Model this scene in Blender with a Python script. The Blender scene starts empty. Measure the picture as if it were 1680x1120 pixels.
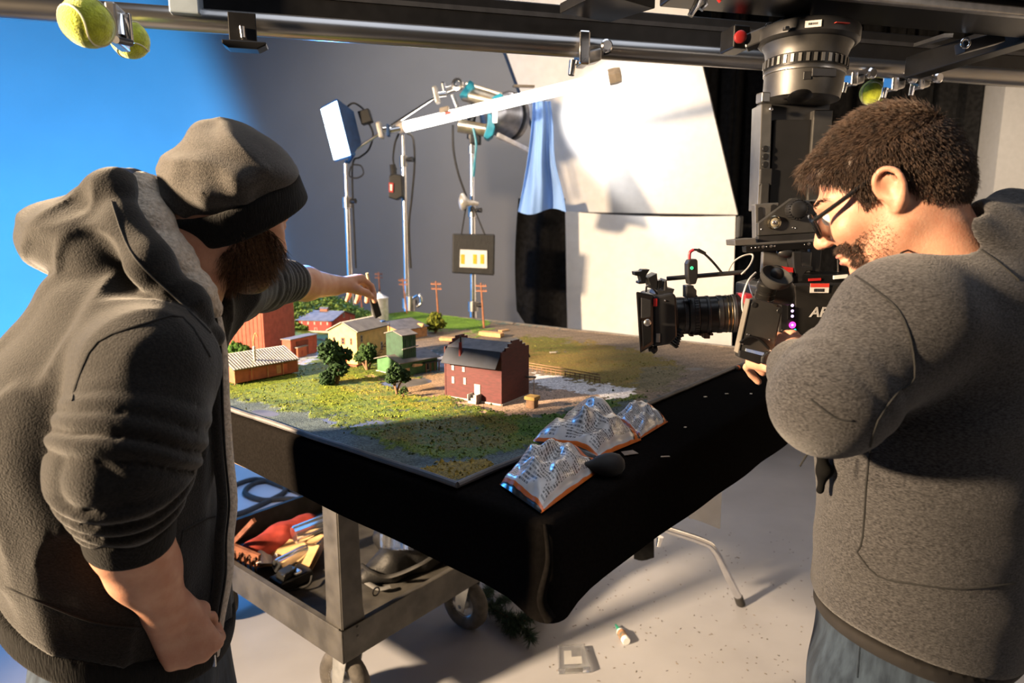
import bpy, bmesh, math, random
import numpy as np
from mathutils import Vector, Matrix, noise as mnoise
random.seed(7); np.random.seed(7)
S = bpy.context.scene
C = S.collection
V = Vector
# ---------------------------------------------------------------- camera
F_PX = 1060.0; PITCH = math.radians(9.3); EYE = 1.5
cam_d = bpy.data.cameras.new('camera'); cam = bpy.data.objects.new('camera', cam_d); C.objects.link(cam)
cam_d.sensor_width = 36.0; cam_d.lens = F_PX / 1680.0 * 36.0
cam_d.clip_start = 0.02; cam_d.clip_end = 60
cam.location = (0, 0, EYE); cam.rotation_euler = (math.pi / 2 - PITCH, 0, 0)
cam_d.dof.use_dof = True; cam_d.dof.focus_distance = 1.25; cam_d.dof.aperture_fstop = 4.5
S.camera = cam
# ---------------------------------------------------------------- colour management
vs = S.view_settings
vs.view_transform = 'Standard'; vs.look = 'None'; vs.exposure = 0.0; vs.gamma = 1.0
vs.use_curve_mapping = False
# ---------------------------------------------------------------- world: dim studio ambience
W = bpy.data.worlds.new('studio_world'); S.world = W; W.use_nodes = True
bg = W.node_tree.nodes['Background']
bg.inputs[0].default_value = (0.85, 0.88, 1.0, 1); bg.inputs[1].default_value = 0.03

def area_lamp(name, loc, target, size, power, color, spread=180, sy=None):
    d = bpy.data.lights.new(name, 'AREA'); o = bpy.data.objects.new(name, d); C.objects.link(o)
    d.shape = 'RECTANGLE'; d.size = size; d.size_y = sy or size; d.energy = power; d.color = color
    d.spread = math.radians(spread)
    o.location = loc
    o.rotation_euler = (V(target) - V(loc)).to_track_quat('-Z', 'Y').to_euler()
    return o

# warm key lamp far to the left, raking across the miniature set
area_lamp('key_lamp', (-3.0, 0.12, 2.15), (0.0, 1.75, 1.15), 0.24, 165, (1.0, 0.73, 0.46), 78)
# added cool fill from overhead, no ceiling light is known there
area_lamp('overhead_fill', (0.3, 1.2, 3.4), (0.3, 1.6, 0), 2.2, 22, (0.82, 0.88, 1.0), 160)
# added unseen fill that takes the blue tint off the back wall
area_lamp('back_wall_fill', (-0.3, 3.75, 3.45), (-0.3, 5.0, 1.3), 1.6, 26, (1.0, 0.90, 0.80), 120, 0.2)
# added unseen warm fill to brighten the right-hand wall
area_lamp('right_wall_fill', (2.2, 3.0, 2.8), (3.42, 3.95, 1.8), 0.3, 26, (1.0, 0.82, 0.60), 80)
# faint warm fill added behind the camera, no real fixture
area_lamp('rear_fill', (2.6, -1.2, 2.3), (0.4, 1.6, 0.8), 0.9, 5, (1.0, 0.86, 0.74), 140)

# blue-gelled floor lamp behind the person in the beanie, washing the cyclorama
bl_d = bpy.data.lights.new('blue_wash_lamp', 'SPOT'); bl_o = bpy.data.objects.new('blue_wash_lamp', bl_d); C.objects.link(bl_o)
bl_d.energy = 2000; bl_d.color = (0.055, 0.42, 1.0); bl_d.spot_size = math.radians(104); bl_d.spot_blend = 0.22; bl_d.shadow_soft_size = 0.08
bl_o.location = (-2.4, 2.2, 0.75); bl_o.rotation_euler = V((-0.62, 0.79, 0.10)).to_track_quat('-Z', 'Y').to_euler()
# ---------------------------------------------------------------- pixel helpers (1680x1120 frame) -> points in the place
def ray(x, y):
    u = (x - 840) / F_PX; v = -(y - 560) / F_PX
    return V((u, math.cos(PITCH) + v * math.sin(PITCH), -math.sin(PITCH) + v * math.cos(PITCH)))
def P(x, y, Y):
    d = ray(x, y); return V((0, 0, EYE)) + d * (Y / d.y)
def PZ(x, y, z):
    d = ray(x, y); return V((0, 0, EYE)) + d * ((z - EYE) / d.z)

# ---------------------------------------------------------------- materials
def _mix(nt, a, b, fac):
    n = nt.nodes.new('ShaderNodeMix'); n.data_type = 'RGBA'
    n.inputs['A'].default_value = (*a, 1); n.inputs['B'].default_value = (*b, 1)
    nt.links.new(fac, n.inputs['Factor']); return n.outputs['Result']
MATS = {}
def mat(name, col, rough=0.6, metal=0.0, var=0.12, scale=30, bump=0.0, bscale=None, emit=None, estr=0,
        alpha=None, trans=0.0, sheen=0.0, spec=0.5, coat=0.0, col2=None, sss=0.0, stretch=None):
    if name in MATS: return MATS[name]
    m = bpy.data.materials.new(name); m.use_nodes = True; nt = m.node_tree
    b = nt.nodes['Principled BSDF']
    b.inputs['Roughness'].default_value = rough; b.inputs['Metallic'].default_value = metal
    b.inputs['Specular IOR Level'].default_value = spec
    if sheen: b.inputs['Sheen Weight'].default_value = sheen; b.inputs['Sheen Roughness'].default_value = 0.5
    if coat: b.inputs['Coat Weight'].default_value = coat
    if trans: b.inputs['Transmission Weight'].default_value = trans
    if sss:
        b.inputs['Subsurface Weight'].default_value = sss; b.inputs['Subsurface Radius'].default_value = (0.012, 0.005, 0.003)
        b.inputs['Subsurface Scale'].default_value = 0.6
    if alpha is not None: b.inputs['Alpha'].default_value = alpha
    tc = nt.nodes.new('ShaderNodeTexCoord'); co = tc.outputs['Object']
    if stretch:
        mp = nt.nodes.new('ShaderNodeMapping'); mp.inputs['Scale'].default_value = stretch
        nt.links.new(co, mp.inputs[0]); co = mp.outputs[0]
    no = nt.nodes.new('ShaderNodeTexNoise'); no.inputs['Scale'].default_value = scale; no.inputs['Detail'].default_value = 5
    nt.links.new(co, no.inputs['Vector'])
    c2 = col2 or tuple(max(0, c * (1 - var * 2)) for c in col)
    c1 = col if col2 else tuple(min(1, c * (1 + var)) for c in col)
    if var or col2:
        rp = nt.nodes.new('ShaderNodeMapRange'); rp.inputs[1].default_value = 0.35; rp.inputs[2].default_value = 0.65
        nt.links.new(no.outputs['Fac'], rp.inputs[0])
        nt.links.new(_mix(nt, c1, c2, rp.outputs[0]), b.inputs['Base Color'])
    else: b.inputs['Base Color'].default_value = (*col, 1)
    if bump:
        nb = nt.nodes.new('ShaderNodeTexNoise'); nb.inputs['Scale'].default_value = bscale or scale * 4; nb.inputs['Detail'].default_value = 4
        nt.links.new(co, nb.inputs['Vector'])
        bp = nt.nodes.new('ShaderNodeBump'); bp.inputs['Strength'].default_value = bump; bp.inputs['Distance'].default_value = 0.004
        nt.links.new(nb.outputs['Fac'], bp.inputs['Height']); nt.links.new(bp.outputs[0], b.inputs['Normal'])
    if emit:
        b.inputs['Emission Color'].default_value = (*emit, 1); b.inputs['Emission Strength'].default_value = estr
    MATS[name] = m; return m
def srgb(r, g, b):
    f = lambda c: (c / 255 / 12.92) if c <= 10 else ((c / 255 + 0.055) / 1.055) ** 2.4
    return (f(r), f(g), f(b))

# ---------------------------------------------------------------- objects
ORG = {}
def thing(name, label, cat, loc, group=None):
    o = bpy.data.objects.new(name, None); C.objects.link(o); o.location = loc
    o.empty_display_size = 0.05
    tag(o, label, cat, group); ORG[o] = V(loc); return o
def tag(o, label=None, cat=None, group=None, kind=None):
    if label: o['label'] = label
    if cat: o['category'] = cat
    if group: o['group'] = group
    if kind: o['kind'] = kind
    return o
def obj(name, verts, faces, m, parent=None, smooth=False, bevel=0, loc=None, mats=None, fmi=None, auto=None, seg=2):
    me = bpy.data.meshes.new(name)
    org = ORG[parent] if parent is not None else (V(loc) if loc is not None else V((0, 0, 0)))
    if isinstance(verts, np.ndarray): vv = (verts - np.array(org)[None]).tolist()
    else: vv = [tuple(V(v) - org) for v in verts]
    me.from_pydata(vv, [], faces if isinstance(faces, list) else faces.tolist())
    for mm in (mats or [m]): me.materials.append(mm)
    if fmi is not None: me.polygons.foreach_set('material_index', fmi)
    if smooth: me.polygons.foreach_set('use_smooth', [True] * len(me.polygons))
    me.validate(); me.update()
    if smooth and auto is not None: me.set_sharp_from_angle(angle=math.radians(auto))
    o = bpy.data.objects.new(name, me); C.objects.link(o)
    if parent is not None: o.parent = parent; ORG[o] = ORG[parent]
    else: o.location = org; ORG[o] = org
    if bevel:
        bm = o.modifiers.new('bevel', 'BEVEL'); bm.width = bevel; bm.segments = seg; bm.limit_method = 'ANGLE'; bm.angle_limit = math.radians(40)
        bm.use_clamp_overlap = True
    return o
def frame_from(d):
    d = V(d).normalized()
    a = V((0, 0, 1)) if abs(d.z) < 0.9 else V((1, 0, 0))
    x = d.cross(a).normalized(); y = x.cross(d).normalized()
    return x, y, d
class MB:
    def __init__(s): s.v = []; s.f = []; s.mi = []; s.cur = 0
    def add(s, vs, fs):
        k = len(s.v); s.v += [V(q) for q in vs]; s.f += [[k + i for i in f] for f in fs]; s.mi += [s.cur] * len(fs); return s
    def use(s, i): s.cur = i; return s
    def obox(s, o, a, b, c):                     # corner + three edge vectors
        o = V(o); a = V(a); b = V(b); c = V(c)
        if a.cross(b).dot(c) < 0: a, b = b, a
        return s.add([o, o + a, o + a + b, o + b, o + c, o + a + c, o + a + b + c, o + b + c],
                     [(0, 3, 2, 1), (4, 5, 6, 7), (0, 1, 5, 4), (1, 2, 6, 5), (2, 3, 7, 6), (3, 0, 4, 7)])
    def cbox(s, c, X, Y, Z, sx, sy, sz):         # centre, axes, sizes
        X = V(X).normalized() * sx; Y = V(Y).normalized() * sy; Z = V(Z).normalized() * sz
        return s.obox(V(c) - X / 2 - Y / 2 - Z / 2, X, Y, Z)
    def box(s, c, sx, sy, sz): return s.cbox(c, (1, 0, 0), (0, 1, 0), (0, 0, 1), sx, sy, sz)
    def bar(s, p, q, w, h, up=(0, 0, 1)):        # rectangular bar between two points
        p = V(p); q = V(q); d = (q - p); x = d.cross(V(up))
        if x.length < 1e-6: x = d.cross(V((1, 0, 0)))
        x = x.normalized(); y = x.cross(d).normalized()
        return s.obox(p - x * w / 2 - y * h / 2, x * w, y * h, d)
    def tube(s, pts, r, seg=10, closed=False, flat=None):
        pts = [V(p) for p in pts]; n = len(pts)
        rs = r if isinstance(r, (list, tuple)) else [r] * n
        vs = []; fs = []; px = None
        for i, p in enumerate(pts):
            if closed: d = pts[(i + 1) % n] - pts[i - 1]
            else: d = pts[min(i + 1, n - 1)] - pts[max(i - 1, 0)]
            d = d.normalized() if d.length > 1e-9 else V((0, 0, 1))
            if px is None: px = frame_from(d)[0]
            px = (px - d * px.dot(d)); px = px.normalized() if px.length > 1e-6 else frame_from(d)[0]
            py = d.cross(px)
            for k in range(seg):
                a = 2 * math.pi * k / seg
                vs.append(p + px * (math.cos(a) * rs[i]) + py * (math.sin(a) * rs[i] * (flat or 1)))
        m = n if closed else n - 1
        for i in range(m):
            for k in range(seg):
                a = i * seg + k; b = i * seg + (k + 1) % seg; c = ((i + 1) % n) * seg + (k + 1) % seg; d = ((i + 1) % n) * seg + k
                fs.append((a, b, c, d))
        if not closed:
            fs.append(tuple(range(seg))[::-1]); fs.append(tuple((n - 1) * seg + k for k in range(seg)))
        return s.add(vs, fs)
    def cyl(s, p, q, r, r2=None, seg=20): return s.tube([p, q], [r, r if r2 is None else r2], seg)
    def lathe(s, prof, o, axis, seg=28, close=True, X=None):   # prof: (radius, height)
        x, y, d = frame_from(axis); o = V(o)
        if X is not None: x = V(X).normalized(); y = d.cross(x)
        vs = []; fs = []; n = len(prof)
        for (r, h) in prof:
            for k in range(seg):
                a = 2 * math.pi * k / seg; vs.append(o + d * h + x * (math.cos(a) * r) + y * (math.sin(a) * r))
        for i in range(n - 1):
            for k in range(seg):
                fs.append((i * seg + k, i * seg + (k + 1) % seg, (i + 1) * seg + (k + 1) % seg, (i + 1) * seg + k))
        if close:
            fs.append(tuple(range(seg))[::-1]); fs.append(tuple((n - 1) * seg + k for k in range(seg)))
        return s.add(vs, fs)
    def prism(s, poly, o, X, Y, Z):              # polygon (x, y) in the X/Y plane, pushed along vector Z
        o = V(o); X = V(X); Y = V(Y); Z = V(Z); n = len(poly)
        ar = sum(poly[i][0] * poly[(i + 1) % n][1] - poly[(i + 1) % n][0] * poly[i][1] for i in range(n))
        flip = (ar > 0) != (X.cross(Y).dot(Z) > 0)
        a = [o + X * p[0] + Y * p[1] for p in poly]; b = [q + Z for q in a]
        fs = [tuple(range(n))[::-1], tuple(range(n, 2 * n))] + [(i, (i + 1) % n, n + (i + 1) % n, n + i) for i in range(n)]
        if flip: fs = [f[::-1] for f in fs]
        return s.add(a + b, fs)
    def ell(s, c, r, seg=20, rings=12, R=None):
        c = V(c); r = r if isinstance(r, (tuple, list)) else (r, r, r); vs = []; fs = []
        for i in range(rings + 1):
            t = math.pi * i / rings
            for k in range(seg):
                a = 2 * math.pi * k / seg
                q = V((r[0] * math.sin(t) * math.cos(a), r[1] * math.sin(t) * math.sin(a), r[2] * math.cos(t)))
                vs.append(c + (R @ q if R is not None else q))
        for i in range(rings):
            for k in range(seg): fs.append((i * seg + k, (i + 1) * seg + k, (i + 1) * seg + (k + 1) % seg, i * seg + (k + 1) % seg))
        return s.add(vs, fs)
    def grid(s, fn, nu, nv, wu=False):
        vs = [fn(i / (nu if wu else nu - 1), j / (nv - 1)) for i in range(nu) for j in range(nv)]; fs = []
        for i in range(nu if wu else nu - 1):
            for j in range(nv - 1):
                a = i * nv + j; b = ((i + 1) % nu) * nv + j; fs.append((a, b, b + 1, a + 1))
        return s.add(vs, fs)
    def sheet(s, fn, nu, nv, t):                 # closed thin sheet: fn(u, v) -> point, thickness t along the normal
        pts = [[V(fn(i / (nu - 1), j / (nv - 1))) for j in range(nv)] for i in range(nu)]
        top = []; bot = []
        for i in range(nu):
            for j in range(nv):
                du = pts[min(i + 1, nu - 1)][j] - pts[max(i - 1, 0)][j]; dv = pts[i][min(j + 1, nv - 1)] - pts[i][max(j - 1, 0)]
                n = du.cross(dv); n = n.normalized() if n.length > 1e-12 else V((0, 0, 1))
                top.append(pts[i][j] + n * t / 2); bot.append(pts[i][j] - n * t / 2)
        N = nu * nv; fs = []
        for i in range(nu - 1):
            for j in range(nv - 1):
                a = i * nv + j; b = a + nv
                fs.append((a, b, b + 1, a + 1)); fs.append((N + a, N + a + 1, N + b + 1, N + b))
        for j in range(nv - 1):
            fs.append((j, j + 1, N + j + 1, N + j)); k = (nu - 1) * nv + j; fs.append((k + 1, k, N + k, N + k + 1))
        for i in range(nu - 1):
            a = i * nv; fs.append((a + nv, a, N + a, N + a + nv)); b = i * nv + nv - 1; fs.append((b, b + nv, N + b + nv, N + b))
        return s.add(top + bot, fs)
    def build(s, name, m=None, parent=None, smooth=False, bevel=0, loc=None, mats=None, auto=40, seg=2):
        return obj(name, s.v, s.f, m, parent, smooth, bevel, loc, mats, s.mi if mats else None, auto if smooth else None, seg)
def bez(p0, p1, p2, p3, n=16):
    p0, p1, p2, p3 = map(V, (p0, p1, p2, p3)); out = []
    for i in range(n + 1):
        t = i / n; u = 1 - t; out.append(p0 * u**3 + p1 * (3 * u * u * t) + p2 * (3 * u * t * t) + p3 * t**3)
    return out
def spline(pts, n=8):                            # Catmull-Rom through points
    pts = [V(p) for p in pts]; q = [pts[0]] + pts + [pts[-1]]; out = []
    for i in range(1, len(q) - 2):
        for k in range(n):
            t = k / n; a, b, c, d = q[i - 1], q[i], q[i + 1], q[i + 2]
            out.append(0.5 * ((2 * b) + (c - a) * t + (2 * a - 5 * b + 4 * c - d) * t * t + (3 * b - a - 3 * c + d) * t**3))
    out.append(pts[-1]); return out

# ---------------------------------------------------------------- signed-distance modelling (numpy surface nets)
def A3(v): return np.array(v, dtype=np.float32)
def smin(a, b, k):
    h = np.clip(0.5 + 0.5 * (b - a) / k, 0, 1); return b * (1 - h) + a * h - k * h * (1 - h)
def smax(a, b, k): return -smin(-a, -b, k)
def s_cap(p, a, b, r0, r1=None):
    a = A3(a); b = A3(b); r1 = r0 if r1 is None else r1
    ba = b - a; pa = p - a; h = np.clip(pa @ ba / max(1e-9, float(ba @ ba)), 0, 1)
    return np.linalg.norm(pa - h[:, None] * ba, axis=1) - (r0 + (r1 - r0) * h)
def s_sph(p, c, r): return np.linalg.norm(p - A3(c), axis=1) - r
def s_ell(p, c, r, R=None):                      # R: 3 axes as rows
    q = p - A3(c)
    if R is not None: q = q @ np.array(R, dtype=np.float32).T
    r = A3(r); k0 = np.linalg.norm(q / r, axis=1); k1 = np.linalg.norm(q / (r * r), axis=1)
    return k0 * (k0 - 1) / np.maximum(k1, 1e-6)
def s_ecap(p, a, b, fdir, ra, rb):               # elliptical tapered capsule; ra/rb = (front, side) radii
    a = A3(a); b = A3(b); ba = b - a; L = float(np.linalg.norm(ba)); d = ba / L
    f = A3(fdir); f = f - d * (f @ d); f /= np.linalg.norm(f); s = np.cross(d, f)
    pa = p - a; t = pa @ d; h = np.clip(t / L, 0, 1); ov = t - h * L
    r1 = ra[0] + (rb[0] - ra[0]) * h; r2 = ra[1] + (rb[1] - ra[1]) * h; rm = np.minimum(r1, r2)
    k = np.sqrt((pa @ f / r1) ** 2 + (pa @ s / r2) ** 2 + (ov / rm) ** 2)
    return (k - 1) * rm
def s_poly(p, pts, rs, k=0.01):
    d = None
    for i in range(len(pts) - 1):
        e = s_cap(p, pts[i], pts[i + 1], rs[i], rs[i + 1]); d = e if d is None else smin(d, e, k)
    return d
def wob(p, sc, seed, n=4):                       # cheap smooth noise from warped sines, about -1..1
    rg = np.random.RandomState(seed); o = 0
    for i in range(n):
        w = (rg.normal(size=3) * sc).astype(np.float32); a = np.float32(rg.uniform(0, 6.28)); w2 = (rg.normal(size=3) * sc * 0.6).astype(np.float32); o = o + np.sin(p @ w + a + np.float32(0.8) * np.sin(p @ w2))
    return o / n * 1.3
def sdf_mesh(fn, lo, hi, h, coarse=4):
    lo = A3(lo); hi = A3(hi); n = np.ceil((hi - lo) / h).astype(int); n = ((n + coarse - 1) // coarse) * coarse + 1
    H = h * coarse; nc = (n - 1) // coarse
    g = np.stack(np.meshgrid(*[np.arange(k) for k in nc], indexing='ij'), -1).reshape(-1, 3)
    dc = fn((lo + (g + 0.5) * H).astype(np.float32)).reshape(nc)
    D = np.repeat(np.repeat(np.repeat(dc, coarse, 0), coarse, 1), coarse, 2).astype(np.float32)
    D = np.pad(D, ((0, 1), (0, 1), (0, 1)), mode='edge')
    near = np.abs(dc) < H * 1.9
    near = np.repeat(np.repeat(np.repeat(near, coarse, 0), coarse, 1), coarse, 2); near = np.pad(near, ((0, 1),) * 3, mode='edge')
    ii = np.argwhere(near)
    for s0 in range(0, len(ii), 400000):
        q = ii[s0:s0 + 400000]; D[q[:, 0], q[:, 1], q[:, 2]] = fn((lo + q * h).astype(np.float32))
    D[0] = np.maximum(D[0], 1e-4); D[-1] = np.maximum(D[-1], 1e-4); D[:, 0] = np.maximum(D[:, 0], 1e-4); D[:, -1] = np.maximum(D[:, -1], 1e-4)
    D[:, :, 0] = np.maximum(D[:, :, 0], 1e-4); D[:, :, -1] = np.maximum(D[:, :, -1], 1e-4)
    neg = D < 0; m = tuple(k - 1 for k in D.shape)
    cs = np.zeros(m, np.int8)
    for a in (0, 1):
        for b in (0, 1):
            for c in (0, 1): cs += neg[a:a + m[0], b:b + m[1], c:c + m[2]]
    act = (cs > 0) & (cs < 8); ci = np.argwhere(act); idx = -np.ones(m, np.int64); idx[act] = np.arange(len(ci))
    acc = np.zeros((len(ci), 3), np.float32); cnt = np.zeros(len(ci), np.float32)
    off = [(a, b, c) for a in (0, 1) for b in (0, 1) for c in (0, 1)]
    for i in range(8):
        for j in range(i + 1, 8):
            if sum(abs(off[i][k] - off[j][k]) for k in range(3)) != 1: continue
            A = ci + off[i]; B = ci + off[j]; da = D[A[:, 0], A[:, 1], A[:, 2]]; db = D[B[:, 0], B[:, 1], B[:, 2]]
            x = (da < 0) != (db < 0); t = np.where(x, da / np.where(x, da - db, 1), 0)
            acc += np.where(x[:, None], (np.array(off[i]) + t[:, None] * (np.array(off[j]) - np.array(off[i]))), 0); cnt += x
    vs = lo + (ci + acc / cnt[:, None]) * h
    faces = []
    for ax in range(3):
        u, w = (ax + 1) % 3, (ax + 2) % 3
        sl = [slice(None)] * 3; s2 = [slice(None)] * 3; sl[ax] = slice(0, -1); s2[ax] = slice(1, None)
        for k in (u, w): sl[k] = slice(1, -1); s2[k] = slice(1, -1)
        na = neg[tuple(sl)]; nb = neg[tuple(s2)]
        e = np.argwhere(na != nb)
        if not len(e): continue
        fl = na[e[:, 0], e[:, 1], e[:, 2]]
        e = e.copy(); e[:, u] += 1; e[:, w] += 1
        def cell(du, dw):
            q = e.copy(); q[:, u] -= du; q[:, w] -= dw; return idx[q[:, 0], q[:, 1], q[:, 2]]
        qd = np.stack([cell(1, 1), cell(0, 1), cell(0, 0), cell(1, 0)], 1)
        qd[~fl] = qd[~fl][:, ::-1]; faces.append(qd)
    return vs.astype(np.float64), np.concatenate(faces)
def culled(p, fn, c, R, r):                      # evaluate a costly field only near its centre
    d = np.linalg.norm(p - A3(c), axis=1) - r; k = d < R - r
    if k.any(): d[k] = fn(p[k])
    return d
def relax(v, f, n):                              # light Laplacian smoothing
    e = np.concatenate([f[:, [0, 1]], f[:, [1, 2]], f[:, [2, 3]], f[:, [3, 0]]]); e = np.concatenate([e, e[:, ::-1]]); k = len(v)
    cnt = np.bincount(e[:, 0], minlength=k)[:, None]
    for _ in range(n):
        a = np.stack([np.bincount(e[:, 0], weights=v[e[:, 1], i], minlength=k) for i in range(3)], 1) / np.maximum(cnt, 1); v = v * .45 + a * .55
    return v
def sdf_obj(name, fn, lo, hi, h, m, parent=None, sm=2, **kw):
    v, f = sdf_mesh(fn, lo, hi, h); v = relax(v, f, sm); return obj(name, v, f, m, parent, smooth=True, **kw)
# ================================================================ the studio
M_floor = mat('white_floor_paint', (0.35, 0.355, 0.385), 0.42, var=0.05, scale=3, bump=0.03, bscale=60)
M_wall = mat('grey_wall_paint', (0.165, 0.165, 0.172), 0.8, var=0.03, scale=2, bump=0.03, bscale=90)
M_black_cloth = mat('black_duvetyne', (0.006, 0.006, 0.0065), 0.95, var=0.25, scale=40, bump=0.25, bscale=900, spec=0.1)
M_white_cloth = mat('white_muslin', (0.86, 0.85, 0.83), 0.9, var=0.02, scale=20, bump=0.06, bscale=500, spec=0.2)
M_chrome = mat('chrome', (0.80, 0.80, 0.82), 0.18, 1.0, var=0.03)
M_alu = mat('brushed_aluminium', (0.46, 0.45, 0.44), 0.34, 1.0, var=0.08, scale=60)
M_black_pl = mat('black_plastic', (0.012, 0.012, 0.013), 0.42, var=0.1)
M_black_metal = mat('black_anodised', (0.016, 0.016, 0.017), 0.32, 0.6, var=0.1)
M_rubber = mat('black_rubber', (0.02, 0.019, 0.018), 0.75, var=0.15)
M_darkgrey = mat('dark_grey_metal', (0.055, 0.055, 0.058), 0.42, 0.7, var=0.1)
M_red_pl = mat('red_plastic', (0.45, 0.02, 0.02), 0.4)
M_white_pl = mat('white_plastic', (0.78, 0.77, 0.75), 0.45, var=0.03)
M_steel_dull = mat('worn_grey_steel', (0.082, 0.077, 0.070), 0.5, 0.35, var=0.18, scale=14, bump=0.05, bscale=120)

def structure(o): o['kind'] = 'structure'; return o
mb = MB(); mb.obox((-7, -3.0, -0.06), (12, 0, 0), (0, 9, 0), (0, 0, 0.06))
structure(mb.build('floor', M_floor))
# painted cyclorama: back wall, rounded corner, left wall, as a solid shell
def cyc():
    pts = []
    pts.append((3.55, 5.0))
    for i in range(13):
        a = math.pi / 2 + math.pi / 2 * i / 12; pts.append((-2.55 + 1.3 * math.cos(a), 3.70 + 1.3 * math.sin(a)))
    pts.append((-3.85, -3.0)); return pts
pp = cyc(); m2 = MB(); n = len(pp)
inn = [V((x, y, 0)) for x, y in pp]; Hh = 3.7
out = []
for i, q in enumerate(inn):
    d = (inn[min(i + 1, n - 1)] - inn[max(i - 1, 0)]).normalized(); out.append(q + V((d.y, -d.x, 0)) * 0.12)
m2.add(inn + [q + V((0, 0, Hh)) for q in inn] + out + [q + V((0, 0, Hh)) for q in out],
       [f for i in range(n - 1) for f in ((i, i + 1, n + i + 1, n + i), (2 * n + i + 1, 2 * n + i, 3 * n + i, 3 * n + i + 1), (n + i, n + i + 1, 3 * n + i + 1, 3 * n + i))])
structure(m2.build('wall_back', M_wall, smooth=True, auto=30))
M_beige = mat('beige_wall_paint', (0.62, 0.57, 0.50), 0.8, var=0.03, scale=2)
M_pier = mat('grey_pier_paint', (0.16, 0.16, 0.165), 0.8, var=0.03)
structure(MB().obox((3.42, -3.0, 0), (0.12, 0, 0), (0, 8.0, 0), (0, 0, 3.7)).build('wall_right', M_beige))
structure(MB().obox((3.20, 4.40, 0), (0.22, 0, 0), (0, 0.2, 0), (0, 0, 3.7)).build('trim_1', M_pier))

# black drapes along the back, one cloth with vertical folds
def drape_cloth(name, label, x0, x1, y, z0, z1, waves, amp, seed, cat='curtain', m=M_black_cloth):
    rg = random.Random(seed); ph = [rg.uniform(0, 6.28) for _ in range(4)]
    def fn(u, v):
        x = x0 + (x1 - x0) * u; k = u * waves * 2 * math.pi
        a = amp * (0.6 + 0.4 * v)
        return V((x + 0.012 * math.sin(k * 2 + ph[1]), y + a * math.sin(k + ph[0] + 0.4 * math.sin(k * .37 + ph[2])) + a * .4 * math.sin(k * 2.3 + ph[3]), z0 + (z1 - z0) * v))
    o = MB().sheet(fn, int(waves * 12), 8, 0.006).build(name, m, None, True, auto=80); tag(o, label, cat); return o
drape_cloth('black_curtain', 'tall black pleated curtain across the back, right of the white reflector', 1.05, 3.28, 4.62, 0.02, 3.5, 12, 0.05, 3)

# tilted white reflector frame with cloth, and white sheet hanging below it
def quad_sheet(c00, c10, c11, c01, nu, nv, t, sag=None):
    def fn(u, v):
        q = (c00 * (1 - u) + c10 * u) * (1 - v) + (c01 * (1 - u) + c11 * u) * v
        return q + (sag(u, v) if sag else V((0, 0, 0)))
    return MB().sheet(fn, nu, nv, t)
bl = P(926, 347, 4.35); br = P(1210, 352, 4.22); tl = P(770, -80, 3.80); tr = P(1110, -70, 3.68)
refl = thing('reflector_frame', 'large tilted white reflector cloth leaning in front of the black curtain', 'reflector', (br + bl) / 2)
quad_sheet(bl, br, tr, tl, 26, 30, 0.004, lambda u, v: V((0, 0.012 * math.sin(v * 9 + u * 4) * math.sin(u * math.pi), 0))).build('cloth', M_white_cloth, refl, True, auto=80)
fm = MB()
for p, q in ((bl, br), (br, tr), (tr, tl), (tl, bl)): fm.bar(p + V((0, 0.03, 0)), q + V((0, 0.03, 0)), 0.025, 0.025)
fm.build('frame', M_darkgrey, refl, bevel=0.002)
b2l = P(936, 640, 4.20); b2r = P(1198, 640, 4.18); t2l = P(924, 346, 4.25); t2r = P(1207, 354, 4.15)
o = quad_sheet(b2l, b2r, t2r, t2l, 40, 24, 0.003, lambda u, v: V((0, 0.003 * math.sin(u * 26) * (1 - v) + 0.006 * math.sin(u * 7), -0.018 * math.sin(u * math.pi) * v ** 6))).build('white_sheet', M_white_cloth, None, True, auto=80)
tag(o, 'white sheet hanging straight down below the tilted reflector', 'sheet')
# clip holding the sheet corner
cl = MB(); q = P(1213, 372, 4.08)
cl.cbox(q, (1, 0, .2), (0, 1, 0), (0, 0, 1), 0.03, 0.05, 0.13)
tag(cl.build('spring_clip', M_black_pl, bevel=0.008), 'black spring clip at the right corner of the white sheet', 'clip')

# black flag cloth hanging by the reflector
def flag_fn(u, v):
    xl = [850, 849, 847, 868][0] ; L = 851 - 6 * math.sin(v * 3) + (18 * max(0, v - 0.86) / 0.14) ** 1.0
    Rr = 927 + 3 * v
    x = L + (Rr - L) * u; y = 325 + (540 - 325) * v + 6 * math.sin(u * 3) * (v > .9)
    return P(x, y, 4.10 + 0.03 * math.sin(u * 8 + v * 2))
tag(MB().sheet(flag_fn, 20, 22, 0.006).build('black_flag', M_black_cloth, None, True, auto=80), 'black cloth flag hanging below the pale blue fabric, beside the white sheet', 'flag')
# ================================================================ table, miniature board
ZT = 1.094; ZB = 1.10
BC = V((-0.089, 1.0, 0)); AX = V((0.632, 0.775, 0)).normalized(); BX = V((-AX.y, AX.x, 0))
def B(s, t, z=ZB): return V((BC.x, BC.y, 0)) + AX * s + BX * t + V((0, 0, z))
def toB(p): d = V((p[0] - BC.x, p[1] - BC.y, 0)); return d.dot(AX), d.dot(BX)
S0, S1, T0, T1 = -0.015, 1.66, -0.197, 1.92
tbl = thing('work_table', 'wide work table under a heavy black cloth, carrying the miniature landscape', 'table', B((S0 + S1) / 2, (T0 + T1) / 2, 0.93))
MB().obox(B(S0 + .03, T0 + .03, 0.955), AX * (S1 - S0 - .06), BX * (T1 - T0 - .06), (0, 0, 0.125)).build('tabletop', mat('plywood', (0.30, 0.2, 0.11), 0.7, var=0.2, scale=8), tbl, bevel=0.004)
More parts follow.
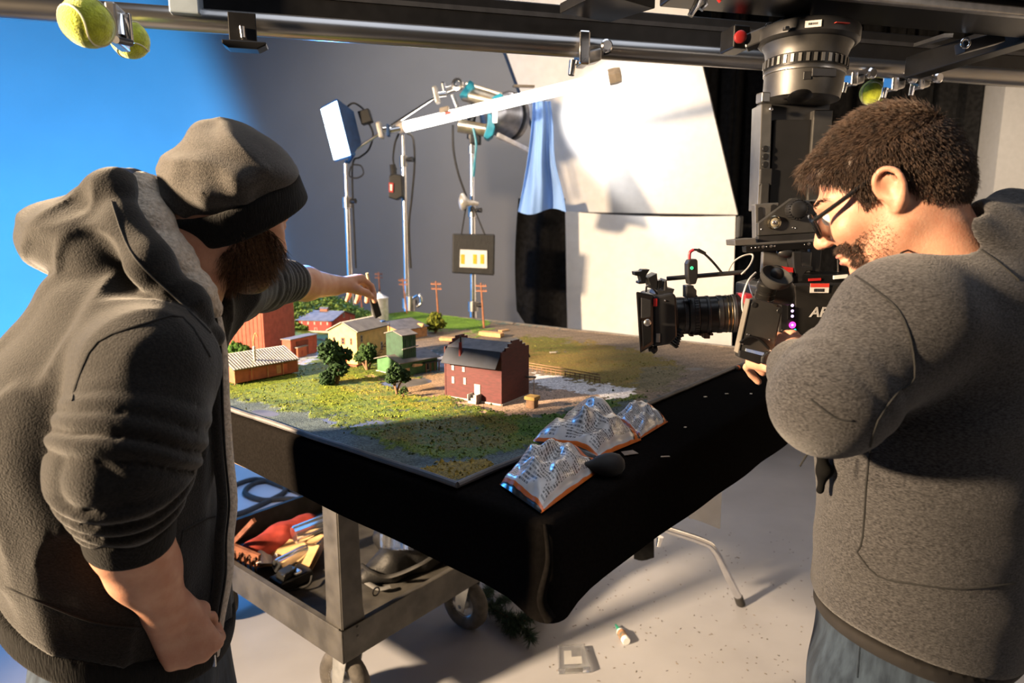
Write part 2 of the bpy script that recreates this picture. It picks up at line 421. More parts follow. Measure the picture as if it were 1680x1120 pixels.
# cloth: rounded rectangle perimeter path, top and skirt
def rr_path(r=0.025, n=7):
    cs = [(S0 + r, T0 + r, math.pi), (S1 - r, T0 + r, 1.5 * math.pi), (S1 - r, T1 - r, 0), (S0 + r, T1 - r, .5 * math.pi)]
    out = []
    cs = [((S0 + r, T0 + r), math.pi, 1.5 * math.pi), ((S1 - r, T0 + r), 1.5 * math.pi, 2 * math.pi), ((S1 - r, T1 - r), 0, .5 * math.pi), ((S0 + r, T1 - r), .5 * math.pi, math.pi)]
    corners = []
    for (c, a0, a1) in cs:
        arc = [((c[0] + r * math.cos(a0 + (a1 - a0) * i / n), c[1] + r * math.sin(a0 + (a1 - a0) * i / n)), (math.cos(a0 + (a1 - a0) * i / n), math.sin(a0 + (a1 - a0) * i / n)), 1.0) for i in range(n + 1)]
        corners.append(arc)
    for k in range(4):
        out += corners[k]; p = corners[k][-1]; q = corners[(k + 1) % 4][0]
        for i in range(1, 40):
            t = i / 40; out.append(((p[0][0] + (q[0][0] - p[0][0]) * t, p[0][1] + (q[0][1] - p[0][1]) * t), p[1], 0.0))
    return out
path = rr_path(); mb = MB(); NP_ = len(path); prof = 14; vs = []; fs = []
for i, (c, nrm, iscor) in enumerate(path):
    s, t = c
    drop = 0.140 + 0.032 * max(0, min(1, (s - S0) / 1.2)) if t < T0 + .03 else 0.115
    if s < S0 + .03: drop = 0.140 - 0.03 * min(1, (t - T0) / 0.9)
    dcor = math.hypot(s - S0, t - T0); dip = math.exp(-(dcor / 0.06) ** 2)
    drop += 0.008 * dip
    w = 0.002 * math.sin(i * 0.3) + mnoise.noise(V((s * 5, t * 5, 0))) * 0.006
    for k in range(prof + 1):
        if k <= 4:
            a = math.pi / 2 * k / 4; off = -0.014 + 0.014 * math.sin(a); z = ZT - 0.014 + 0.014 * math.cos(a)
        else:
            g = (k - 4) / (prof - 4); off = g * (w + 0.014 * dip) + 0.002; z = ZT - 0.014 - (drop - 0.014) * g + 0.002 * mnoise.noise(V((s * 7, t * 7, 4))) * g
        vs.append(B(s + nrm[0] * off, t + nrm[1] * off, z))
for i in range(NP_):
    for k in range(prof):
        a = i * (prof + 1) + k; b = ((i + 1) % NP_) * (prof + 1) + k; fs.append((a, a + 1, b + 1, b))
fs.append(tuple(i * (prof + 1) for i in range(NP_)))
# inner side of the skirt
k0 = len(vs)
for i, (c, nrm, _) in enumerate(path):
    vs.append(vs[i * (prof + 1) + prof] - (AX * nrm[0] + BX * nrm[1]) * 0.006); vs.append(B(c[0] - nrm[0] * .02, c[1] - nrm[1] * .02, ZT - .02))
for i in range(NP_):
    j = (i + 1) % NP_
    fs.append((i * (prof + 1) + prof, k0 + 2 * i, k0 + 2 * j, j * (prof + 1) + prof)); fs.append((k0 + 2 * i, k0 + 2 * i + 1, k0 + 2 * j + 1, k0 + 2 * j))
mb.add(vs, fs)
M_felt = mat('black_felt_cloth', (0.0075, 0.0067, 0.0063), 0.95, var=0.10, scale=180, bump=0.3, bscale=900, spec=0.0)
mb.build('cloth', M_felt, tbl, True, auto=60)
# corner fold ridge of the cloth
fold = spline([B(S0 + .004, T0 + .012, ZT - .003), B(S0 - .008, T0 - .004, ZT - .05), B(S0 - .012, T0 + .005, ZT - .11), B(S0 - .006, T0 - .006, ZT - .140)], 6)
MB().tube(fold, [0.003 + 0.007 * i / len(fold) for i in range(len(fold))], 10).build('cloth_fold', M_felt, tbl, True)

# ---------------------------------------------------------------- miniature landscape board
BS, BT = 1.56, 1.86
board = thing('landscape_board', 'model landscape board with grass, dirt roads and painted ground', 'diorama', B(BS / 2, BT / 2, ZT))
M_boardedge = mat('board_edge_grey', (0.09, 0.085, 0.085), 0.6, var=0.2, scale=20)
def pxof(X, Y, Z):
    q0 = X; q1 = Y; q2 = Z - EYE
    fw = q1 * math.cos(PITCH) - q2 * math.sin(PITCH); up = q1 * math.sin(PITCH) + q2 * math.cos(PITCH)
    return 840 + F_PX * q0 / fw, 560 - F_PX * up / fw
def inpoly(x, y, poly):
    r = np.zeros(np.shape(x), bool); n = len(poly)
    for i in range(n):
        x0, y0 = poly[i]; x1, y1 = poly[(i + 1) % n]
        if y0 == y1: continue
        c = ((y0 > y) != (y1 > y)) & (x < (x1 - x0) * (y - y0) / (y1 - y0) + x0); r ^= c
    return r
hstep = 0.0045; ns_, nt_ = int(BS / hstep), int(BT / hstep)
sg, tg = np.meshgrid(np.linspace(0, BS, ns_), np.linspace(0, BT, nt_), indexing='ij')
Xg = BC.x + AX.x * sg + BX.x * tg; Yg = BC.y + AX.y * sg + BX.y * tg
def nz2(sc, seed, n=4):
    rg = np.random.RandomState(seed); o = 0
    for i in range(n):
        w = rg.normal(size=2) * sc; w2 = rg.normal(size=2) * sc * .7
        o = o + np.sin(Xg * w[0] + Yg * w[1] + rg.uniform(0, 6.3) + 1.2 * np.sin(Xg * w2[0] + Yg * w2[1] + rg.uniform(0, 6)))
    return o / n
ux, uy = pxof(Xg, Yg, ZB)
jx = ux + 14 * nz2(40, 1) + 11 * nz2(140, 2); jy = uy + 5 * nz2(40, 3) + 5 * nz2(140, 4) + 2.5 * nz2(420, 8)
fine = nz2(300, 5) + .7 * np.random.RandomState(3).normal(size=sg.shape) * .5; mid = nz2(60, 6); big = nz2(14, 7)
col = np.zeros(sg.shape + (3,)); hgt = np.zeros(sg.shape)
c_teal = np.array(srgb(92, 104, 104)); c_teal2 = np.array(srgb(62, 74, 76))
k = np.clip(.5 + .5 * mid, 0, 1)[..., None]; col[:] = c_teal * k + c_teal2 * (1 - k)
GR = np.zeros(sg.shape)                                  # grass density
def zone(poly, ca, cb, grass=0.0, h=0.0, thr=None, mixn=None):
    m = inpoly(jx, jy, poly)
    if thr is not None: m &= (mid + .5 * fine + .3 * big > thr)
    kk = np.clip(.5 + .6 * (mixn if mixn is not None else (mid * .6 + fine * .6)), 0, 1)[..., None]
    cc = np.array(srgb(*ca)) * kk + np.array(srgb(*cb)) * (1 - kk)
    col[m] = cc[m]; GR[m] = grass; hgt[m] += h
    return m
# far ground: dirt and dry grass
zone([(690, 520), (1260, 565), (1250, 620), (1050, 660), (860, 640), (700, 560)], (138, 122, 106), (100, 90, 82))
zone([(838, 556), (960, 560), (1060, 578), (1120, 600), (1060, 640), (960, 625), (860, 600)], (110, 104, 48), (128, 104, 56), .35)
zone([(850, 552), (930, 556), (960, 575), (880, 580)], (96, 104, 42), (110, 98, 48), .4)
zone([(1060, 600), (1130, 600), (1100, 640), (1040, 640)], (92, 88, 60), (120, 110, 88), .15)
# back-left green field and hill
m_hill = zone([(100, 440), (760, 440), (690, 530), (560, 560), (340, 600), (100, 600)], (118, 132, 62), (84, 108, 48), .5)
zone([(640, 505), (800, 525), (790, 552), (720, 556), (640, 545)], (112, 148, 52), (92, 130, 44), .8)
# main grass band
zone([(350, 590), (470, 575), (560, 585), (640, 600), (750, 640), (830, 675), (900, 690), (1010, 650), (1065, 648), (1020, 664), (960, 690), (905, 712), (870, 735), (820, 742), (760, 752), (700, 750), (640, 732), (570, 704), (500, 676), (430, 660), (350, 652)], (106, 114, 42), (60, 86, 36), .9, 0, -.75)
zone([(350, 600), (480, 590), (560, 600), (700, 640), (745, 668), (720, 690), (600, 686), (500, 660), (350, 645)], (124, 132, 44), (78, 104, 34), 1.0, 0, -.9)
zone([(540, 612), (640, 625), (740, 660), (760, 680), (640, 668), (560, 640)], (142, 134, 50), (100, 112, 40), 1.0, 0, -.3)
zone([(590, 690), (800, 680), (850, 700), (830, 738), (740, 740), (640, 725)], (112, 102, 48), (70, 82, 42), .8, 0, -.15)
zone([(850, 690), (960, 672), (1000, 655), (1020, 660), (960, 692), (890, 722), (850, 716)], (72, 104, 42), (52, 80, 38), 1.0, 0, -.8)
zone([(684, 772), (740, 758), (795, 752), (815, 765), (785, 780), (735, 789)], (146, 122, 48), (104, 90, 40), 1.0, 0, -.9)
# dirt yards and roads
zone([(590, 612), (640, 622), (735, 612), (748, 650), (690, 652), (640, 634)], (164, 136, 104), (128, 106, 82))
zone([(820, 650), (862, 640), (990, 636), (1000, 645), (950, 662), (905, 680), (840, 680), (790, 672), (735, 656)], (176, 150, 130), (150, 128, 110))
zone([(640, 545), (760, 540), (790, 545), (700, 575), (650, 572)], (150, 132, 112), (120, 106, 92))
zone([(430, 565), (520, 575), (505, 600), (440, 605)], (168, 150, 132), (150, 130, 110))
zone([(480, 590), (520, 570), (528, 586), (500, 600)], (150, 160, 180), (150, 160, 180))
# pale road strips, grey and near white
zone([(700, 577), (745, 582), (745, 600), (700, 597)], (160, 162, 172), (140, 142, 152))
zone([(866, 610), (1052, 640), (1040, 646), (1010, 655), (872, 628)], (226, 224, 226), (206, 204, 208))
# heights
ss = lambda x: np.clip(x, 0, 1) ** 2 * (3 - 2 * np.clip(x, 0, 1))
hill = .125 * ss((tg - 1.62) / .22) * ss((1.34 - sg) / .34) * (1 + .06 * mid)
hgt += hill
hgt += np.clip(GR, 0, 1) * (0.003 + 0.0011 * nz2(420, 15) + .0016 * mid) + .002 * big
edge = np.minimum(np.minimum(sg, tg), np.minimum(BS - sg, BT - tg)); hgt *= np.where(tg > 1.5, 1, np.clip(edge / .02, 0, 1))
hgt += 0.004 * np.exp(-(edge / .006) ** 2)                # curled rim
HG = hgt
def ground(p):
    s, t = toB(p); i = int(round(s / BS * (ns_ - 1))); j = int(round(t / BT * (nt_ - 1)))
    i = min(max(i, 0), ns_ - 1); j = min(max(j, 0), nt_ - 1); return ZB + float(HG[i, j])
def GP(px, py):                                          # pixel -> point on the terrain surface
    q = PZ(px, py, ZB)
    for _ in range(4): q = PZ(px, py, ground(q))
    return q
vsT = np.stack([Xg, Yg, ZB + hgt], -1).reshape(-1, 3)
ii = np.arange(ns_ * nt_).reshape(ns_, nt_)
fT = np.stack([ii[:-1, :-1], ii[1:, :-1], ii[1:, 1:], ii[:-1, 1:]], -1).reshape(-1, 4)
def vcol_mat(name, rough=0.85, bump=0.5, bscale=700, sc=500, lo=0.55, hi=1.35):
    m = bpy.data.materials.new(name); m.use_nodes = True; nt = m.node_tree; b = nt.nodes['Principled BSDF']
    b.inputs['Roughness'].default_value = rough; b.inputs['Specular IOR Level'].default_value = 0.25
    at = nt.nodes.new('ShaderNodeAttribute'); at.attribute_name = 'Col'
    no = nt.nodes.new('ShaderNodeTexNoise'); no.inputs['Scale'].default_value = sc; no.inputs['Detail'].default_value = 6
    tc = nt.nodes.new('ShaderNodeTexCoord'); nt.links.new(tc.outputs['Object'], no.inputs['Vector'])
    mr = nt.nodes.new('ShaderNodeMapRange'); mr.inputs[1].default_value = .3; mr.inputs[2].default_value = .7; mr.inputs[3].default_value = lo; mr.inputs[4].default_value = hi
    nt.links.new(no.outputs['Fac'], mr.inputs[0])
    mx = nt.nodes.new('ShaderNodeVectorMath'); mx.operation = 'MULTIPLY'
    cb = nt.nodes.new('ShaderNodeCombineXYZ')
    for i in range(3): nt.links.new(mr.outputs[0], cb.inputs[i])
    nt.links.new(at.outputs['Color'], mx.inputs[0]); nt.links.new(cb.outputs[0], mx.inputs[1]); nt.links.new(mx.outputs[0], b.inputs['Base Color'])
    bp = nt.nodes.new('ShaderNodeBump'); bp.inputs['Strength'].default_value = bump; bp.inputs['Distance'].default_value = .003
    n2 = nt.nodes.new('ShaderNodeTexNoise'); n2.inputs['Scale'].default_value = bscale; n2.inputs['Detail'].default_value = 3
    nt.links.new(tc.outputs['Object'], n2.inputs['Vector']); nt.links.new(n2.outputs['Fac'], bp.inputs['Height']); nt.links.new(bp.outputs[0], b.inputs['Normal'])
    return m
def set_vcol(o, cols):
    at = o.data.color_attributes.new('Col', 'FLOAT_COLOR', 'POINT')
    c4 = np.ones((len(cols), 4), np.float32); c4[:, :3] = cols; at.data.foreach_set('color', c4.ravel())
M_terr = vcol_mat('painted_terrain', .85, .9, 380, 240, .42, 1.5); M_leaf = vcol_mat('model_foliage', .9, .3, 900, 400, .6, 1.4)
terr = obj('terrain', vsT, fT, M_terr, board, smooth=True); set_vcol(terr, col.reshape(-1, 3))
mb = MB(); e = 0.004
mb.obox(B(0, 0, ZT), AX * BS, BX * BT, (0, 0, ZB - ZT - .001))
mb.build('baseboard', M_boardedge, board)
rim = MB(); w = .005
for (p, q) in (((-w, -w), (BS + w, -w)), ((BS + w, -w), (BS + w, BT + w)), ((BS + w, BT + w), (-w, BT + w)), ((-w, BT + w), (-w, -w))):
    pts = [B(p[0] + (q[0] - p[0]) * i / 40, p[1] + (q[1] - p[1]) * i / 40, ZB + .003 + .002 * mnoise.noise(V((i * .3, p[0], p[1])))) for i in range(41)]
    rim.tube(pts, .0055, 8)
rim.build('curled_rim', M_boardedge, board, True)
# foam grass clumps (uncountable scatter)
rg = np.random.RandomState(11)
flat_i = rg.randint(0, ns_ * nt_, 260000); dens = GR.reshape(-1)[flat_i]; nearw = np.clip((2.4 - Yg.reshape(-1)[flat_i]) / 1.2, .25, 1)
keep = rg.uniform(size=len(flat_i)) < dens * nearw * .34 * np.clip(.5 + .9 * mid.reshape(-1)[flat_i], .1, 1.2)
fi = flat_i[keep]
bx = rg.randint(0, ns_ * nt_, 60000); pxx = ux.reshape(-1)[bx]; pyy = uy.reshape(-1)[bx]
kb = (GR.reshape(-1)[bx] == 0) & (rg.uniform(size=len(bx)) < .05) & (pyy > 640) & (mid.reshape(-1)[bx] > -.1)
nfoam = len(fi); fi = np.concatenate([fi, bx[kb]])
base = vsT[fi]; bc = col.reshape(-1, 3)[fi] * np.where(rg.uniform(size=(len(fi), 1)) < .16, .35, rg.uniform(.65, 1.35, (len(fi), 1))); bc[nfoam:] = np.array(srgb(58, 68, 40)) * rg.uniform(.6, 1.3, (len(fi) - nfoam, 1))
N = len(fi); size = rg.gamma(3, .00036, N)[:, None] + .0005
octv = np.array([[1, 0, 0], [0, 1, 0], [-1, 0, 0], [0, -1, 0], [0, 0, 1.2], [0, 0, -.6]])
vv = base[:, None, :] + octv[None] * size[:, None, :] * rg.uniform(.5, 1.5, (N, 6, 1)) + rg.normal(size=(N, 6, 3)) * size[:, None, :] * .25
ff = np.array([[0, 1, 4], [1, 2, 4], [2, 3, 4], [3, 0, 4], [1, 0, 5], [2, 1, 5], [3, 2, 5], [0, 3, 5]])
fa = (np.arange(N)[:, None, None] * 6 + ff[None]).reshape(-1, 3)
gr = obj('grass_clumps', vv.reshape(-1, 3), fa, M_leaf, board, smooth=False); set_vcol(gr, np.repeat(bc, 6, 0)); gr['kind'] = 'stuff'
# ================================================================ people
def lerp(a, b, t): return a + (b - a) * t
class Frame:                                             # local head frame: x = own left/right, y = forward, z = up
    def __init__(s, c, fwd, up=(0, 0, 1), k=1.0):
        s.k = k; s.c = V(c); s.f = V(fwd).normalized(); s.x = s.f.cross(V(up)).normalized(); s.u = s.x.cross(s.f).normalized()
        s.R = np.array([s.x, s.f, s.u], dtype=np.float32)
    def w(s, x, y, z): return s.c + (s.x * x + s.f * y + s.u * z) * s.k
    def wp(s, a): return (a * s.k) @ s.R + np.array(s.c)
    def wv(s, a): return a @ s.R
    def loc(s, p): return (p - A3(s.c)) @ s.R.T / np.float32(s.k)
EARP = [tuple(v) for v in spline([(.078, .005, -.002), (.084, .006, .014), (.089, -.002, .028), (.092, -.016, .032), (.093, -.028, .020), (.090, -.028, .000), (.085, -.019, -.017), (.080, -.008, -.028)], 4)]
def head_sdf(q, ear=True):
    """human head in local metres: ears at z=0, face towards +y"""
    ax = np.abs(q[:, 0]); m = np.stack([ax, q[:, 1], q[:, 2]], 1)
    d = s_ell(m, (0, -.014, .032), (.076, .098, .092))
    d = smin(d, s_ell(m, (0, .030, -.028), (.060, .064, .082)), .03)
    d = smin(d, s_cap(m, (.052, -.005, -.052), (.016, .066, -.098), .019, .017), .025)       # jaw
    d = smin(d, s_ell(m, (0, .074, -.096), (.022, .019, .018)), .02)                          # chin
    d = smin(d, s_ell(m, (.040, .062, -.022), (.026, .026, .026)), .02)                       # cheek
    d = smin(d, s_cap(m, (.010, .090, .030), (.040, .072, .028), .010, .010), .014)           # brow
    d = smax(d, -s_ell(m, (.032, .099, .006), (.020, .014, .012)), .012)                      # eye socket
    d = smin(d, s_ell(m, (.031, .078, .006), (.0125, .0125, .0125)), .003)                    # lid over eyeball
    d = smin(d, s_cap(m, (0, .090, .016), (0, .114, -.026), .0085, .0115), .010)              # nose
    d = smin(d, s_ell(m, (.0105, .103, -.031), (.0085, .0105, .0075)), .006)
    d = smin(d, s_ell(m, (0, .091, -.058), (.024, .011, .0065)), .005)                        # lips
    d = smin(d, s_ell(m, (0, .089, -.0705), (.020, .0115, .0075)), .005)
    d = smax(d, -s_cap(m, (0, .106, -.0645), (.022, .094, -.0645), .0022, .0015), .003)
    if ear:
        e = s_ell(m, (.080, -.012, .002), (.0085, .017, .030))
        e = smin(e, s_poly(m, EARP, [.0044 if i < 18 else .0044 + .0026 * (i - 18) / 10 for i in range(len(EARP))], .002), .004)
        e = smax(e, -s_ell(m, (.093, -.009, .004), (.011, .010, .016)), .004)
        d = smin(d, e, .006)
    return d
def hand_caps(o, A, N, T, bends, thumb, sc=1.0, splay=(.10, .02, -.05, -.13)):
    o = V(o); A = V(A).normalized(); N = V(N); N = (N - A * N.dot(A)).normalized(); T = V(T); T = (T - A * T.dot(A) - N * T.dot(N)).normalized()
    caps = []; off = (.032, .011, -.010, -.029); base = (.018, .006, -.006, -.017); ln = ((.044, .026, .021), (.048, .030, .022), (.044, .028, .022), (.035, .022, .019)); rr = (.0098, .0102, .0096, .0086)
    al = (.090, .094, .090, .083)
    for i in range(4):
        m = o + (A * al[i] + T * off[i] - N * (.003 * abs(i - 1))) * sc
        caps.append((o + T * base[i] * sc, m, .0165 * sc, .0125 * sc, 'palm'))
        th = 0; p = m
        for j in range(3):
            th += math.radians(bends[i][j]); d = A * math.cos(th) - N * math.sin(th) + T * splay[i]; d.normalize()
            q = p + d * ln[i][j] * sc; caps.append((p, q, rr[i] * (1 - .07 * j) * sc, rr[i] * (1 - .07 * (j + 1)) * sc, 'f')); p = q
    pts = [o + (A * a + T * t + N * n) * sc for a, t, n in thumb]; rt = [.017, .0125, .011, .0092]
    for i in range(len(pts) - 1): caps.append((pts[i], pts[i + 1], rt[i] * sc, rt[i + 1] * sc, 'palm' if i == 0 else 'f'))
    return caps
def hand_sdf(p, caps, c):
    ctr = sum((a for a, *_ in caps), V((0, 0, 0))) / len(caps)
    return culled(p, lambda x: hand_core(x, caps), ctr, .145, .09)
def hand_core(p, caps):
    palm = None; d = None
    for (a, b, r0, r1, k) in caps:
        e = s_cap(p, a, b, r0, r1)
        if k == 'palm': palm = e if palm is None else smin(palm, e, .014)
        else: d = e if d is None else smin(d, e, .0022)
    return smin(palm, d, .006)
def trace(fn, pix, t0=.3, lim=2.5, off=0.0):             # where lines of sight meet a surface
    D = np.array([ray(x, y).normalized() for x, y in pix], dtype=np.float32); o = A3((0, 0, EYE)); t = np.full(len(D), t0, np.float32)
    for _ in range(50): t = np.minimum(t + np.maximum(fn(o + D * t[:, None]) * .8, 0), lim)
    return [V(q) if k < lim - .01 else None for q, k in zip((o + D * (t - off)[:, None]).tolist(), t)]
def surf_line(fn, pxs, n=8, off=0.0005):
    pxs = [tuple(v)[:2] for v in spline([(x, y, 0) for x, y in pxs], 3)]; n = max(3, n // 3)
    pix = [(lerp(pxs[i][0], pxs[i + 1][0], k / n), lerp(pxs[i][1], pxs[i + 1][1], k / n)) for i in range(len(pxs) - 1) for k in range(n)]
    return [q for q in trace(fn, pix, off=off) if q is not None]
def strands(name, roots, dirs, nrm, length, rad, m, parent, bend=.5, seed=1, jit=.25):
    rg = np.random.RandomState(seed); n = len(roots); roots = np.array(roots); dirs = np.array(dirs); nrm = np.array(nrm)
    dirs = dirs + rg.normal(size=dirs.shape) * jit; dirs /= np.linalg.norm(dirs, axis=1)[:, None]
    L = (length * rg.uniform(.6, 1.25, n))[:, None] if np.isscalar(length) else (np.array(length) * rg.uniform(.6, 1.2, n))[:, None]
    p0 = roots - nrm * .002; p1 = roots + dirs * L * .5 + nrm * L * .10; p2 = roots + dirs * L + nrm * L * (.10 - .12 * bend)
    a = np.cross(dirs, nrm); a /= np.maximum(np.linalg.norm(a, axis=1)[:, None], 1e-6); b = nrm
    vs = np.zeros((n, 7, 3))
    for k in range(3):
        an = 2 * math.pi * k / 3; o = a * math.cos(an) + b * math.sin(an)
        vs[:, k] = p0 + o * rad; vs[:, 3 + k] = p1 + o * rad * .8
    vs[:, 6] = p2
    ff = np.array([[0, 1, 4, 3], [1, 2, 5, 4], [2, 0, 3, 5]]); f3 = np.array([[3, 4, 6], [4, 5, 6], [5, 3, 6]])
    k = np.arange(n)[:, None, None] * 7
    fl = (k + ff[None]).reshape(-1, 4).tolist() + (k + f3[None]).reshape(-1, 3).tolist()
    return obj(name, vs.reshape(-1, 3), fl, m, parent, smooth=True)
def grad(fn, p, e=.002):
    g = np.stack([fn(p + A3([e if k == i else 0 for k in range(3)])) - fn(p - A3([e if k == i else 0 for k in range(3)])) for i in range(3)], 1)
    return g / np.maximum(np.linalg.norm(g, axis=1)[:, None], 1e-6)
def proj_surf(fn, p, it=6):
    for _ in range(it): p = p - grad(fn, p) * fn(p)[:, None] * .9
    return p.astype(np.float32)
def skin_mat(name, col, col2):
    return mat(name, col, 0.48, var=0, col2=col2, scale=35, bump=0.12, bscale=350, sss=0.25, spec=0.4)
M_skin = skin_mat('skin_light', (0.56, 0.31, 0.21), (0.47, 0.225, 0.145))
def fabric(name, a, b, scale=350, bump=.35, stretch=None, sheen=.25, rough=.95):
    return mat(name, a, rough, var=0, col2=b, scale=scale, bump=bump, bscale=scale * 1.5, spec=.15, sheen=sheen, stretch=stretch)
M_fleece = fabric('charcoal_fleece', (0.0145, 0.0130, 0.0115), (0.0056, 0.0052, 0.0048), 260)
M_rib = fabric('black_rib_knit', (0.010, 0.010, 0.010), (0.006, 0.006, 0.006), 300, .6, (1, 1, .15), sheen=.05)
M_sherpa = mat('cream_sherpa_pile', (0.60, 0.52, 0.43), .95, var=0, col2=(0.42, 0.36, 0.29), scale=160, bump=.9, bscale=220, spec=.1, sheen=.3)
M_beanie = fabric('grey_wool_beanie', (0.070, 0.063, 0.057), (0.030, 0.028, 0.025), 420, .5)
M_denim = fabric('blue_denim', (0.034, 0.050, 0.074), (0.014, 0.021, 0.033), 60, .3, (1, 1, .25), sheen=.1)
M_heather = mat('grey_heather_knit', (0.066, 0.064, 0.066), .95, var=0, col2=(0.015, 0.0146, 0.0155), scale=230, bump=.5, bscale=330, spec=.12, sheen=.2, stretch=(1, 1, 3.0))
M_beard = mat('brown_beard', (0.12, 0.062, 0.030), .6, var=.35, scale=200, spec=.3)
M_hair = mat('dark_brown_hair', (0.055, 0.032, 0.020), .55, var=.35, scale=120, spec=.4)
M_stitch = mat('dark_seam', (0.012, 0.012, 0.012), .9)
M_stitch_tan = mat('tan_stitching', (0.30, 0.22, 0.12), .8)
M_shoe = mat('dark_shoe_leather', (0.02, 0.018, 0.017), .5)

# ---------------------------------------------------------------- person with the beanie
pA = thing('person', 'person in dark fleece-lined hoodie and grey beanie reaching over the miniature town', 'person', (-0.66, 1.02, 0))
hA = Frame(P(381, 345, 1.07), V((.58, .70, -.42)), k=.90)
armN = [P(247, 600, .87), P(225, 690, .835), P(200, 768, .805), P(213, 872, .835)]
armF = [P(380, 478, 1.18), P(425, 463, 1.34), P(474, 461, 1.5)]
wristN = P(274, 1000, .89); wristF = P(548, 468, 1.71)
handN = hand_caps(wristN, P(313, 1068, .905) - wristN, (.50, -.84, .05), (.86, .48, .2), [(62, 95, 55), (66, 98, 55), (70, 100, 55), (74, 100, 55)],
                  [(.012, .016, -.006), (.040, .034, -.022), (.066, .030, -.042), (.080, .010, -.050)], 1.04)
AF = P(594, 452, 1.84) - wristF; NF = V((-.30, -.38, .88))
handF = hand_caps(wristF, AF, NF, AF.cross(NF), [(42, 48, 30), (34, 62, 35), (34, 66, 40), (32, 66, 40)],
                  [(.012, .016, -.006), (.045, .040, -.028), (.078, .046, -.046), (.104, .038, -.058)], .96)
def bodyA(p):
    d = culled(p, lambda x: head_sdf(hA.loc(x)) * hA.k, hA.c, .17, .10)
    d = smin(d, s_cap(p, hA.w(0, -.030, -.04), P(292, 480, 1.04), .056, .066), .03)
    d = smin(d, s_ecap(p, (-.63, 1.02, .95), (-.60, 1.02, 1.30), (1, 0, 0), (.10, .14), (.09, .13)), .04)
    d = smin(d, s_poly(p, [(-.58, 1.0, 1.34)] + [armN[0], armN[2], P(215, 885, .84), P(236, 932, .862), wristN], [.05, .05, .043, .049, .0455, .030], .02), .02)
    d = smin(d, s_poly(p, [(-.58, 1.05, 1.36)] + [armF[0], armF[1], armF[2], P(500, 465, 1.58), wristF], [.05, .045, .04, .0405, .040, .027], .02), .02)
    d = smin(d, hand_sdf(p, handN, wristN), .012)
    d = smin(d, hand_sdf(p, handF, wristF), .012)
    return d
sdf_obj('body', bodyA, (-.86, .76, .78), (-.28, 1.98, 1.76), .0032, M_skin, pA)
def sleeve_ridges(p, pts, lam, amp, seed):
    # crumpled rings along a pushed-up sleeve
    best = None; L0 = 0
    for i in range(len(pts) - 1):
        a = A3(pts[i]); b = A3(pts[i + 1]); ba = b - a; L = float(np.linalg.norm(ba)); h = np.clip((p - a) @ ba / (L * L), 0, 1)
        dd = np.linalg.norm(p - a - h[:, None] * ba, axis=1); s = L0 + h * L
        if best is None: best = dd; par = s
        else: k = dd < best; par = np.where(k, s, par); best = np.minimum(best, dd)
        L0 += L
    w = wob(p, 14, seed) * 1.5 + wob(p, 34, seed + 5) * .35
    t = np.clip(par / L0, 0, 1)
    return amp * np.sqrt(np.abs(np.sin(par / lam * math.pi + w * .8)) + .02) * np.clip((t - .12) * 2.4, .06, 1)
hemA = lambda p: p[:, 2] - (.835 + .50 * (-.48 - p[:, 0]))          # top of the rib band
def torsoA(p):
    d = s_ecap(p, (-.645, .995, .84), (-.650, .99, 1.20), (.97, -.24, 0), (.158, .17), (.165, .18))
    d = smin(d, s_ecap(p, (-.650, .99, 1.20), (-.595, 1.02, 1.36), (.97, -.24, 0), (.165, .18), (.110, .155)), .05)
    return d
def hoodA(p):
    d = s_ell(p, P(150, 385, 1.04), (.085, .105, .052), [(.95, 0, .30), (0, 1, 0), (-.30, 0, .95)])
    d = smin(d, s_ell(p, P(215, 415, 1.04), (.11, .135, .075), [(.9, 0, -.42), (0, 1, 0), (.42, 0, .9)]), .05)
    d = smin(d, s_ell(p, P(100, 383, 1.02), (.040, .072, .040)), .012)
    hole = s_cap(p, P(300, 445, 1.05), P(330, 300, 1.06), .094, .13)
    d = smax(d, -hole, .02)
    d = smin(d, s_poly(p, [P(150, 338, .99), P(186, 316, .97), P(202, 362, .945), P(248, 432, .915), P(306, 502, .925), P(348, 552, .960)], [.030, .026, .026, .026, .024, .018], .02), .02)
    d = smin(d, s_poly(p, [P(190, 316, .97), P(216, 303, 1.06), P(258, 322, 1.15), P(325, 420, 1.2)], [.026, .024, .026, .03], .02), .02)
    return d
def hoodieA(p):
    d = torsoA(p)
    d = smin(d, s_cap(p, (-.60, 1.0, 1.34), armN[0], .105, .088), .05)
    d = smin(d, s_cap(p, (-.60, 1.04, 1.365), armF[0], .080, .055), .05)
    folds = .004 * wob(p * A3((1, 1, .45)), 15, 4) + .0022 * wob(p * A3((1, 1, .6)), 42, 9) - .008 * np.clip(1 - 1.6 * np.abs(wob(p * A3((1.3, 1.3, .30)), 26, 17)), 0, 1) ** 1.5 + .004
    d = d + folds
    d = smax(d, -hemA(p), .006)
    armS = armN[:3] + [P(210, 846, .828)]
    sl = s_poly(p, armS, [.092, .086, .074, .060], .03) - sleeve_ridges(p, armS, .027, .015, 3) + .009
    ca = A3(armN[2]); cb_ = A3(armN[3]); cd = (cb_ - ca) / np.linalg.norm(cb_ - ca); sl = smax(sl, (p - A3(armS[3])) @ cd - .010, .01)
    sf = s_poly(p, armF, [.054, .054, .045], .03) - sleeve_ridges(p, armF, .028, .009, 8) + .004
    d = smin(d, sl, .018); d = smin(d, sf, .02)
    d = smin(d, hoodA(p) + .0035 * wob(p, 34, 12) - .006 * np.clip(1 - 2.4 * np.abs(wob(p, 24, 19)), 0, 1) ** 1.5, .008)
    # open at the neck, at the cuffs
    d = smax(d, -s_cap(p, P(305, 462, 1.03), P(345, 330, 1.05), .074, .10), .012)
    return d
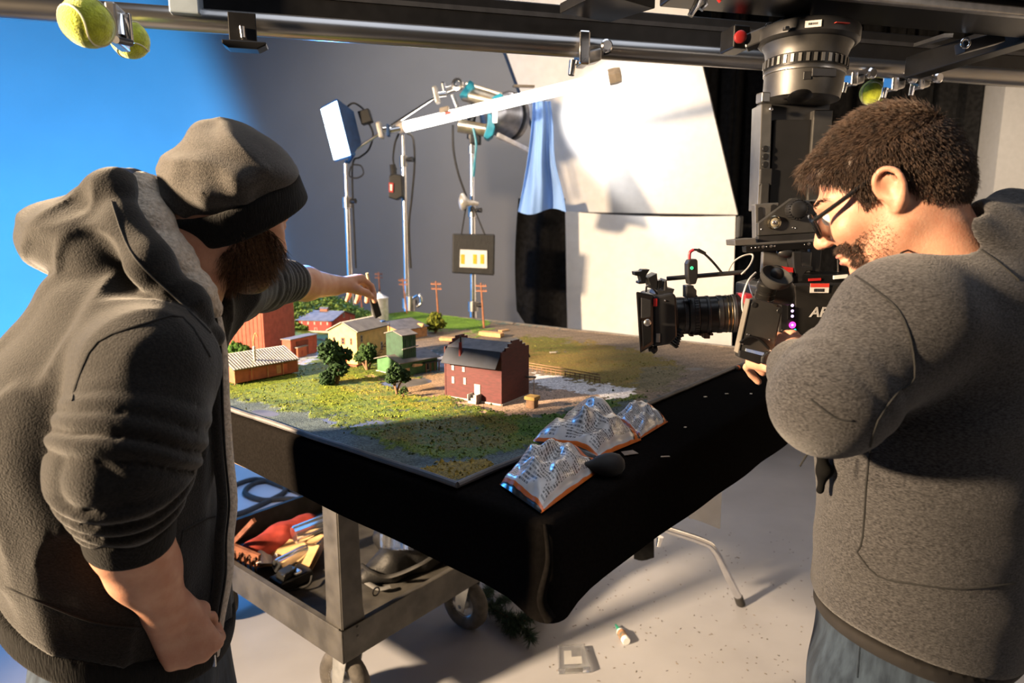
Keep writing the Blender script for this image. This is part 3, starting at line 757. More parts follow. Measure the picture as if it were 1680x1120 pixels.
sdf_obj('hoodie', hoodieA, (-.92, .70, .78), (-.38, 1.58, 1.74), .0045, M_fleece, pA)
def cuffA(p):
    a = A3(armN[2]); b = A3(armN[3]); d = (b - a) / np.linalg.norm(b - a); t = (p - b) @ d
    r = s_cap(p, armN[2], V(armN[3]) + (V(armN[3]) - V(armN[2])).normalized() * .06, .066, .0525)
    return smax(smax(r, np.abs(t + .004) - .024, .006), -s_cap(p, armN[2], V(armN[3]) + (V(armN[3]) - V(armN[2])).normalized() * .06, .055, .044), .002)
sdf_obj('cuff', cuffA, V(armN[3]) - V((.1, .1, .09)), V(armN[3]) + V((.1, .1, .09)), .003, M_rib, pA)
def bandA(p):
    d = torsoA(p) - .002 + .002 * wob(p, 20, 3)
    return smax(smax(d, hemA(p) - .006, .008), -(hemA(p) + .050), .01)
sdf_obj('hem_band', bandA, (-.90, .74, .72), (-.40, 1.30, 1.10), .005, M_rib, pA)
lin = [P(234, 314, 1.01), P(250, 366, .985), P(282, 428, .965), P(322, 480, .965), P(348, 508, .985)]
def liningA(p):
    d = s_poly(p, lin, [.026, .030, .030, .024, .016], .02)
    d = smin(d, s_poly(p, [lin[0], P(245, 312, 1.07), P(290, 350, 1.16)], [.024, .022, .02], .02), .015)
    d = smax(d, -s_cap(p, P(330, 460, 1.04), P(360, 330, 1.06), .060, .06), .01)
    return d + .0018 * wob(p, 160, 5)
sdf_obj('sherpa_lining', liningA, (-.72, .86, 1.32), (-.42, 1.24, 1.66), .004, M_sherpa, pA)
# sherpa-lined zip edge down the front
fz = [P(356, 520, .985), P(364, 580, .985), P(366, 660, .985), P(370, 740, .99), P(377, 820, .99), P(372, 880, .985), P(371, 940, .985), P(360, 1010, .98), P(352, 1075, .975)]
fzs = spline(fz, 6); zm = MB()
zm.tube([q + V((.001, 0, 0)) for q in fzs], [.006 + .005 * math.sin(i / len(fzs) * 3.1) for i in range(len(fzs))], 10).build('sherpa_edge', M_sherpa, pA, True)
MB().tube([q + V((-.007, -.010, 0)) for q in fzs], .0085, 10).build('zip_placket', M_fleece, pA, True)
MB().tube([q + V((.0035, -.010, 0)) for q in fzs], .0018, 6).build('zip', M_black_metal, pA, True)
zp = MB(); zp.cbox(P(351, 1083, .965), (1, 0, 0), (0, 1, 0), (0, 0, 1), .006, .004, .022); zp.build('zip_pull', M_chrome, pA, bevel=.001)
sm = MB()
for ln in ([(345, 585), (300, 520), (240, 530), (160, 560), (128, 620), (118, 660)], [(300, 870), (340, 850), (366, 845)], [(300, 870), (296, 900), (285, 950)], [(230, 1030), (150, 1020), (60, 985), (5, 960)], [(183, 330), (205, 395), (235, 440), (300, 500), (350, 550)]):
    pts = surf_line(hoodieA, ln, 10, .0006)
    if len(pts) > 2: MB().tube(pts, .0014, 5).build('seam', M_stitch, pA, True)
# beanie
e1 = V((1, 0, .22)).normalized(); e2 = V((0, -.90, -.44)).normalized(); e2 = (e2 - e1 * e2.dot(e1)).normalized(); nb = e2.cross(e1) ; nb = nb if nb.z > 0 else -nb
rc = P(381, 332, 1.075)
def ringcoords(p):
    q = p - A3(rc); return q @ A3(e1), q @ A3(e2), q @ A3(nb)
def cuffring(p):
    x, y, z = ringcoords(p); r = np.sqrt((x / .109) ** 2 + (y / .100) ** 2); d = np.abs(r - 1) * .104 - .0075
    return smax(d, np.abs(z + .004 - .002 * np.sin(np.arctan2(y, x) * 3)) - .0265, .010)
def crown(p):
    x, y, z = ringcoords(p)
    d = s_ell(p, rc + nb * .032 + e1 * .004, (.101, .094, .080), [e1, e2, nb])
    d = smin(d, s_ell(p, P(425, 268, 1.06), (.066, .07, .034), [(.84, 0, -.54), (0, 1, 0), (.54, 0, .84)]), .04)
    d = smin(d, s_ell(p, P(372, 262, 1.09), (.062, .07, .048)), .03)
    d = smin(d, s_cap(p, P(338, 228, 1.045), P(340, 275, 1.01), .026, .024), .016)                    # peak lobe
    d = smin(d, s_cap(p, P(345, 228, 1.06), P(390, 236, 1.08), .024, .020), .02)
    d = smin(d, s_poly(p, [P(306, 268, 1.06), P(312, 292, 1.0), P(345, 318, .985), P(400, 330, .985)], [.024, .024, .018, .003], .02), .010)   # slouch roll
    d = smin(d, s_poly(p, [P(312, 262, 1.03), P(345, 286, .995), P(392, 296, .985), P(430, 280, .99)], [.020, .020, .015, .002], .02), .012)
    d = d + .0022 * wob(p * A3((.8, .8, 1.4)), 42, 21) - .007 * np.clip(1 - 2.3 * np.abs(wob(p * A3((.7, .8, 1.6)), 26, 27)), 0, 1) ** 1.4 + .002
    return smax(smax(d, -(z - .015), .006), -s_ell(p, rc - nb * .02, (.088, .082, .080), [e1, e2, nb]), .004)
sdf_obj('beanie_crown', crown, (-.60, .90, 1.46), (-.28, 1.24, 1.76), .0036, M_beanie, pA)
sdf_obj('beanie_cuff', cuffring, (-.60, .93, 1.44), (-.30, 1.22, 1.70), .0032, M_rib, pA)
# beard and hair at the nape
def beard_field(fr, cond, n, seed, dirfn, length, rad, m, parent, name, fn, jit=.3):
    rg = np.random.RandomState(seed); u = rg.normal(size=(n * 12, 3)); u /= np.linalg.norm(u, axis=1)[:, None]
    loc = (u * np.array([.085, .105, .115]) + np.array([0, 0, 0])).astype(np.float32)
    hs = lambda q: head_sdf(q, False)
    for _ in range(8): loc = loc - grad(hs, loc) * hs(loc)[:, None] * .8
    loc = loc.astype(np.float32); loc = loc[cond(loc, rg)][:n]; nr = grad(hs, loc); dr = dirfn(loc, nr)
    W = lambda a: a @ fr.R
    L = length(loc) if callable(length) else length
    return strands(name, fr.wp(loc), W(dr), W(nr), L, rad, m, parent, seed=seed, jit=jit)
bc_ = lambda q, rg: (q[:, 2] < -.012 - .9 * np.clip(q[:, 1] - .03, 0, 1) * .35) & (q[:, 1] > -.012) & (q[:, 2] > -.140) & ((np.abs(q[:, 0]) > .02) | (q[:, 2] < -.05))
def bdir(q, n):
    d = np.tile(np.array([0, .35, -1.0]), (len(q), 1)); return d + n * .9
beard_field(hA, bc_, 6500, 2, bdir, .032, .00055, M_beard, pA, 'beard', None)
def beardshell(p):
    q = hA.loc(p); d = head_sdf(q, False) - .008 + .003 * wob(p, 120, 2)
    m = np.stack([np.abs(q[:, 0]), q[:, 1], q[:, 2]], 1)
    d = smin(d, s_ell(m, (0, .068, -.106), (.036, .028, .020)), .03)
    return smax(smax(d, (q[:, 2] + .026 + .25 * np.clip(q[:, 1] - .03, 0, 1)), .015), -(q[:, 1] - .010), .015)
sdf_obj('beard_base', beardshell, (-.56, .98, 1.34), (-.28, 1.26, 1.62), .0034, M_beard, pA)
# jeans and shoes
def jeansA(p):
    d = s_ecap(p, (-.66, 1.02, .72), (-.655, 1.02, .93), (1, 0, 0), (.125, .165), (.125, .16))
    for yy, fx in ((.93, -.66), (1.12, -.60)):
        d = smin(d, s_poly(p, [(-.65, yy, .78), (fx, yy, .46), (fx - .02, yy, .10)], [.098, .078, .068], .03), .035)
    return smax(d + .003 * wob(p, 28, 3), p[:, 2] * -1 + .06, .005)
sdf_obj('jeans', jeansA, (-.90, .76, .04), (-.40, 1.32, 1.06), .007, M_denim, pA)
for yy, fx in ((.93, -.68), (1.12, -.62)):
    sdf_obj('shoe', lambda p: smax(smin(s_ell(p, (fx + .06, yy, .045), (.15, .048, .05)), s_cap(p, (fx, yy, .05), (fx, yy, .11), .052, .05), .03), -p[:, 2] + .001, .004), (fx - .14, yy - .09, -.01), (fx + .26, yy + .09, .16), .006, M_shoe, pA)
st = MB()
for ln in ([(105, 1100), (130, 1104), (158, 1094)], [(205, 1098), (210, 1115)], [(218, 1118), (222, 1100), (170, 1093)]):
    pts = surf_line(jeansA, ln, 6, .0006)
    if len(pts) > 2: st.tube(pts, .0009, 5)
if st.v: st.build('stitching', M_stitch_tan, pA, True)

# foam brush held in the far hand
br = thing('foam_brush', 'black foam brush with pale wooden handle held above the yellow house', 'brush', P(624, 528, 1.93))
b0, b1, b2 = P(602, 448, 1.85), P(613, 492, 1.885), P(624, 529, 1.93)
MB().tube([b0, lerp(b0, b1, .4), b1], [.0042, .0050, .0040], 12).build('handle', mat('pale_wood', (0.62, 0.47, 0.30), .6, var=.1, scale=60, stretch=(1, 1, .2)), br, True)
fb = MB(); dd = (b2 - b1).normalized(); xx = V((.8, .55, 0)).normalized()
fb.prism([(-.012, 0), (.012, 0), (.012, .060), (-.012, .072)], b1, xx, dd, xx.cross(dd).normalized() * .014); fb.build('foam_head', mat('black_foam', (.022, .022, .024), .95, bump=.4, bscale=500), br, bevel=.003)
tag(MB().tube([b1 - dd * .004, b1 + dd * .006], .0052, 12).build('ferrule', M_black_pl, br, True))

# ---------------------------------------------------------------- person with glasses
pB = thing('person', 'person in grey hoodie and black glasses bending over the cinema camera', 'person', (.62, .95, 0))
hB = Frame((0, 0, 0), V((-.76, .47, -.46)), k=.885)
# own left side points towards the camera: local -x
earB = P(1462, 309, .872); sx = -1 if hB.x.y > 0 else 1
hB.c = earB - (hB.x * (.084 * sx) + hB.f * -.012 + hB.u * .002) * hB.k
TF = V((-.62, .78, 0)).normalized(); TL = V((-TF.y, TF.x, 0))     # torso forward, own left
chB = V((.655, .965, 1.24)); nkF = Frame(hB.c, V((-.84, .36, -.45)), k=.93); nkB = nkF.w(0, -.050, -.150)
shL = P(1480, 530, .84); elL = P(1364, 655, .80); cuL = P(1308, 604, .985); wrL = P(1303, 590, 1.03)
shR = chB - TL * .20 + V((0, 0, .10)); elR = V((.86, 1.22, 1.16)); wrR = V((.66, 1.30, 1.30))
AL = P(1250, 572, 1.10) - wrL
handL = hand_caps(wrL, AL, V((-.35, -.75, .45)), V((.1, .5, .9)), [(30, 40, 25), (34, 44, 25), (36, 46, 25), (38, 46, 25)], [(.012, .016, -.006), (.035, .040, -.016), (.065, .054, -.026), (.088, .056, -.034)], .95)
handR = hand_caps(wrR, V((-.75, .1, .05)), V((0, .9, .3)), V((0, -.3, 1)), [(30, 50, 30)] * 4, [(.012, .016, -.006), (.035, .040, -.016), (.065, .054, -.026), (.088, .056, -.034)], .95)
def bodyB(p):
    d = culled(p, lambda x: head_sdf(hB.loc(x)) * hB.k, hB.c, .17, .10)
    d = smin(d, s_cap(p, hB.w(0, -.030, -.035), nkB - V((0, 0, .03)), .056, .056), .03)
    d = smin(d, s_ecap(p, (.63, .96, .98), chB, TF, (.10, .13), (.10, .13)), .04); d = smin(d, s_cap(p, chB, nkB - V((0, 0, .05)), .09, .06), .04)
    d = smin(d, s_poly(p, [nkB - V((0, 0, .06)), shL, elL, cuL, wrL], [.05, .045, .042, .036, .030], .02), .02)
    d = smin(d, s_poly(p, [nkB - V((0, 0, .06)), shR, elR, wrR], [.05, .045, .042, .030], .02), .02)
    d = smin(d, hand_sdf(p, handL, wrL), .012); d = smin(d, hand_sdf(p, handR, wrR), .012)
    return d
sdf_obj('body', bodyB, (.28, .72, .88), (1.0, 1.46, 1.74), .0030, M_skin, pB, sm=1)
hemB = lambda p: p[:, 2] - (.905 + .02 * wob(p, 9, 2) - .18 * (p[:, 0] - .62))
def torsoB(p):
    d = s_ecap(p, (.650, .945, .93), chB, TF, (.150, .195), (.155, .20))
    d = smin(d, s_ecap(p, chB, nkB - V((-.01, .0, .05)), TF, (.155, .20), (.10, .13)), .05)
    return d
def armB(p):
    d = s_poly(p, [shL, elL, cuL], [.088, .066, .044], .04)
    return d - sleeve_ridges(p, [shL, elL, cuL], .034, .006, 14) + .003
def hoodieB(p):
    d = torsoB(p)
    d = smin(d, s_cap(p, nkB - V((0, 0, .07)), shL, .085, .088), .05); d = smin(d, s_cap(p, nkB - V((0, 0, .07)), shR, .085, .085), .05)
    d = d + .0045 * wob(p * A3((1, 1, .6)), 14, 31) + .0028 * wob(p * A3((.8, .8, 1.2)), 40, 33)
    d = smax(d, -hemB(p), .01)
    d = smin(d, armB(p), .022)
    d = smin(d, s_poly(p, [shR, elR, wrR], [.085, .068, .05], .03), .02)
    # hood folded down at the nape
    hd = s_poly(p, [P(1462, 462, .90), P(1492, 425, .885), P(1565, 378, .885), P(1655, 374, .92), P(1740, 420, .98)], [.014, .022, .034, .046, .055], .03)
    hd = smin(hd, s_ell(p, P(1640, 425, .90), (.12, .075, .055), [(.95, 0, -.3), (0, 1, 0), (.3, 0, .95)]), .04)
    hd = hd + .004 * wob(p, 40, 41)
    d = smin(d, hd, .010)
    d = smax(d, -s_cap(p, nkB + V((0, .0, -.02)), hB.w(0, -.02, -.06), .066, .075), .012)
    return d
sdf_obj('hoodie', hoodieB, (.30, .70, .86), (1.06, 1.40, 1.60), .0048, M_heather, pB)
def cuffB(p):
    a = A3(elL); b = A3(cuL); d = (b - a) / np.linalg.norm(b - a); t = (p - b) @ d
    return smax(smax(s_cap(p, elL, V(cuL) + V(d) * .05, .062, .039), np.abs(t - .012) - .020, .006), -s_cap(p, elL, V(cuL) + V(d) * .06, .055, .033), .002)
sdf_obj('cuff', cuffB, V(cuL) - V((.08, .08, .08)), V(cuL) + V((.08, .08, .08)), .003, M_heather, pB)
def bandB(p):
    d = torsoB(p) + .004 + .003 * wob(p, 20, 3); return smax(smax(d, hemB(p) + .004, .006), -(hemB(p) + .030), .01)
sdf_obj('undershirt_hem', bandB, (.34, .66, .78), (1.0, 1.30, 1.02), .005, mat('brown_black_shirt', (.009, .0075, .007), .9), pB)
sm = MB()
for ln in ([(1403, 452), (1440, 478), (1475, 510), (1495, 560), (1500, 620), (1478, 640)], [(1480, 635), (1440, 690), (1424, 760), (1415, 880), (1405, 905)], [(1405, 905), (1440, 945), (1500, 958), (1580, 966), (1675, 955)], [(1330, 655), (1370, 685), (1400, 690)], [(1478, 415), (1540, 392), (1610, 410), (1678, 465)]):
    pts = surf_line(hoodieB, ln, 10, .0006)
    if len(pts) > 2: MB().tube(pts, .0013, 5).build('seam', M_stitch, pB, True)
dc = [P(1323, 735, .84), P(1324, 745, .84), P(1318, 755, .84), P(1312, 765, .84)]
MB().tube(dc, .0013, 6).build('drawstring', M_stitch, pB, True)
def pk(p): return s_poly(p, [P(1348, 738, .90), P(1352, 770, .90), P(1346, 802, .905)], [.009, .008, .005], .01) + .003 * wob(p, 80, 2)
sdf_obj('pocket_flap', pk, (.38, .84, 1.05), (.50, .98, 1.28), .003, mat('black_lining', (.004, .004, .004), .95, spec=.1), pB)
def jeansB(p):
    d = s_ecap(p, (.610, .95, .74), (.63, .95, .93), (-.85, .5, 0), (.115, .14), (.13, .155))
    for c, k in (((.570, .905), (.56, .90)), ((.67, 1.02), (.65, 1.03))):
        d = smin(d, s_poly(p, [(c[0], c[1], .80), (k[0], k[1], .46), (k[0] + .02, k[1], .10)], [.100, .080, .068], .03), .03)
    return smax(d + .003 * wob(p * A3((1, 1, .6)), 28, 13), -p[:, 2] + .06, .005)
sdf_obj('jeans', jeansB, (.32, .70, .04), (.92, 1.26, 1.06), .007, M_denim, pB)
for c in ((.58, .90), (.67, 1.03)):
    sdf_obj('shoe', lambda p: smax(smin(s_ell(p, (c[0] - .06, c[1] + .03, .045), (.145, .048, .05), [(.87, -.5, 0), (.5, .87, 0), (0, 0, 1)]), s_cap(p, (c[0], c[1], .05), (c[0], c[1], .11), .052, .05), .03), -p[:, 2] + .001, .004), (c[0] - .28, c[1] - .14, -.01), (c[0] + .14, c[1] + .22, .16), .006, M_shoe, pB)
st = MB(); s2 = MB()
for ln, r in (([(1417, 985), (1412, 1040), (1405, 1118)], .0016), ([(1478, 1015), (1480, 1068), (1500, 1080), (1540, 1082), (1560, 1068), (1568, 1050)], .0010), ([(1484, 1015), (1486, 1062), (1505, 1073), (1540, 1075)], .0008)):
    pts = surf_line(jeansB, ln, 8, .0005)
    if len(pts) > 2: (st if r < .0012 else s2).tube(pts, r, 5)
if st.v: st.build('pocket_stitching', M_stitch_tan, pB, True)
if s2.v: s2.build('side_seam', M_denim, pB, True)
# hair
def zmin(y): return np.interp(y, [-.13, -.095, -.05, -.034, -.026, .006, .012, .030, .038, .060, .080, .092, .13], [-.075, -.070, -.055, -.020, .030, .034, -.004, -.012, .030, .052, .066, .072, .075])
def cran(q):
    m = np.stack([np.abs(q[:, 0]), q[:, 1], q[:, 2]], 1)
    d = s_ell(m, (0, -.014, .034), (.083, .104, .103)); d = smin(d, s_ell(m, (0, .062, .078), (.054, .034, .024)), .03)
    return smin(d, s_ell(m, (0, -.06, -.02), (.062, .055, .05)), .03)
def hairB(p):
    q = hB.loc(p); d = cran(q) + .004 + .0022 * wob(p, 130, 7) + .003 * wob(p, 50, 8)
    return smax(d, -(q[:, 2] - zmin(q[:, 1])) + .002 * wob(p, 200, 3), .006)
sdf_obj('hair', hairB, V(hB.c) - V((.17, .17, .14)), V(hB.c) + V((.17, .17, .18)), .0034, M_hair, pB)
rg = np.random.RandomState(5); u = rg.normal(size=(60000, 3)); u /= np.linalg.norm(u, axis=1)[:, None]
q = (u * np.array([.085, .108, .104]) + np.array([0, -.016, .032])).astype(np.float32)
for _ in range(5): q = q - grad(cran, q) * cran(q)[:, None] * .8
q = q.astype(np.float32); q = q[(q[:, 2] > zmin(q[:, 1]) + .002)][:19000]; nr = grad(cran, q)
flow = np.stack([0 * q[:, 0], np.where(q[:, 2] > .07, 1.0, .25), -.15 - 1.4 * np.clip((.09 - q[:, 2]) / .08, 0, 1)], 1)
front = np.clip((q[:, 1] - .045) / .05, 0, 1)[:, None]; flow = flow * (1 - front) + front * np.array([0, .6, -1.0])
flow = flow - nr * (flow * nr).sum(1)[:, None]; flow /= np.maximum(np.linalg.norm(flow, axis=1)[:, None], .05); flow += nr * .28
ln_ = np.where(q[:, 1] > .07, .024, np.where(q[:, 2] < .0, .009, .017))
strands('hair_strands', hB.wp(q), flow @ hB.R, nr @ hB.R, ln_, .00042, M_hair, pB, seed=9, jit=.22)
M_stub = mat('dark_stubble', (0.050, 0.026, 0.015), .6, var=.3, scale=200)
sb = lambda q, rg: (q[:, 1] > .004) & (q[:, 2] > -.125) & ((q[:, 2] < -.022 - .45 * np.clip(q[:, 1] - .01, 0, 1)) & (rg.uniform(size=len(q)) < np.where(q[:, 1] > .055, 1.0, .42)) | ((q[:, 2] < -.040) & (q[:, 2] > -.056) & (q[:, 1] > .072))) & ~((np.abs(q[:, 0]) < .024) & (q[:, 2] > -.080) & (q[:, 2] < -.055))
beard_field(hB, sb, 4200, 6, lambda q, n: n * .8 + np.array([0, .3, -.8]), lambda q: np.where(q[:, 1] > .06, .0095, .0042), .00034, M_stub, pB, 'stubble', None)
M_brow = M_hair
rgb_ = np.random.RandomState(8); nbw = 160
for sgn in (-1, 1):
    t = rgb_.uniform(size=nbw); loc = np.stack([sgn * (.014 + .034 * t), .095 - .022 * t ** 2, .031 + .004 * np.sin(t * 3) + rgb_.normal(size=nbw) * .0016], 1).astype(np.float32)
    for _ in range(5): loc = loc - grad(head_sdf, loc) * head_sdf(loc)[:, None] * .8
    nr = grad(head_sdf, loc.astype(np.float32)); dr = np.tile(np.array([sgn * 1.0, -.2, .15]), (nbw, 1))
    strands('eyebrow', hB.wp(loc), dr @ hB.R, nr @ hB.R, .009, .0004, M_brow, pB, seed=4, jit=.2)
# lips tint and eyes
M_lip = mat('lip_pink', (0.50, 0.18, 0.15), .45, var=.08)
lipf = lambda q: smin(s_ell(q, (0, .0925, -.0585), (.021, .0105, .0052)), s_ell(q, (0, .0905, -.0705), (.0185, .0112, .0062)), .001)
sdf_obj('lips', lambda p: lipf(hB.loc(p)) * hB.k, V(hB.w(0, .09, -.065)) - V((.04, .04, .04)), V(hB.w(0, .09, -.065)) + V((.04, .04, .04)), .0018, M_lip, pB)
for sgn in (-1, 1):
    ey = MB(); ey.ell(hB.w(sgn * .031, .0815, .004), .0115, 16, 10); ey.build('eye', mat('eye_white', (.7, .66, .62), .2), pB, True)
# glasses
gl = MB(); M_frame = mat('black_acetate', (.010, .010, .011), .22, var=0)
for sgn in (-1, 1):
    gl.tube(spline([hB.w(sgn * .081, -.022, .020), hB.w(sgn * .080, -.004, .030), hB.w(sgn * .077, .045, .020), hB.w(sgn * .070, .100, .009)], 6), .0046, 8, flat=.7)
    pts = [hB.w(sgn * (.037 + .028 * math.cos(a)), .107 - .10 * (abs(.028 * math.cos(a)) if math.cos(a) * 1 > 0 else 0), .002 + .019 * math.sin(a) * (1.0 if math.sin(a) > 0 else 1.05)) for a in [2 * math.pi * i / 24 for i in range(24)]]
    gl.tube(pts, .0032, 6, closed=True)
gl.tube([hB.w(-.011, .109, .006), hB.w(0, .112, .009), hB.w(.011, .109, .006)], .0024, 6)
g = gl.build('glasses_frame', M_frame, pB, True)
lm = MB()
for sgn in (-1, 1):
    lm.prism([(.036 + .0265 * math.cos(2 * math.pi * i / 20), .0185 * math.sin(2 * math.pi * i / 20)) for i in range(20)], hB.w(0, .1055, .002), hB.x * sgn, hB.u, hB.f * .0012)
lm.build('lens', mat('clear_lens', (1, 1, 1), .02, var=0, trans=1.0), pB)
# ================================================================ overhead rig
DX = V((2.372, .57, 0)).normalized(); DY = V((-DX.y, DX.x, 0)); UZ = V((0, 0, 1))
def onpipe(px):                                         # point of the pipe axis above pixel column px
    a = V((-.963, 1.3, 1.925)); u = (px - 840) / F_PX
    # solve for the parameter along DX so that the projection lands in the column
    lo_, hi_ = -3, 4
    for _ in range(50):
        m_ = (lo_ + hi_) / 2; q = a + DX * m_; x, y = pxof(q.x, q.y, q.z)
        if x < px: lo_ = m_
        else: hi_ = m_
    return a + DX * lo_
M_pipe = mat('steel_pipe', (0.36, 0.35, 0.34), .30, 1.0, var=.12, scale=25, stretch=(.15, .15, 1))
pipe_a = onpipe(-80); pipe_b = onpipe(1800)
o = MB().cyl(pipe_a, pipe_b, .0225, seg=28).build('steel_pipe', M_pipe, None, True); tag(o, 'long steel pipe crossing overhead below the black slider rail', 'pipe')
rail = thing('slider_rail', 'black slider rail running across the top above the steel pipe', 'rail', onpipe(900) + V((0, .05, .05)))
ra = onpipe(300) + DY * .045 + UZ * .052; rb = onpipe(1800) + DY * .045 + UZ * .052
MB().bar(ra, rb, .085, .075).build('rail_body', M_black_metal, rail, bevel=.003)
MB().bar(ra + DY * -.043 + UZ * -.034, rb + DY * -.043 + UZ * -.034, .006, .006).build('rail_edge', M_alu, rail)
MB().bar(ra + DY * -.044 + UZ * .012, rb + DY * -.044 + UZ * .012, .003, .010).build('rail_groove', M_darkgrey, rail)
ep = MB(); ep.cbox(ra + DX * .012 + DY * -.02 + UZ * -.004, DX, DY, UZ, .055, .13, .095); ep.build('end_plate', mat('aluminium_blue_reflection', (.30, .36, .42), .35, .3, var=.05), rail, bevel=.003)  # blue reflection on the plate put into its base colour
# upper slider carrying the rotating head
up = thing('camera_slider', 'dark camera slider beam above the rotating camera head', 'slider', P(1400, 20, 1.25))
ua = P(1105, 4, 1.150); ub = P(1760, 62, 1.345); ub.z = ua.z = (ua.z + ub.z) / 2
ud = (ub - ua).normalized(); un = V((-ud.y, ud.x, 0))
MB().bar(ua + UZ * .040, ub + UZ * .040, .11, .06).build('beam', M_black_metal, up, bevel=.003)
MB().bar(ua - un * .062 + UZ * .012, ub - un * .062 + UZ * .012, .016, .016).build('front_rod', M_alu, up, bevel=.003)
MB().bar(ua - ud * .22 - un * .040 + UZ * .030, ub - un * .040 + UZ * .030, .008, .010).build('edge_strip', M_alu, up)
mg = MB(); g0 = ua + ud * .10 - un * .10 + UZ * .075; g1 = ub - ud * .13 - un * .10 + UZ * .075
mg.bar(g0, g1, .09, .085).build('motor_housing', mat('grey_housing', (.075, .072, .070), .45, .5, var=.15, scale=20), up, bevel=.006)
cp = MB(); quad = [PZ(918, 22, 1.965), PZ(1000, 37, 1.965), PZ(1075, 14, 1.965), PZ(985, -12, 1.965)]
cp.add([q for q in quad] + [q + UZ * .02 for q in quad], [(0, 1, 2, 3), (7, 6, 5, 4), (0, 4, 5, 1), (1, 5, 6, 2), (2, 6, 7, 3), (3, 7, 4, 0)])
tag(cp.build('cross_plate', M_black_metal, None, bevel=.002), 'flat dark cross plate bridging the rails in front of the reflector', 'plate')
# right-hand diagonal braces
bz = thing('brace_arm', 'dark diagonal brace arm with a ring bolt at the right end of the rig', 'brace', P(1590, 90, 1.5))
MB().bar(P(1497, 112, 1.70), P(1700, 48, 1.38), .045, .05).build('arm', M_black_metal, bz, bevel=.003)
MB().bar(P(1506, 74, 1.62), P(1556, 58, 1.5), .02, .008).build('light_strip', M_alu, bz)
def ringbolt(name, c, r, parent):
    n = V((0, -1, 0)); pts = [c + V((math.cos(a) * r, 0, math.sin(a) * r)) for a in [i * math.tau / 20 for i in range(20)]]
    return MB().tube(pts, r * .26, 8, closed=True).build(name, M_chrome, parent, True)
ringbolt('ring_bolt', P(1584, 71, 1.36), .0085, bz); MB().bar(P(1574, 80, 1.40), P(1640, 62, 1.40), .03, .022).build('bolt_plate', M_darkgrey, bz, bevel=.002)
bb = thing('brake_arm', 'dark brake arm with a red knob left of the rotating head', 'brake', P(1262, 50, 1.3))
MB().bar(P(1222, 72, 1.30), P(1330, 28, 1.25), .03, .026).build('arm', M_darkgrey, bb, bevel=.003)
MB().cbox(P(1206, 66, 1.32), DX, DY, UZ, .035, .05, .042).build('block', M_black_metal, bb, bevel=.003)
MB().lathe([(.0, 0), (.010, 0), (.0115, .002), (.0115, .008), (.009, .010), (0, .010)], P(1213, 62, 1.287), (0, -1, 0), 20).build('knob', mat('red_knob', (.25, .012, .012), .4), bb, True)
ringbolt('ring_bolt', P(1263, 45, 1.262), .0075, bb)

# clamps and tennis balls on the pipe
M_tennis = mat('tennis_felt', (.52, .60, .035), .95, var=.15, scale=80, bump=.6, bscale=350, sheen=.5)
M_seam = mat('tennis_seam', (.62, .62, .45), .8)
def tennis(c, label, rot):
    t = thing('tennis_ball', label, 'ball', c, 'tennis balls on the rig'); r = .0335
    MB().ell(c, r, 28, 18).build('felt', M_tennis, t, True)
    pts = []
    for i in range(60):
        a = i / 60 * math.tau; q = V((math.cos(a) + .44 * math.cos(3 * a), math.sin(a) - .44 * math.sin(3 * a), .9 * math.sin(2 * a)))
        q = q.normalized() * (r + .0004); pts.append(c + Matrix.Rotation(rot, 3, 'X') @ (Matrix.Rotation(rot * .7, 3, 'Z') @ q))
    MB().tube(pts, .0014, 6, closed=True).build('seam', M_seam, t, True)
tennis(P(143, 37, .96), 'large-looking tennis ball, nearest on the left end of the rig', .6)
tennis(P(213, 65, 1.27), 'tennis ball behind the nearest one at the left clamp', 1.5)
tennis(P(1432, 152, 1.86), 'tennis ball above the head of the person in glasses', .3)
def cheese_clamp(c, label, s=1.0, seed=0):
    t = thing('pipe_clamp', label, 'clamp', c); rg = random.Random(seed)
    MB().cbox(c + DX * .0, DX, DY, UZ, .020 * s, .036 * s, .058 * s).build('jaw', M_chrome, t, bevel=.004)
    MB().cbox(c + DX * .02 * s - UZ * .012 * s, DX + UZ * .3, DY, UZ, .028 * s, .03 * s, .022 * s).build('hinge', M_alu, t, bevel=.004)
    MB().lathe([(0, 0), (.012, 0), (.014, .004), (.014, .010), (.010, .014), (0, .014)], c + DX * .034 * s - DY * .028 * s, -DY, 16).build('nut', M_chrome, t, True)
    MB().tube([c + DX * .04 * s, c + DX * .075 * s + UZ * .004], [.008 * s, .006 * s], 12).build('bolt', M_darkgrey, t, True)
    MB().tube([c + DX * -.016 * s - UZ * .02 * s, c + DX * -.02 * s - UZ * .045 * s], [.008 * s, .006 * s], 10).build('pin', M_chrome, t, True)
    return t
cheese_clamp(onpipe(952) + UZ * -.008 - DY * .012, 'chrome pipe clamp on the overhead pipe above the lamp tube', 1.25)
cheese_clamp(P(1396, 124, 1.74), 'chrome pipe clamp just right of the rotating head', .95)
cheese_clamp(P(1462, 132, 1.78), 'chrome pipe clamp beside the tennis ball over the bent head', 1.0)
cheese_clamp(P(1506, 131, 1.80), 'rightmost chrome pipe clamp under the diagonal brace', .9)
lc = thing('tube_clamp', 'chrome clamp holding the left pair of tennis balls', 'clamp', P(198, 48, 1.15))
MB().cbox(P(193, 45, 1.13), DX, DY, UZ, .016, .06, .062).build('jaw', M_alu, lc, bevel=.003)
MB().bar(P(206, 22, 1.14), P(211, 72, 1.14), .016, .008, up=(0, 1, 0)).build('strap', M_chrome, lc, bevel=.002)
MB().tube([P(190, 65, 1.10), P(214, 70, 1.14)], .006, 12).build('bolt', M_darkgrey, lc, True)
MB().tube([P(196, 26, 1.13), P(200, 60, 1.12)], .007, 12).build('pin', M_chrome, lc, True)
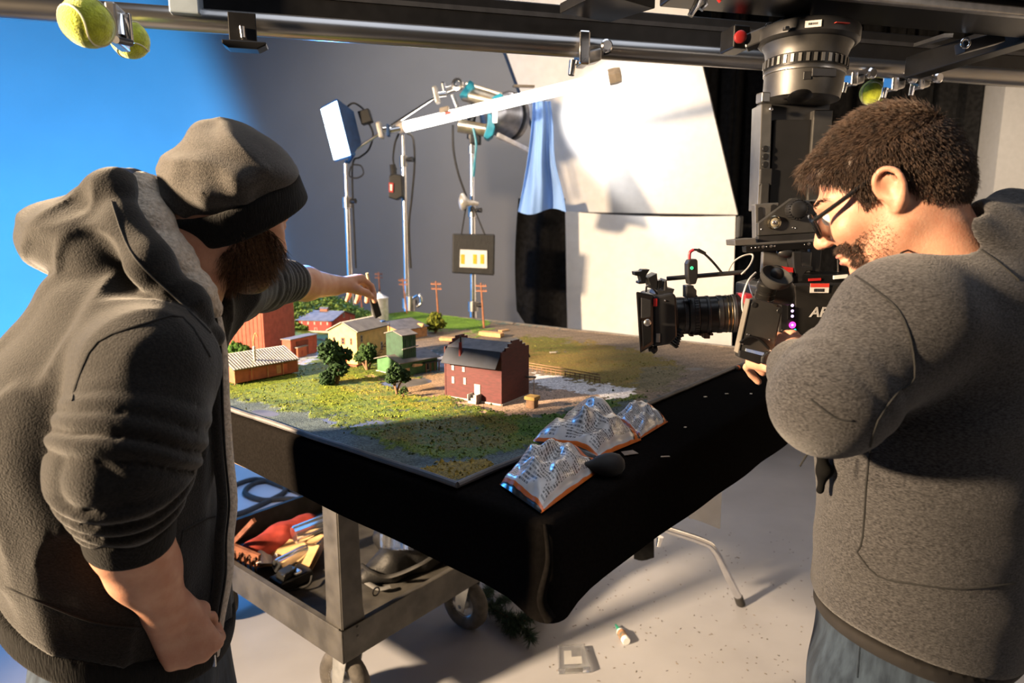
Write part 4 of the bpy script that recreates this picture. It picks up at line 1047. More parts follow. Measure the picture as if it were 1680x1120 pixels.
hb = thing('hanging_bracket', 'black T-shaped bracket hanging from the pipe at upper left', 'bracket', P(400, 58, 1.40))
MB().cbox(P(398, 48, 1.36), DX, DY, UZ, .052, .004, .062).build('plate', M_black_metal, hb, bevel=.0015)
foot = [(-.041, 0), (.041, 0), (.041, -.006), (.024, -.015), (-.030, -.015), (-.041, -.008)]
MB().prism(foot, P(400, 66, 1.345), DX, UZ, DY * .036).build('foot', M_black_metal, hb, bevel=.002)
MB().tube([P(397, 44, 1.352), P(399, 62, 1.352)], [.006, .005], 12).build('bolt', M_chrome, hb, True)
tp = thing('spring_pin', 'chrome spring pin hanging from the slider at the top edge', 'pin', P(1145, 10, 1.14))
MB().tube([P(1148, -6, 1.14), P(1141, 12, 1.14), P(1132, 26, 1.14)], [.006, .006, .005], 10).build('pin', M_chrome, tp, True)
MB().tube([P(1156, -6, 1.14), P(1158, 8, 1.14), P(1150, 16, 1.14)], .004, 8).build('loop', M_chrome, tp, True)
MB().tube([P(1176, -4, 1.14), P(1182, 3, 1.14)], .003, 8).build('red_tip', M_red_pl, tp, True)

# ---------------------------------------------------------------- rotating head and column
M_grey = mat('grey_cast_metal', (.085, .083, .081), .45, .7, var=.10, scale=30)
M_greyl = mat('light_grey_metal', (.24, .235, .225), .38, .8, var=.08, scale=30)
hd = thing('rotating_head', 'grey rotating camera head with ribbed ring, hanging under the slider', 'camera head', P(1320, 110, 1.27))
HC = P(1319, 118, 1.27); pxm = 1.27 / 1060 * 1.0
def zpx(py): return P(1319, py, 1.27).z
ax_ = V((-.045, 0, -1)).normalized(); top = V((HC.x + .003, HC.y, zpx(62)))
Lh = lambda py: (zpx(62) - zpx(py))
hp = thing
MB().lathe([(.086, -.012), (.088, -.008), (.088, .010), (.084, .014), (.080, .016)], top, ax_, 48).build('flange', M_darkgrey, hd, True)
MB().lathe([(.080, .014), (.074, .024), (.071, .034), (.070, Lh(102))], top, ax_, 48).build('upper_collar', M_grey, hd, True)
MB().lathe([(.0695, Lh(100)), (.0725, Lh(102)), (.0725, Lh(118)), (.0695, Lh(119))], top, ax_, 48).build('ribbed_ring', M_black_metal, hd, True)
xr, yr, _ = frame_from(ax_)
for i in range(36):
    a = i / 36 * math.tau; dirv = xr * math.cos(a) + yr * math.sin(a)
    if dirv.y > .25: continue
    mbx = MB(); mbx.cbox(top + ax_ * (Lh(110)) + dirv * .0728, dirv.cross(ax_), dirv, ax_, .0055, .003, .014); mbx.build('rib', M_greyl, hd)
MB().lathe([(.0705, Lh(118.5)), (.0715, Lh(120)), (.0715, Lh(126)), (.070, Lh(127))], top, ax_, 48).build('bright_ring', M_alu, hd, True)
MB().lathe([(.0695, Lh(126)), (.069, Lh(146)), (.066, Lh(165)), (.052, Lh(168)), (.048, Lh(170)), (0, Lh(170))], top, ax_, 48).build('lower_cup', M_grey, hd, True)
MB().lathe([(.020, 0), (.021, .003), (.016, .006), (.006, .007), (0, .007)], P(1312, 157, 1.205), ax_ + V((0, -.4, 0)), 24).build('dome_screw', M_black_metal, hd, True)
for px, py, w_, h_, m_ in ((1300, 138, .013, .014, M_black_pl), (1325, 134, .045, .014, M_darkgrey), (1340, 133, .012, .013, M_greyl)):
    a = (px - 1319) / 1060 * 1.2 / .069; dirv = V((math.sin(max(-1, min(1, a))), -math.cos(max(-1, min(1, a))), 0))
    c = top + ax_ * Lh(py) + dirv * .0688; MB().cbox(c, dirv.cross(UZ), dirv, UZ, w_, .004, h_).build('latch', m_, hd, bevel=.001)
MB().cbox(P(1252, 161, 1.22), DX, DY, UZ, .017, .02, .018).build('side_stop', M_greyl, hd, bevel=.002)
def barcode(name, c, X, N, w_, h_, parent, redtop=False, text_rows=1):
    """white asset sticker with a row of dark bars"""
    X = V(X).normalized(); N = V(N).normalized(); U = N.cross(X).normalized(); U = U if U.z > 0 else -U
    s_ = MB(); s_.cbox(c, X, U, N, w_, h_, .0006); st_ = s_.build(name, mat('sticker_white', (.70, .66, .64), .5, var=.04), parent)
    if redtop: MB().cbox(c + U * h_ * .30 + N * .0004, X, U, N, w_, h_ * .40, .0006).build('sticker_band', mat('sticker_red', (.62, .05, .035), .5, var=.05), parent)
    b_ = MB(); rg = random.Random(4); x = -w_ * .28; yy = -h_ * (.22 if redtop else 0)
    while x < w_ * .28:
        bw = rg.choice((.0006, .0009, .0014)); b_.cbox(c + X * x + U * yy + N * .0004, X, U, N, bw, h_ * .34, .0006); x += bw + .0008
    b_.build('barcode', M_black_pl, parent)['kind'] = 'stuff'
fr_ = top + ax_ * .001
a = -.33; dv = V((math.sin(a), -math.cos(a), 0)); barcode('asset_sticker', fr_ + dv * .0886, dv.cross(UZ) * -1, dv, .026, .011, hd)
a = .22; dv = V((math.sin(a), -math.cos(a), 0)); MB().cbox(fr_ + dv * .0886, dv.cross(UZ), dv, UZ, .027, .008, .001).build('red_sticker', mat('sticker_red', (.62, .05, .035), .5, var=.05), hd)
MB().cyl(P(1312, 50, 1.25), P(1312, 28, 1.25), .006, seg=12).build('post', M_alu, hd, True)
for px in (1290, 1348, 1362): MB().cyl(P(px, 49, 1.20), P(px, 44, 1.20), .006, .005, 10).build('bolt', M_alu, hd, True)

# vertical column
YC = 1.27; colm = thing('camera_column', 'grey vertical bracket column joining rotating head and camera', 'bracket', P(1295, 390, YC))
def face(px0, py0, px1, py1, Y, t, name, m, parent, bevel=.002):
    a = P(px0, py0, Y); b = P(px1, py1, Y); return MB().obox((a.x, Y, b.z), (b.x - a.x, 0, 0), (0, t, 0), (0, 0, a.z - b.z)).build(name, m, parent, bevel=bevel)
face(1250, 168, 1350, 335, YC + .012, .03, 'back_plate', M_darkgrey, colm)
sp = MB(); a = P(1249, 170, YC); b = P(1243, 345, YC); wv = .021
sp.obox(a, (wv, 0, 0), (0, .05, 0), b - a).build('side_rail', M_greyl, colm, bevel=.002)
face(1263, 300, 1246, 345, YC - .004, .01, 'side_foot', M_grey, colm)
face(1336, 180, 1356, 330, YC - .004, .05, 'right_rail', M_grey, colm)
face(1270, 196, 1334, 345, YC + .004, .012, 'black_panel', mat('matt_black_panel', (.008, .008, .009), .6), colm)
face(1248, 276, 1266, 304, YC - .003, .01, 'clamp_block', M_grey, colm)
for py in (244, 257, 270):
    c = P(1255.5, py, YC - .001); MB().lathe([(0, 0), (.0052, 0), (.0060, .001), (.0062, .0025)], c + V((0, -.002, 0)), (0, 1, 0), 16).build('hole', M_black_pl, colm, True)
for p0, p1 in (((1253, 176), (1262, 176)),): MB().ell(P(1265, 179, YC - .006), .0045, 12, 8).build('rivet', M_chrome, colm, True)
# head plate with the two levels and the knob
hp_ = thing('tilt_plate', 'grey triangular tilt plate with black knob and two round bubble levels', 'plate', P(1303, 380, 1.2))
YP = 1.20
def poly_px(pts, Y, t, name, m, parent, bevel=.0015):
    q = [P(x, y, Y) for x, y in pts]; o_ = q[0]
    return MB().prism([(v.x - o_.x, v.z - o_.z) for v in q], o_, (1, 0, 0), (0, 0, 1), (0, t, 0)).build(name, m, parent, bevel=bevel)
poly_px([(1244, 366), (1288, 333), (1299, 325), (1308, 324), (1317, 328), (1366, 352), (1366, 379), (1244, 387)], YP, .012, 'triangle_plate', M_grey, hp_)
poly_px([(1239, 335), (1256, 333), (1278, 332), (1278, 350), (1256, 362), (1244, 372), (1244, 398), (1240, 398)], YP + .014, .02, 'slotted_plate', M_greyl, hp_)
poly_px([(1310, 330), (1345, 326), (1345, 345), (1330, 345)], YP + .016, .02, 'slotted_plate', M_greyl, hp_)
for pts in ([(1244, 341), (1248, 339), (1252, 341), (1252, 366), (1244, 370)], [(1265, 337), (1269, 335), (1274, 337), (1274, 345), (1264, 352)], [(1331, 330), (1339, 330), (1339, 338)]):
    poly_px(pts, YP + .0125, .004, 'slot', M_black_pl, hp_, 0)
poly_px([(1244, 387), (1364, 380), (1366, 388), (1330, 394), (1244, 398)], YP + .002, .03, 'ledge', M_darkgrey, hp_)
kb = P(1303, 344, YP - .001)
MB().lathe([(0, .024), (.012, .024), (.015, .022), (.0165, .016), (.0175, .002), (.0175, 0)], kb, (0, -1, 0), 28).build('knob', M_black_pl, hp_, True)
for i in range(22):
    a = i / 22 * math.tau; MB().cbox(kb + V((math.cos(a) * .017, -.011, math.sin(a) * .017)), (math.cos(a), 0, math.sin(a)), (0, 1, 0), (-math.sin(a), 0, math.cos(a)), .002, .018, .0022).build('grip_rib', M_black_pl, hp_)
M_brass = mat('brass_ring', (.55, .47, .33), .22, 1.0)
M_glassdome = mat('level_glass', (.30, .27, .20), .06, var=.1, coat=.5)
for px, py in ((1269, 365), (1343, 361)):
    c = P(px, py, YP - .001); r = .0125 * 1.0
    lv = MB().lathe([(r * .72, 0), (r * .72, .004), (r * .86, .005), (r, .004), (r, 0)], c, (0, -1, 0), 28, close=False).build('bubble_level_ring', M_brass, hp_, True)
    MB().lathe([(r * .74, .0), (r * .70, .003), (r * .4, .0045), (0, .005)], c, (0, -1, 0), 24).build('bubble_level', M_glassdome, hp_, True)
    MB().ell(c + V((0, -.004, 0)), (.004, .002, .004), 12, 8).build('bubble', M_chrome, hp_, True)
for px, py in ((1301, 373), (1305, 374), (1249, 376), (1363, 372)): MB().ell(P(px, py, YP), (.0016, .0012, .0016), 10, 6).build('screw', M_chrome, hp_, True)
# top plate and accessory bar
tpn = thing('top_plate', 'grey top plate with black accessory rail above the cinema camera', 'plate', P(1270, 405, 1.2))
poly_px([(1205, 393), (1240, 390), (1242, 398), (1330, 393), (1345, 391), (1345, 399), (1206, 403)], YP - .01, .05, 'plate', M_greyl, tpn)
poly_px([(1223, 403), (1334, 396), (1334, 408), (1224, 414)], YP - .016, .02, 'accessory_rail', M_black_metal, tpn)
for px, py, r in ((1233, 406.5, .0012), (1240, 406, .0014), (1245, 405.6, .0018), (1252, 405, .0028), (1258, 404.6, .0015), (1265, 404, .0028), (1271, 403.6, .0018), (1320, 401, .0012), (1327, 400, .0028)):
    MB().lathe([(0, .001), (r * .6, .001), (r, .0005), (r, 0)], P(px, py, YP - .016), (0, -1, 0), 12).build('screw', M_alu, tpn, True)
face(1252, 413, 1330, 448, YP + .03, .012, 'rear_plate', M_greyl, tpn)
face(1330, 395, 1346, 446, YP + .034, .012, 'rear_plate', M_grey, tpn)
# ================================================================ cinema camera
YL = 1.21
cc = thing('cinema_camera', 'black cinema camera with long lens and matte box aimed at the miniature town', 'camera', P(1300, 560, YL))
la = P(1112, 518, YL + .012); lb = P(1226, 513, YL - .004); ld = (lb - la).normalized(); LL = (lb - la).length
ppm = YL / 1060.0
M_lens = mat('lens_barrel_black', (.020, .019, .018), .30, .5, var=.15, scale=40)
M_bronze = mat('bronze_ring', (.28, .21, .12), .25, 1.0)
def lx(px): return (px - 1112) / (1226 - 1112) * LL
def ring(a, b, r, name, m, ch=.0012):
    return MB().lathe([(r - ch, lx(a)), (r, lx(a) + ch), (r, lx(b) - ch), (r - ch, lx(b))], la, ld, 40).build(name, m, cc, True, auto=30)
ring(1100, 1108, .0405, 'lens_front_ring', M_lens); ring(1107, 1121, .0360, 'lens_barrel', M_lens)
ring(1120, 1128, .0352, 'distance_scale', M_darkgrey); ring(1128, 1145, .0372, 'focus_gear', M_black_pl)
ring(1136, 1138, .0380, 'trim_ring', M_darkgrey); ring(1145, 1158, .0355, 'lens_barrel', M_lens); ring(1157, 1163, .0362, 'zoom_ring', M_black_pl)
ring(1162, 1176, .0345, 'lens_barrel', M_lens); ring(1175, 1184, .0358, 'iris_gear', M_black_pl); ring(1183, 1197, .0348, 'lens_barrel', M_lens)
for a in (1190, 1196, 1200): ring(a, a + 2, .0356, 'bronze_band', M_bronze, .0004)
ring(1199, 1206, .0362, 'trim_ring', M_darkgrey); ring(1205, 1217, .0352, 'lens_barrel', M_lens); ring(1214, 1216.5, .0362, 'bronze_band', M_bronze, .0004); ring(1216, 1236, .032, 'lens_mount', M_darkgrey)
for i in range(40):
    a = i / 40 * math.tau; xr, yr, _ = frame_from(ld); dv = xr * math.cos(a) + yr * math.sin(a)
    if dv.y > .3: continue
    MB().cbox(la + ld * lx(1141) + dv * .0374, dv.cross(ld), dv, ld, .0022, .0016, lx(1144) - lx(1138)).build('gear_tooth', M_black_pl, cc)
MB().cbox(P(1158, 549, YL), (1, 0, 0), (0, 1, 0), (0, 0, 1), .011, .02, .012).build('lens_foot', M_black_pl, cc, bevel=.001)
for px in (1118, 1134, 1150, 1166): MB().cbox(P(px, 550 - (px - 1118) * .05, YL - .01), (1, 0, 0), (0, 1, 0), (0, 0, 1), .006, .012, .004).build('lug', M_black_pl, cc)
# matte box
poly_px([(1072, 487), (1104, 480), (1110, 486), (1112, 552), (1100, 565), (1072, 569)], YL - .060, .125, 'matte_box_body', M_black_pl, cc, .004)
fl = MB(); fq = [(1043.5, 478), (1050, 579), (1074, 565), (1073, 484)]
n_ = [P(x, y, YL - .075 if x < 1060 else YL - .058) for x, y in fq]; f_ = [P(x, y, YL + .085 if x < 1060 else YL + .062) for x, y in fq]
fl.add(n_ + f_, [(0, 1, 2, 3), (7, 6, 5, 4), (0, 4, 5, 1), (1, 5, 6, 2), (2, 6, 7, 3), (3, 7, 4, 0)]); fl.build('matte_box_hood', M_black_pl, cc, bevel=.003)
poly_px([(1052, 488), (1068, 492), (1068, 520), (1052, 522)], YL - .078, .004, 'hood_panel', M_darkgrey, cc, .001)
poly_px([(1053, 526), (1068, 526), (1069, 560), (1055, 570)], YL - .077, .004, 'hood_panel', M_black_metal, cc, .001)
MB().lathe([(0, .004), (.004, .004), (.0065, .002), (.0065, 0)], P(1062, 529, YL - .078), (0, -1, 0), 20).build('pivot_screw', M_alu, cc, True)
MB().cbox(P(1075, 496, YL - .061), (1, 0, 0), (0, 0, 1), (0, 1, 0), .0065, .014, .001).build('red_badge', M_red_pl, cc)
MB().cbox(P(1079.5, 554, YL - .061), (1, 0, 0), (0, 0, 1), (0, 1, 0), .0075, .016, .001).build('latch_plate', M_alu, cc, bevel=.0006)
MB().ell(P(1091, 493, YL - .061), .0016, 8, 6).build('screw', M_chrome, cc, True)
for i in range(7): MB().cbox(P(1105 + i * 1.4, 565 - i * 4, YL - .03), (1, 0, .6), (0, 1, 0), (-.6, 0, 1), .006, .05, .004).build('bellows_step', M_black_pl, cc)
kn = [P(1066, 573, YL - .05), P(1076, 568, YL - .05)]
MB().tube([P(1064, 573, YL - .05), P(1078, 571, YL - .05)], [.0045, .005], 10).build('lock_knob', M_black_pl, cc, True)
MB().tube([P(1068, 570, YL - .05), P(1075, 578, YL - .05)], [.005, .0045], 10).build('lock_knob', M_black_pl, cc, True)
# top flags bracket
poly_px([(1041, 446), (1052, 445), (1054, 442), (1066.5, 442), (1060, 452), (1059, 465), (1048, 466), (1048, 462), (1052, 461), (1050, 453), (1042, 452)], YL - .02, .03, 'flag_bracket', M_black_pl, cc, .001)
poly_px([(1063, 456), (1078, 448), (1079, 462), (1078, 474), (1069, 474), (1066, 464)], YL - .03, .045, 'flag_holder', M_black_pl, cc, .001)
poly_px([(1080, 460), (1086, 459), (1087, 470), (1080, 476)], YL - .03, .04, 'flag_holder', M_black_metal, cc, .001)
poly_px([(1091, 462), (1094, 458), (1095, 472), (1107, 474), (1104, 482), (1074, 483), (1078, 476), (1090, 476)], YL - .035, .05, 'top_clamp', M_darkgrey, cc, .001)
MB().tube(spline([P(1060, 478, YL - .05), P(1062, 468, YL - .06), P(1072, 474, YL - .06), P(1078, 482, YL - .05)], 6), .0018, 6).build('tether', M_black_pl, cc, True)
# rod with focus motor
MB().tube([P(1094, 457, YL - .01), P(1222, 446, YL - .02)], .0042, 14).build('support_rod', M_darkgrey, cc, True)
poly_px([(1128, 433), (1131, 426), (1142, 424.5), (1145, 427), (1145.5, 455), (1142, 466), (1131, 467), (1128.5, 455)], YL - .035, .024, 'focus_motor', M_black_pl, cc, .002)
poly_px([(1127, 469), (1138, 468), (1139, 472), (1143, 476), (1143, 484), (1138, 488), (1127, 489)], YL - .035, .03, 'motor_bracket', M_black_pl, cc, .001)
MB().lathe([(.0014, .0008), (.0024, .0008), (.0028, 0)], P(1135, 439.5, YL - .0355), (0, -1, 0), 20, close=False).build('status_ring', mat('green_led', (.02, .4, .1), .4, emit=(.05, 1, .25), estr=3), cc, True)
MB().tube(spline([P(1131, 425, YL - .025), P(1132, 414, YL - .025), P(1138, 409.5, YL - .025)], 6), .0028, 10).build('red_cable', mat('red_cable', (.45, .03, .05), .4), cc, True)
MB().tube(spline([P(1138, 409.5, YL - .025), P(1150, 412, YL - .025), P(1168, 428, YL - .02), P(1184, 447, YL - .02)], 8), [.0022] * 25, 8).build('cable', M_black_pl, cc, True)
MB().tube([P(1145, 410, YL - .025), P(1157, 416, YL - .024)], [.0036, .0030], 10).build('cable_sleeve', M_black_pl, cc, True)
M_greycable = mat('grey_cable', (.36, .36, .36), .45)
MB().tube(spline([P(1195, 444, YL - .02), P(1203, 430, YL - .02), P(1218, 420, YL - .02), P(1233, 417, YL - .02), P(1235, 424, YL - .03), P(1228, 438, YL - .04), P(1216, 450, YL - .04)], 8), .0016, 8).build('grey_cable', M_greycable, cc, True)
MB().tube(spline([P(1240, 447, YL - .05), P(1228, 460, YL - .06), P(1219, 485, YL - .06), P(1218, 505, YL - .06), P(1222, 516, YL - .06)], 8), .0018, 8).build('grey_cable', M_greycable, cc, True)
MB().tube(spline([P(1238, 456, YL - .06), P(1229, 462, YL - .08), P(1231, 476, YL - .10), P(1237, 490, YL - .11)], 8), .0010, 6).build('thin_cable', M_alu, cc, True)
# camera body
poly_px([(1243, 470), (1262, 465), (1420, 463), (1425, 575), (1252, 572), (1240, 548)], YL - .035, .12, 'camera_body', M_black_pl, cc, .004)
poly_px([(1304, 468), (1420, 466), (1420, 562), (1306, 562)], YL - .038, .006, 'side_cover', mat('ribbed_black_cover', (.016, .015, .014), .38, .2, var=.2, scale=18), cc, .002)
poly_px([(1222, 483), (1236, 482), (1236, 506), (1224, 513)], YL - .04, .05, 'red_mount_lever', mat('deep_red_metal', (.30, .02, .03), .4), cc, .002)
poly_px([(1290, 452), (1420, 449), (1420, 464), (1290, 466)], YL - .03, .09, 'top_rail', M_black_metal, cc, .002)
poly_px([(1327, 457), (1347, 456), (1347, 460), (1327, 461)], YL - .032, .004, 'red_strip', M_red_pl, cc, 0)
poly_px([(1368, 452), (1391, 450), (1391, 456), (1368, 458)], YL - .033, .004, 'white_sticker', M_white_pl, cc, 0)
poly_px([(1276, 436), (1302, 439), (1302, 448), (1288, 446)], YL - .03, .03, 'red_shim', M_red_pl, cc, .001)
poly_px([(1288, 448), (1300, 446), (1300, 465), (1290, 466)], YL - .034, .03, 'top_clamp', M_alu, cc, .001)
poly_px([(1301, 413), (1316, 412), (1316, 436), (1334, 437), (1334, 444), (1324, 445), (1318, 452), (1318, 462), (1308, 463), (1302, 440)], YL - .03, .03, 'handle_post', M_black_pl, cc, .002)
MB().ell(P(1290, 414, YL - .015), (.018, .012, .010), 18, 10).build('handle_knob', M_black_pl, cc, True)
MB().cyl(P(1401, 424, YL), P(1401, 445, YL), .006, seg=14).build('antenna_base', M_chrome, cc, True)
MB().cyl(P(1374, 426, YL), P(1375, 446, YL), .0012, seg=8).build('antenna', M_alu, cc, True)
MB().ell(P(1396, 443, YL - .01), (.004, .003, .004), 10, 8).build('red_button', M_red_pl, cc, True)
barcode('asset_sticker', P(1344.5, 472.5, YL - .0395), (1, 0, 0), (0, -1, 0), .034, .017, cc, redtop=True)
def text_mesh(txt, c, X, U, size, depth, m, parent, name, shear=0.0, align='LEFT'):
    cu = bpy.data.curves.new(name, 'FONT'); cu.body = txt; cu.size = size; cu.extrude = depth; cu.shear = shear; cu.align_x = align; cu.offset = size * .018
    to = bpy.data.objects.new(name + '_tmp', cu); C.objects.link(to); dg = bpy.context.evaluated_depsgraph_get()
    me = bpy.data.meshes.new_from_object(to.evaluated_get(dg)); bpy.data.objects.remove(to); bpy.data.curves.remove(cu)
    X = V(X).normalized(); U = V(U).normalized(); N = X.cross(U); org = ORG[parent]
    for v in me.vertices: q = v.co.copy(); v.co = V(c) - org + X * q.x + U * q.y + N * q.z
    me.materials.clear(); me.materials.append(m); o_ = bpy.data.objects.new(name, me); C.objects.link(o_); o_.parent = parent; ORG[o_] = org; return o_
text_mesh('ARRI', P(1328, 519.5, YL - .0385), (1, 0, .0), (0, 0, 1), .0255, .0004, mat('grey_lettering', (.45, .44, .43), .5), cc, 'lettering', shear=.25)
M_btn = mat('lit_button', (.6, .5, .65), .4, emit=(.85, .6, 1.0), estr=1.6)
for py in (490, 501, 510, 518.5):
    MB().lathe([(0, .0012), (.0022, .0012), (.0028, 0)], P(1300, py, YL - .037), (0, -1, 0), 14).build('menu_button', M_btn, cc, True)
poly_px([(1292, 485), (1305, 485), (1305, 524), (1292, 524)], YL - .0365, .003, 'button_panel', M_black_metal, cc, .001)
MB().lathe([(0, .0010), (.0038, .0010), (.0042, .0014), (.0058, .0014), (.0062, 0)], P(1300, 533, YL - .037), (0, -1, 0), 24).build('record_button', mat('magenta_lamp', (.7, .05, .5), .4, emit=(1.0, .06, .62), estr=2.2), cc, True)
MB().ell(P(1300, 533, YL - .0385), (.0022, .0008, .0018), 10, 6).build('record_mark', mat('white_lamp', (.9, .9, .9), .4, emit=(1, .9, 1), estr=2), cc, True)
MB().ell(P(1304.5, 541.5, YL - .037), (.0026, .001, .0026), 12, 6).build('power_lamp', mat('teal_led', (.0, .5, .4), .4, emit=(0, .9, .6), estr=2), cc, True)
poly_px([(1276, 544), (1284, 540), (1286, 546), (1277, 548)], YL - .05, .006, 'latch_lever', M_chrome, cc, .001)
poly_px([(1278, 500), (1283, 498), (1282, 545), (1277, 547)], YL - .05, .006, 'latch_bar', M_alu, cc, .001)
# viewfinder
ev = thing('viewfinder', 'black eyepiece viewfinder with rubber eyecup angled up beside the camera body', 'viewfinder', P(1258, 470, 1.10))
ea = P(1253, 492, 1.10); eb = P(1262, 456, 1.085); ed = (eb - ea).normalized()
MB().lathe([(.016, 0), (.0165, .002), (.0165, .014), (.0158, .015), (.0158, .020), (.0168, .021), (.0168, .030), (.0155, .032), (.0155, .037)], ea, ed, 28).build('barrel', M_lens, ev, True, auto=30)
MB().lathe([(.0172, .005), (.0172, .006)], ea, ed, 28).build('barrel_ring', M_chrome, ev, True)
ecn = (ed + V((.15, -.25, 0))).normalized()
MB().lathe([(.015, .034), (.020, .038), (.025, .044), (.027, .054), (.025, .055), (.021, .048), (.014, .042), (0, .041)], ea, ecn, 28).build('eyecup', M_rubber, ev, True)
def eyelug(p): return smin(s_cap(p, P(1272, 452, 1.10), P(1292, 470, 1.11), .018, .010), s_cap(p, P(1262, 480, 1.11), P(1290, 488, 1.12), .018, .014), .02)
sdf_obj('side_housing', eyelug, P(1275, 470, 1.11) - V((.06, .06, .06)), P(1275, 470, 1.11) + V((.06, .06, .06)), .003, M_black_pl, ev)
# monitor slab
mo = thing('camera_monitor', 'slim grey-backed monitor hanging at a slant below the viewfinder', 'monitor', P(1245, 590, 1.05))
Ym = 1.045
def mpoly(pts, dy, t, name, m, bevel=.0015): return poly_px(pts, Ym + dy, t, name, m, mo, bevel)
mpoly([(1231, 491), (1240, 489), (1282, 501), (1285, 507), (1268, 588), (1262, 592), (1215, 585), (1210.5, 580)], 0, .016, 'back_shell', mat('dark_slate_plastic', (.030, .029, .028), .45, var=.1), .004)
mpoly([(1229, 491), (1232, 490.5), (1212.5, 580), (1209.5, 579)], -.001, .018, 'edge_trim', mat('beige_trim', (.16, .145, .125), .4), .001)
arc = [P(1214 + 0 + 48 * (i / 16), 562 - 14 * math.sin(math.pi * i / 16) + 10 * i / 16, Ym - .003) for i in range(17)]
MB().tube(arc, .0022, 8).build('bail_handle', M_black_metal, mo, True)
mpoly([(1213, 574), (1258, 584), (1254, 594), (1246, 598), (1212, 586)], -.004, .02, 'base_bar', M_black_pl, .002)
mpoly([(1224, 571.5), (1254, 578.5), (1252, 583.5), (1223, 576)], -.0046, .002, 'mini_screen', mat('blue_screen', (.10, .15, .30), .3, col2=(.25, .27, .2), scale=60, emit=(.25, .35, .7), estr=.25), 0)
mpoly([(1250, 585), (1262, 576), (1268, 582), (1269, 592), (1262, 598), (1249, 597)], -.008, .024, 'hinge', M_black_pl, .003)
for px, py in ((1226, 548.5), (1229, 549.5), (1262, 557), (1264, 575), (1218, 564)): MB().ell(P(px, py, Ym - .0005), (.0014, .001, .0014), 8, 6).build('screw', M_chrome, mo, True)
mpoly([(1269, 499), (1276, 500), (1274, 503)], -.0008, .002, 'corner_mark', mat('brass_ring', (.55, .47, .33), .22, 1.0), 0)
for px, py in ((1237, 500), (1279, 510)): MB().lathe([(0, .001), (.004, .001), (.0045, 0)], P(px, py, Ym), (0, -1, 0), 16).build('corner_pad', M_black_pl, mo, True)
# ================================================================ light stands and lamps behind the table
KD = 1.18                                               # stands are set well behind the table
def Q(x, y, Y): return P(x, y, Y * KD)
def poly_q(pts, Y, t, name, m, parent, bevel=.0015): return poly_px(pts, Y * KD, t, name, m, parent, bevel)
def stand(label, px, pyt, Y, sections, rot=0.2, name='light_stand'):
    top = Q(px, pyt, Y); Y = top.y; base = V((top.x, Y, 0)); t = thing(name, label, 'light stand', base)
    z = top.z; secs = sections
    zz = [z] + [P(px, s, Y).z for s, _ in secs[1:]] + [.22]
    for i, (_, r) in enumerate(secs):
        MB().cyl(V((top.x, Y, zz[i])), V((top.x, Y, zz[i + 1] - .01)), r, seg=18).build('column', M_chrome, t, True)
        if i: MB().cyl(V((top.x, Y, zz[i] - .035)), V((top.x, Y, zz[i] + .02)), r * 1.5, seg=18).build('collar', M_alu, t, True)
        if i:
            k = V((top.x, Y, zz[i])); MB().tube([k, k + V((.05, -.02, .0))], [.008, .014], 10).build('lock_knob', M_black_pl, t, True)
    for i in range(3):
        a = rot + i * math.tau / 3; d = V((math.cos(a), math.sin(a), 0))
        MB().tube(spline([base + UZ * (.30 - .05 * i), base + d * .10 + UZ * (.28 - .05 * i), base + d * .42 + UZ * .03, base + d * .46 + UZ * .012], 6), .0125, 12).build('leg', M_chrome, t, True)
    return t, top
s1, t1 = stand('leftmost chrome stand, carrying the blue-white LED panel', 567, 268, 3.0, [(268, .011), (330, .016), (470, .018)], .4)
s2, t2 = stand('middle chrome stand behind the silo, holding the lamp tube', 661, 222, 2.98, [(222, .010), (262, .014), (495, .018)], 1.1)
s3, t3 = stand('right-hand chrome stand beside the black cloth, carrying the big spotlight', 774, 236, 3.05, [(236, .012), (345, .016), (500, .020)], .8)
# C-stand feet hardware seen above the board
cl = thing('stand_clip', 'chrome clamp on the middle stand just above the miniature fields', 'clamp', Q(682, 497, 2.95))
MB().tube(spline([Q(676, 490, 2.95), Q(688, 484, 2.93), Q(691, 497, 2.93), Q(684, 503, 2.93)], 6), .008, 10).build('hook', M_chrome, cl, True)
MB().cyl(Q(674, 486, 2.96), Q(674, 510, 2.96), .026, seg=16).build('sleeve', M_alu, cl, True)
# LED panel
led = thing('led_panel', 'slim LED panel light glowing blue-white on the leftmost stand', 'lamp', t1)
n = V((-.80, -.52, -.22)).normalized(); c = Q(550, 216, 2.98); Xl = V((-n.y, n.x, 0)).normalized(); Ul = Xl.cross(n).normalized(); Ul = Ul if Ul.z > 0 else -Ul
MB().cbox(c, Xl, Ul, n, .25, .265, .004).build('diffuser', mat('led_face', (.8, .85, 1), .4, emit=(.62, .82, 1.0), estr=14), led)
bk = MB(); q = [c - n * .003 + Xl * a * .135 + Ul * b * .145 for a, b in ((-1, -1), (1, -1), (1, 1), (-1, 1))]; q2 = [c - n * .10 + Xl * a * .07 + Ul * b * .08 for a, b in ((-1, -1), (1, -1), (1, 1), (-1, 1))]
bk.add(q + q2, [(0, 1, 2, 3), (7, 6, 5, 4), (0, 4, 5, 1), (1, 5, 6, 2), (2, 6, 7, 3), (3, 7, 4, 0)])
M_ledbody = mat('led_housing_blue_flare', (.015, .06, .17), .5, .2); bk.build('housing', M_ledbody, led, bevel=.004)  # blue flare around the panel painted into the housing colour
MB().tube([c + Ul * -.13 + n * -.02 + Xl * .13, c + Ul * -.16 + n * -.03, t1 + UZ * .01], .010, 10).build('yoke', M_ledbody, led, True)
MB().cbox(Q(600, 192, 3.0), (1, 0, .3), (0, 1, 0), (-.3, 0, 1), .06, .05, .07).build('driver_box', M_black_pl, led, bevel=.005)
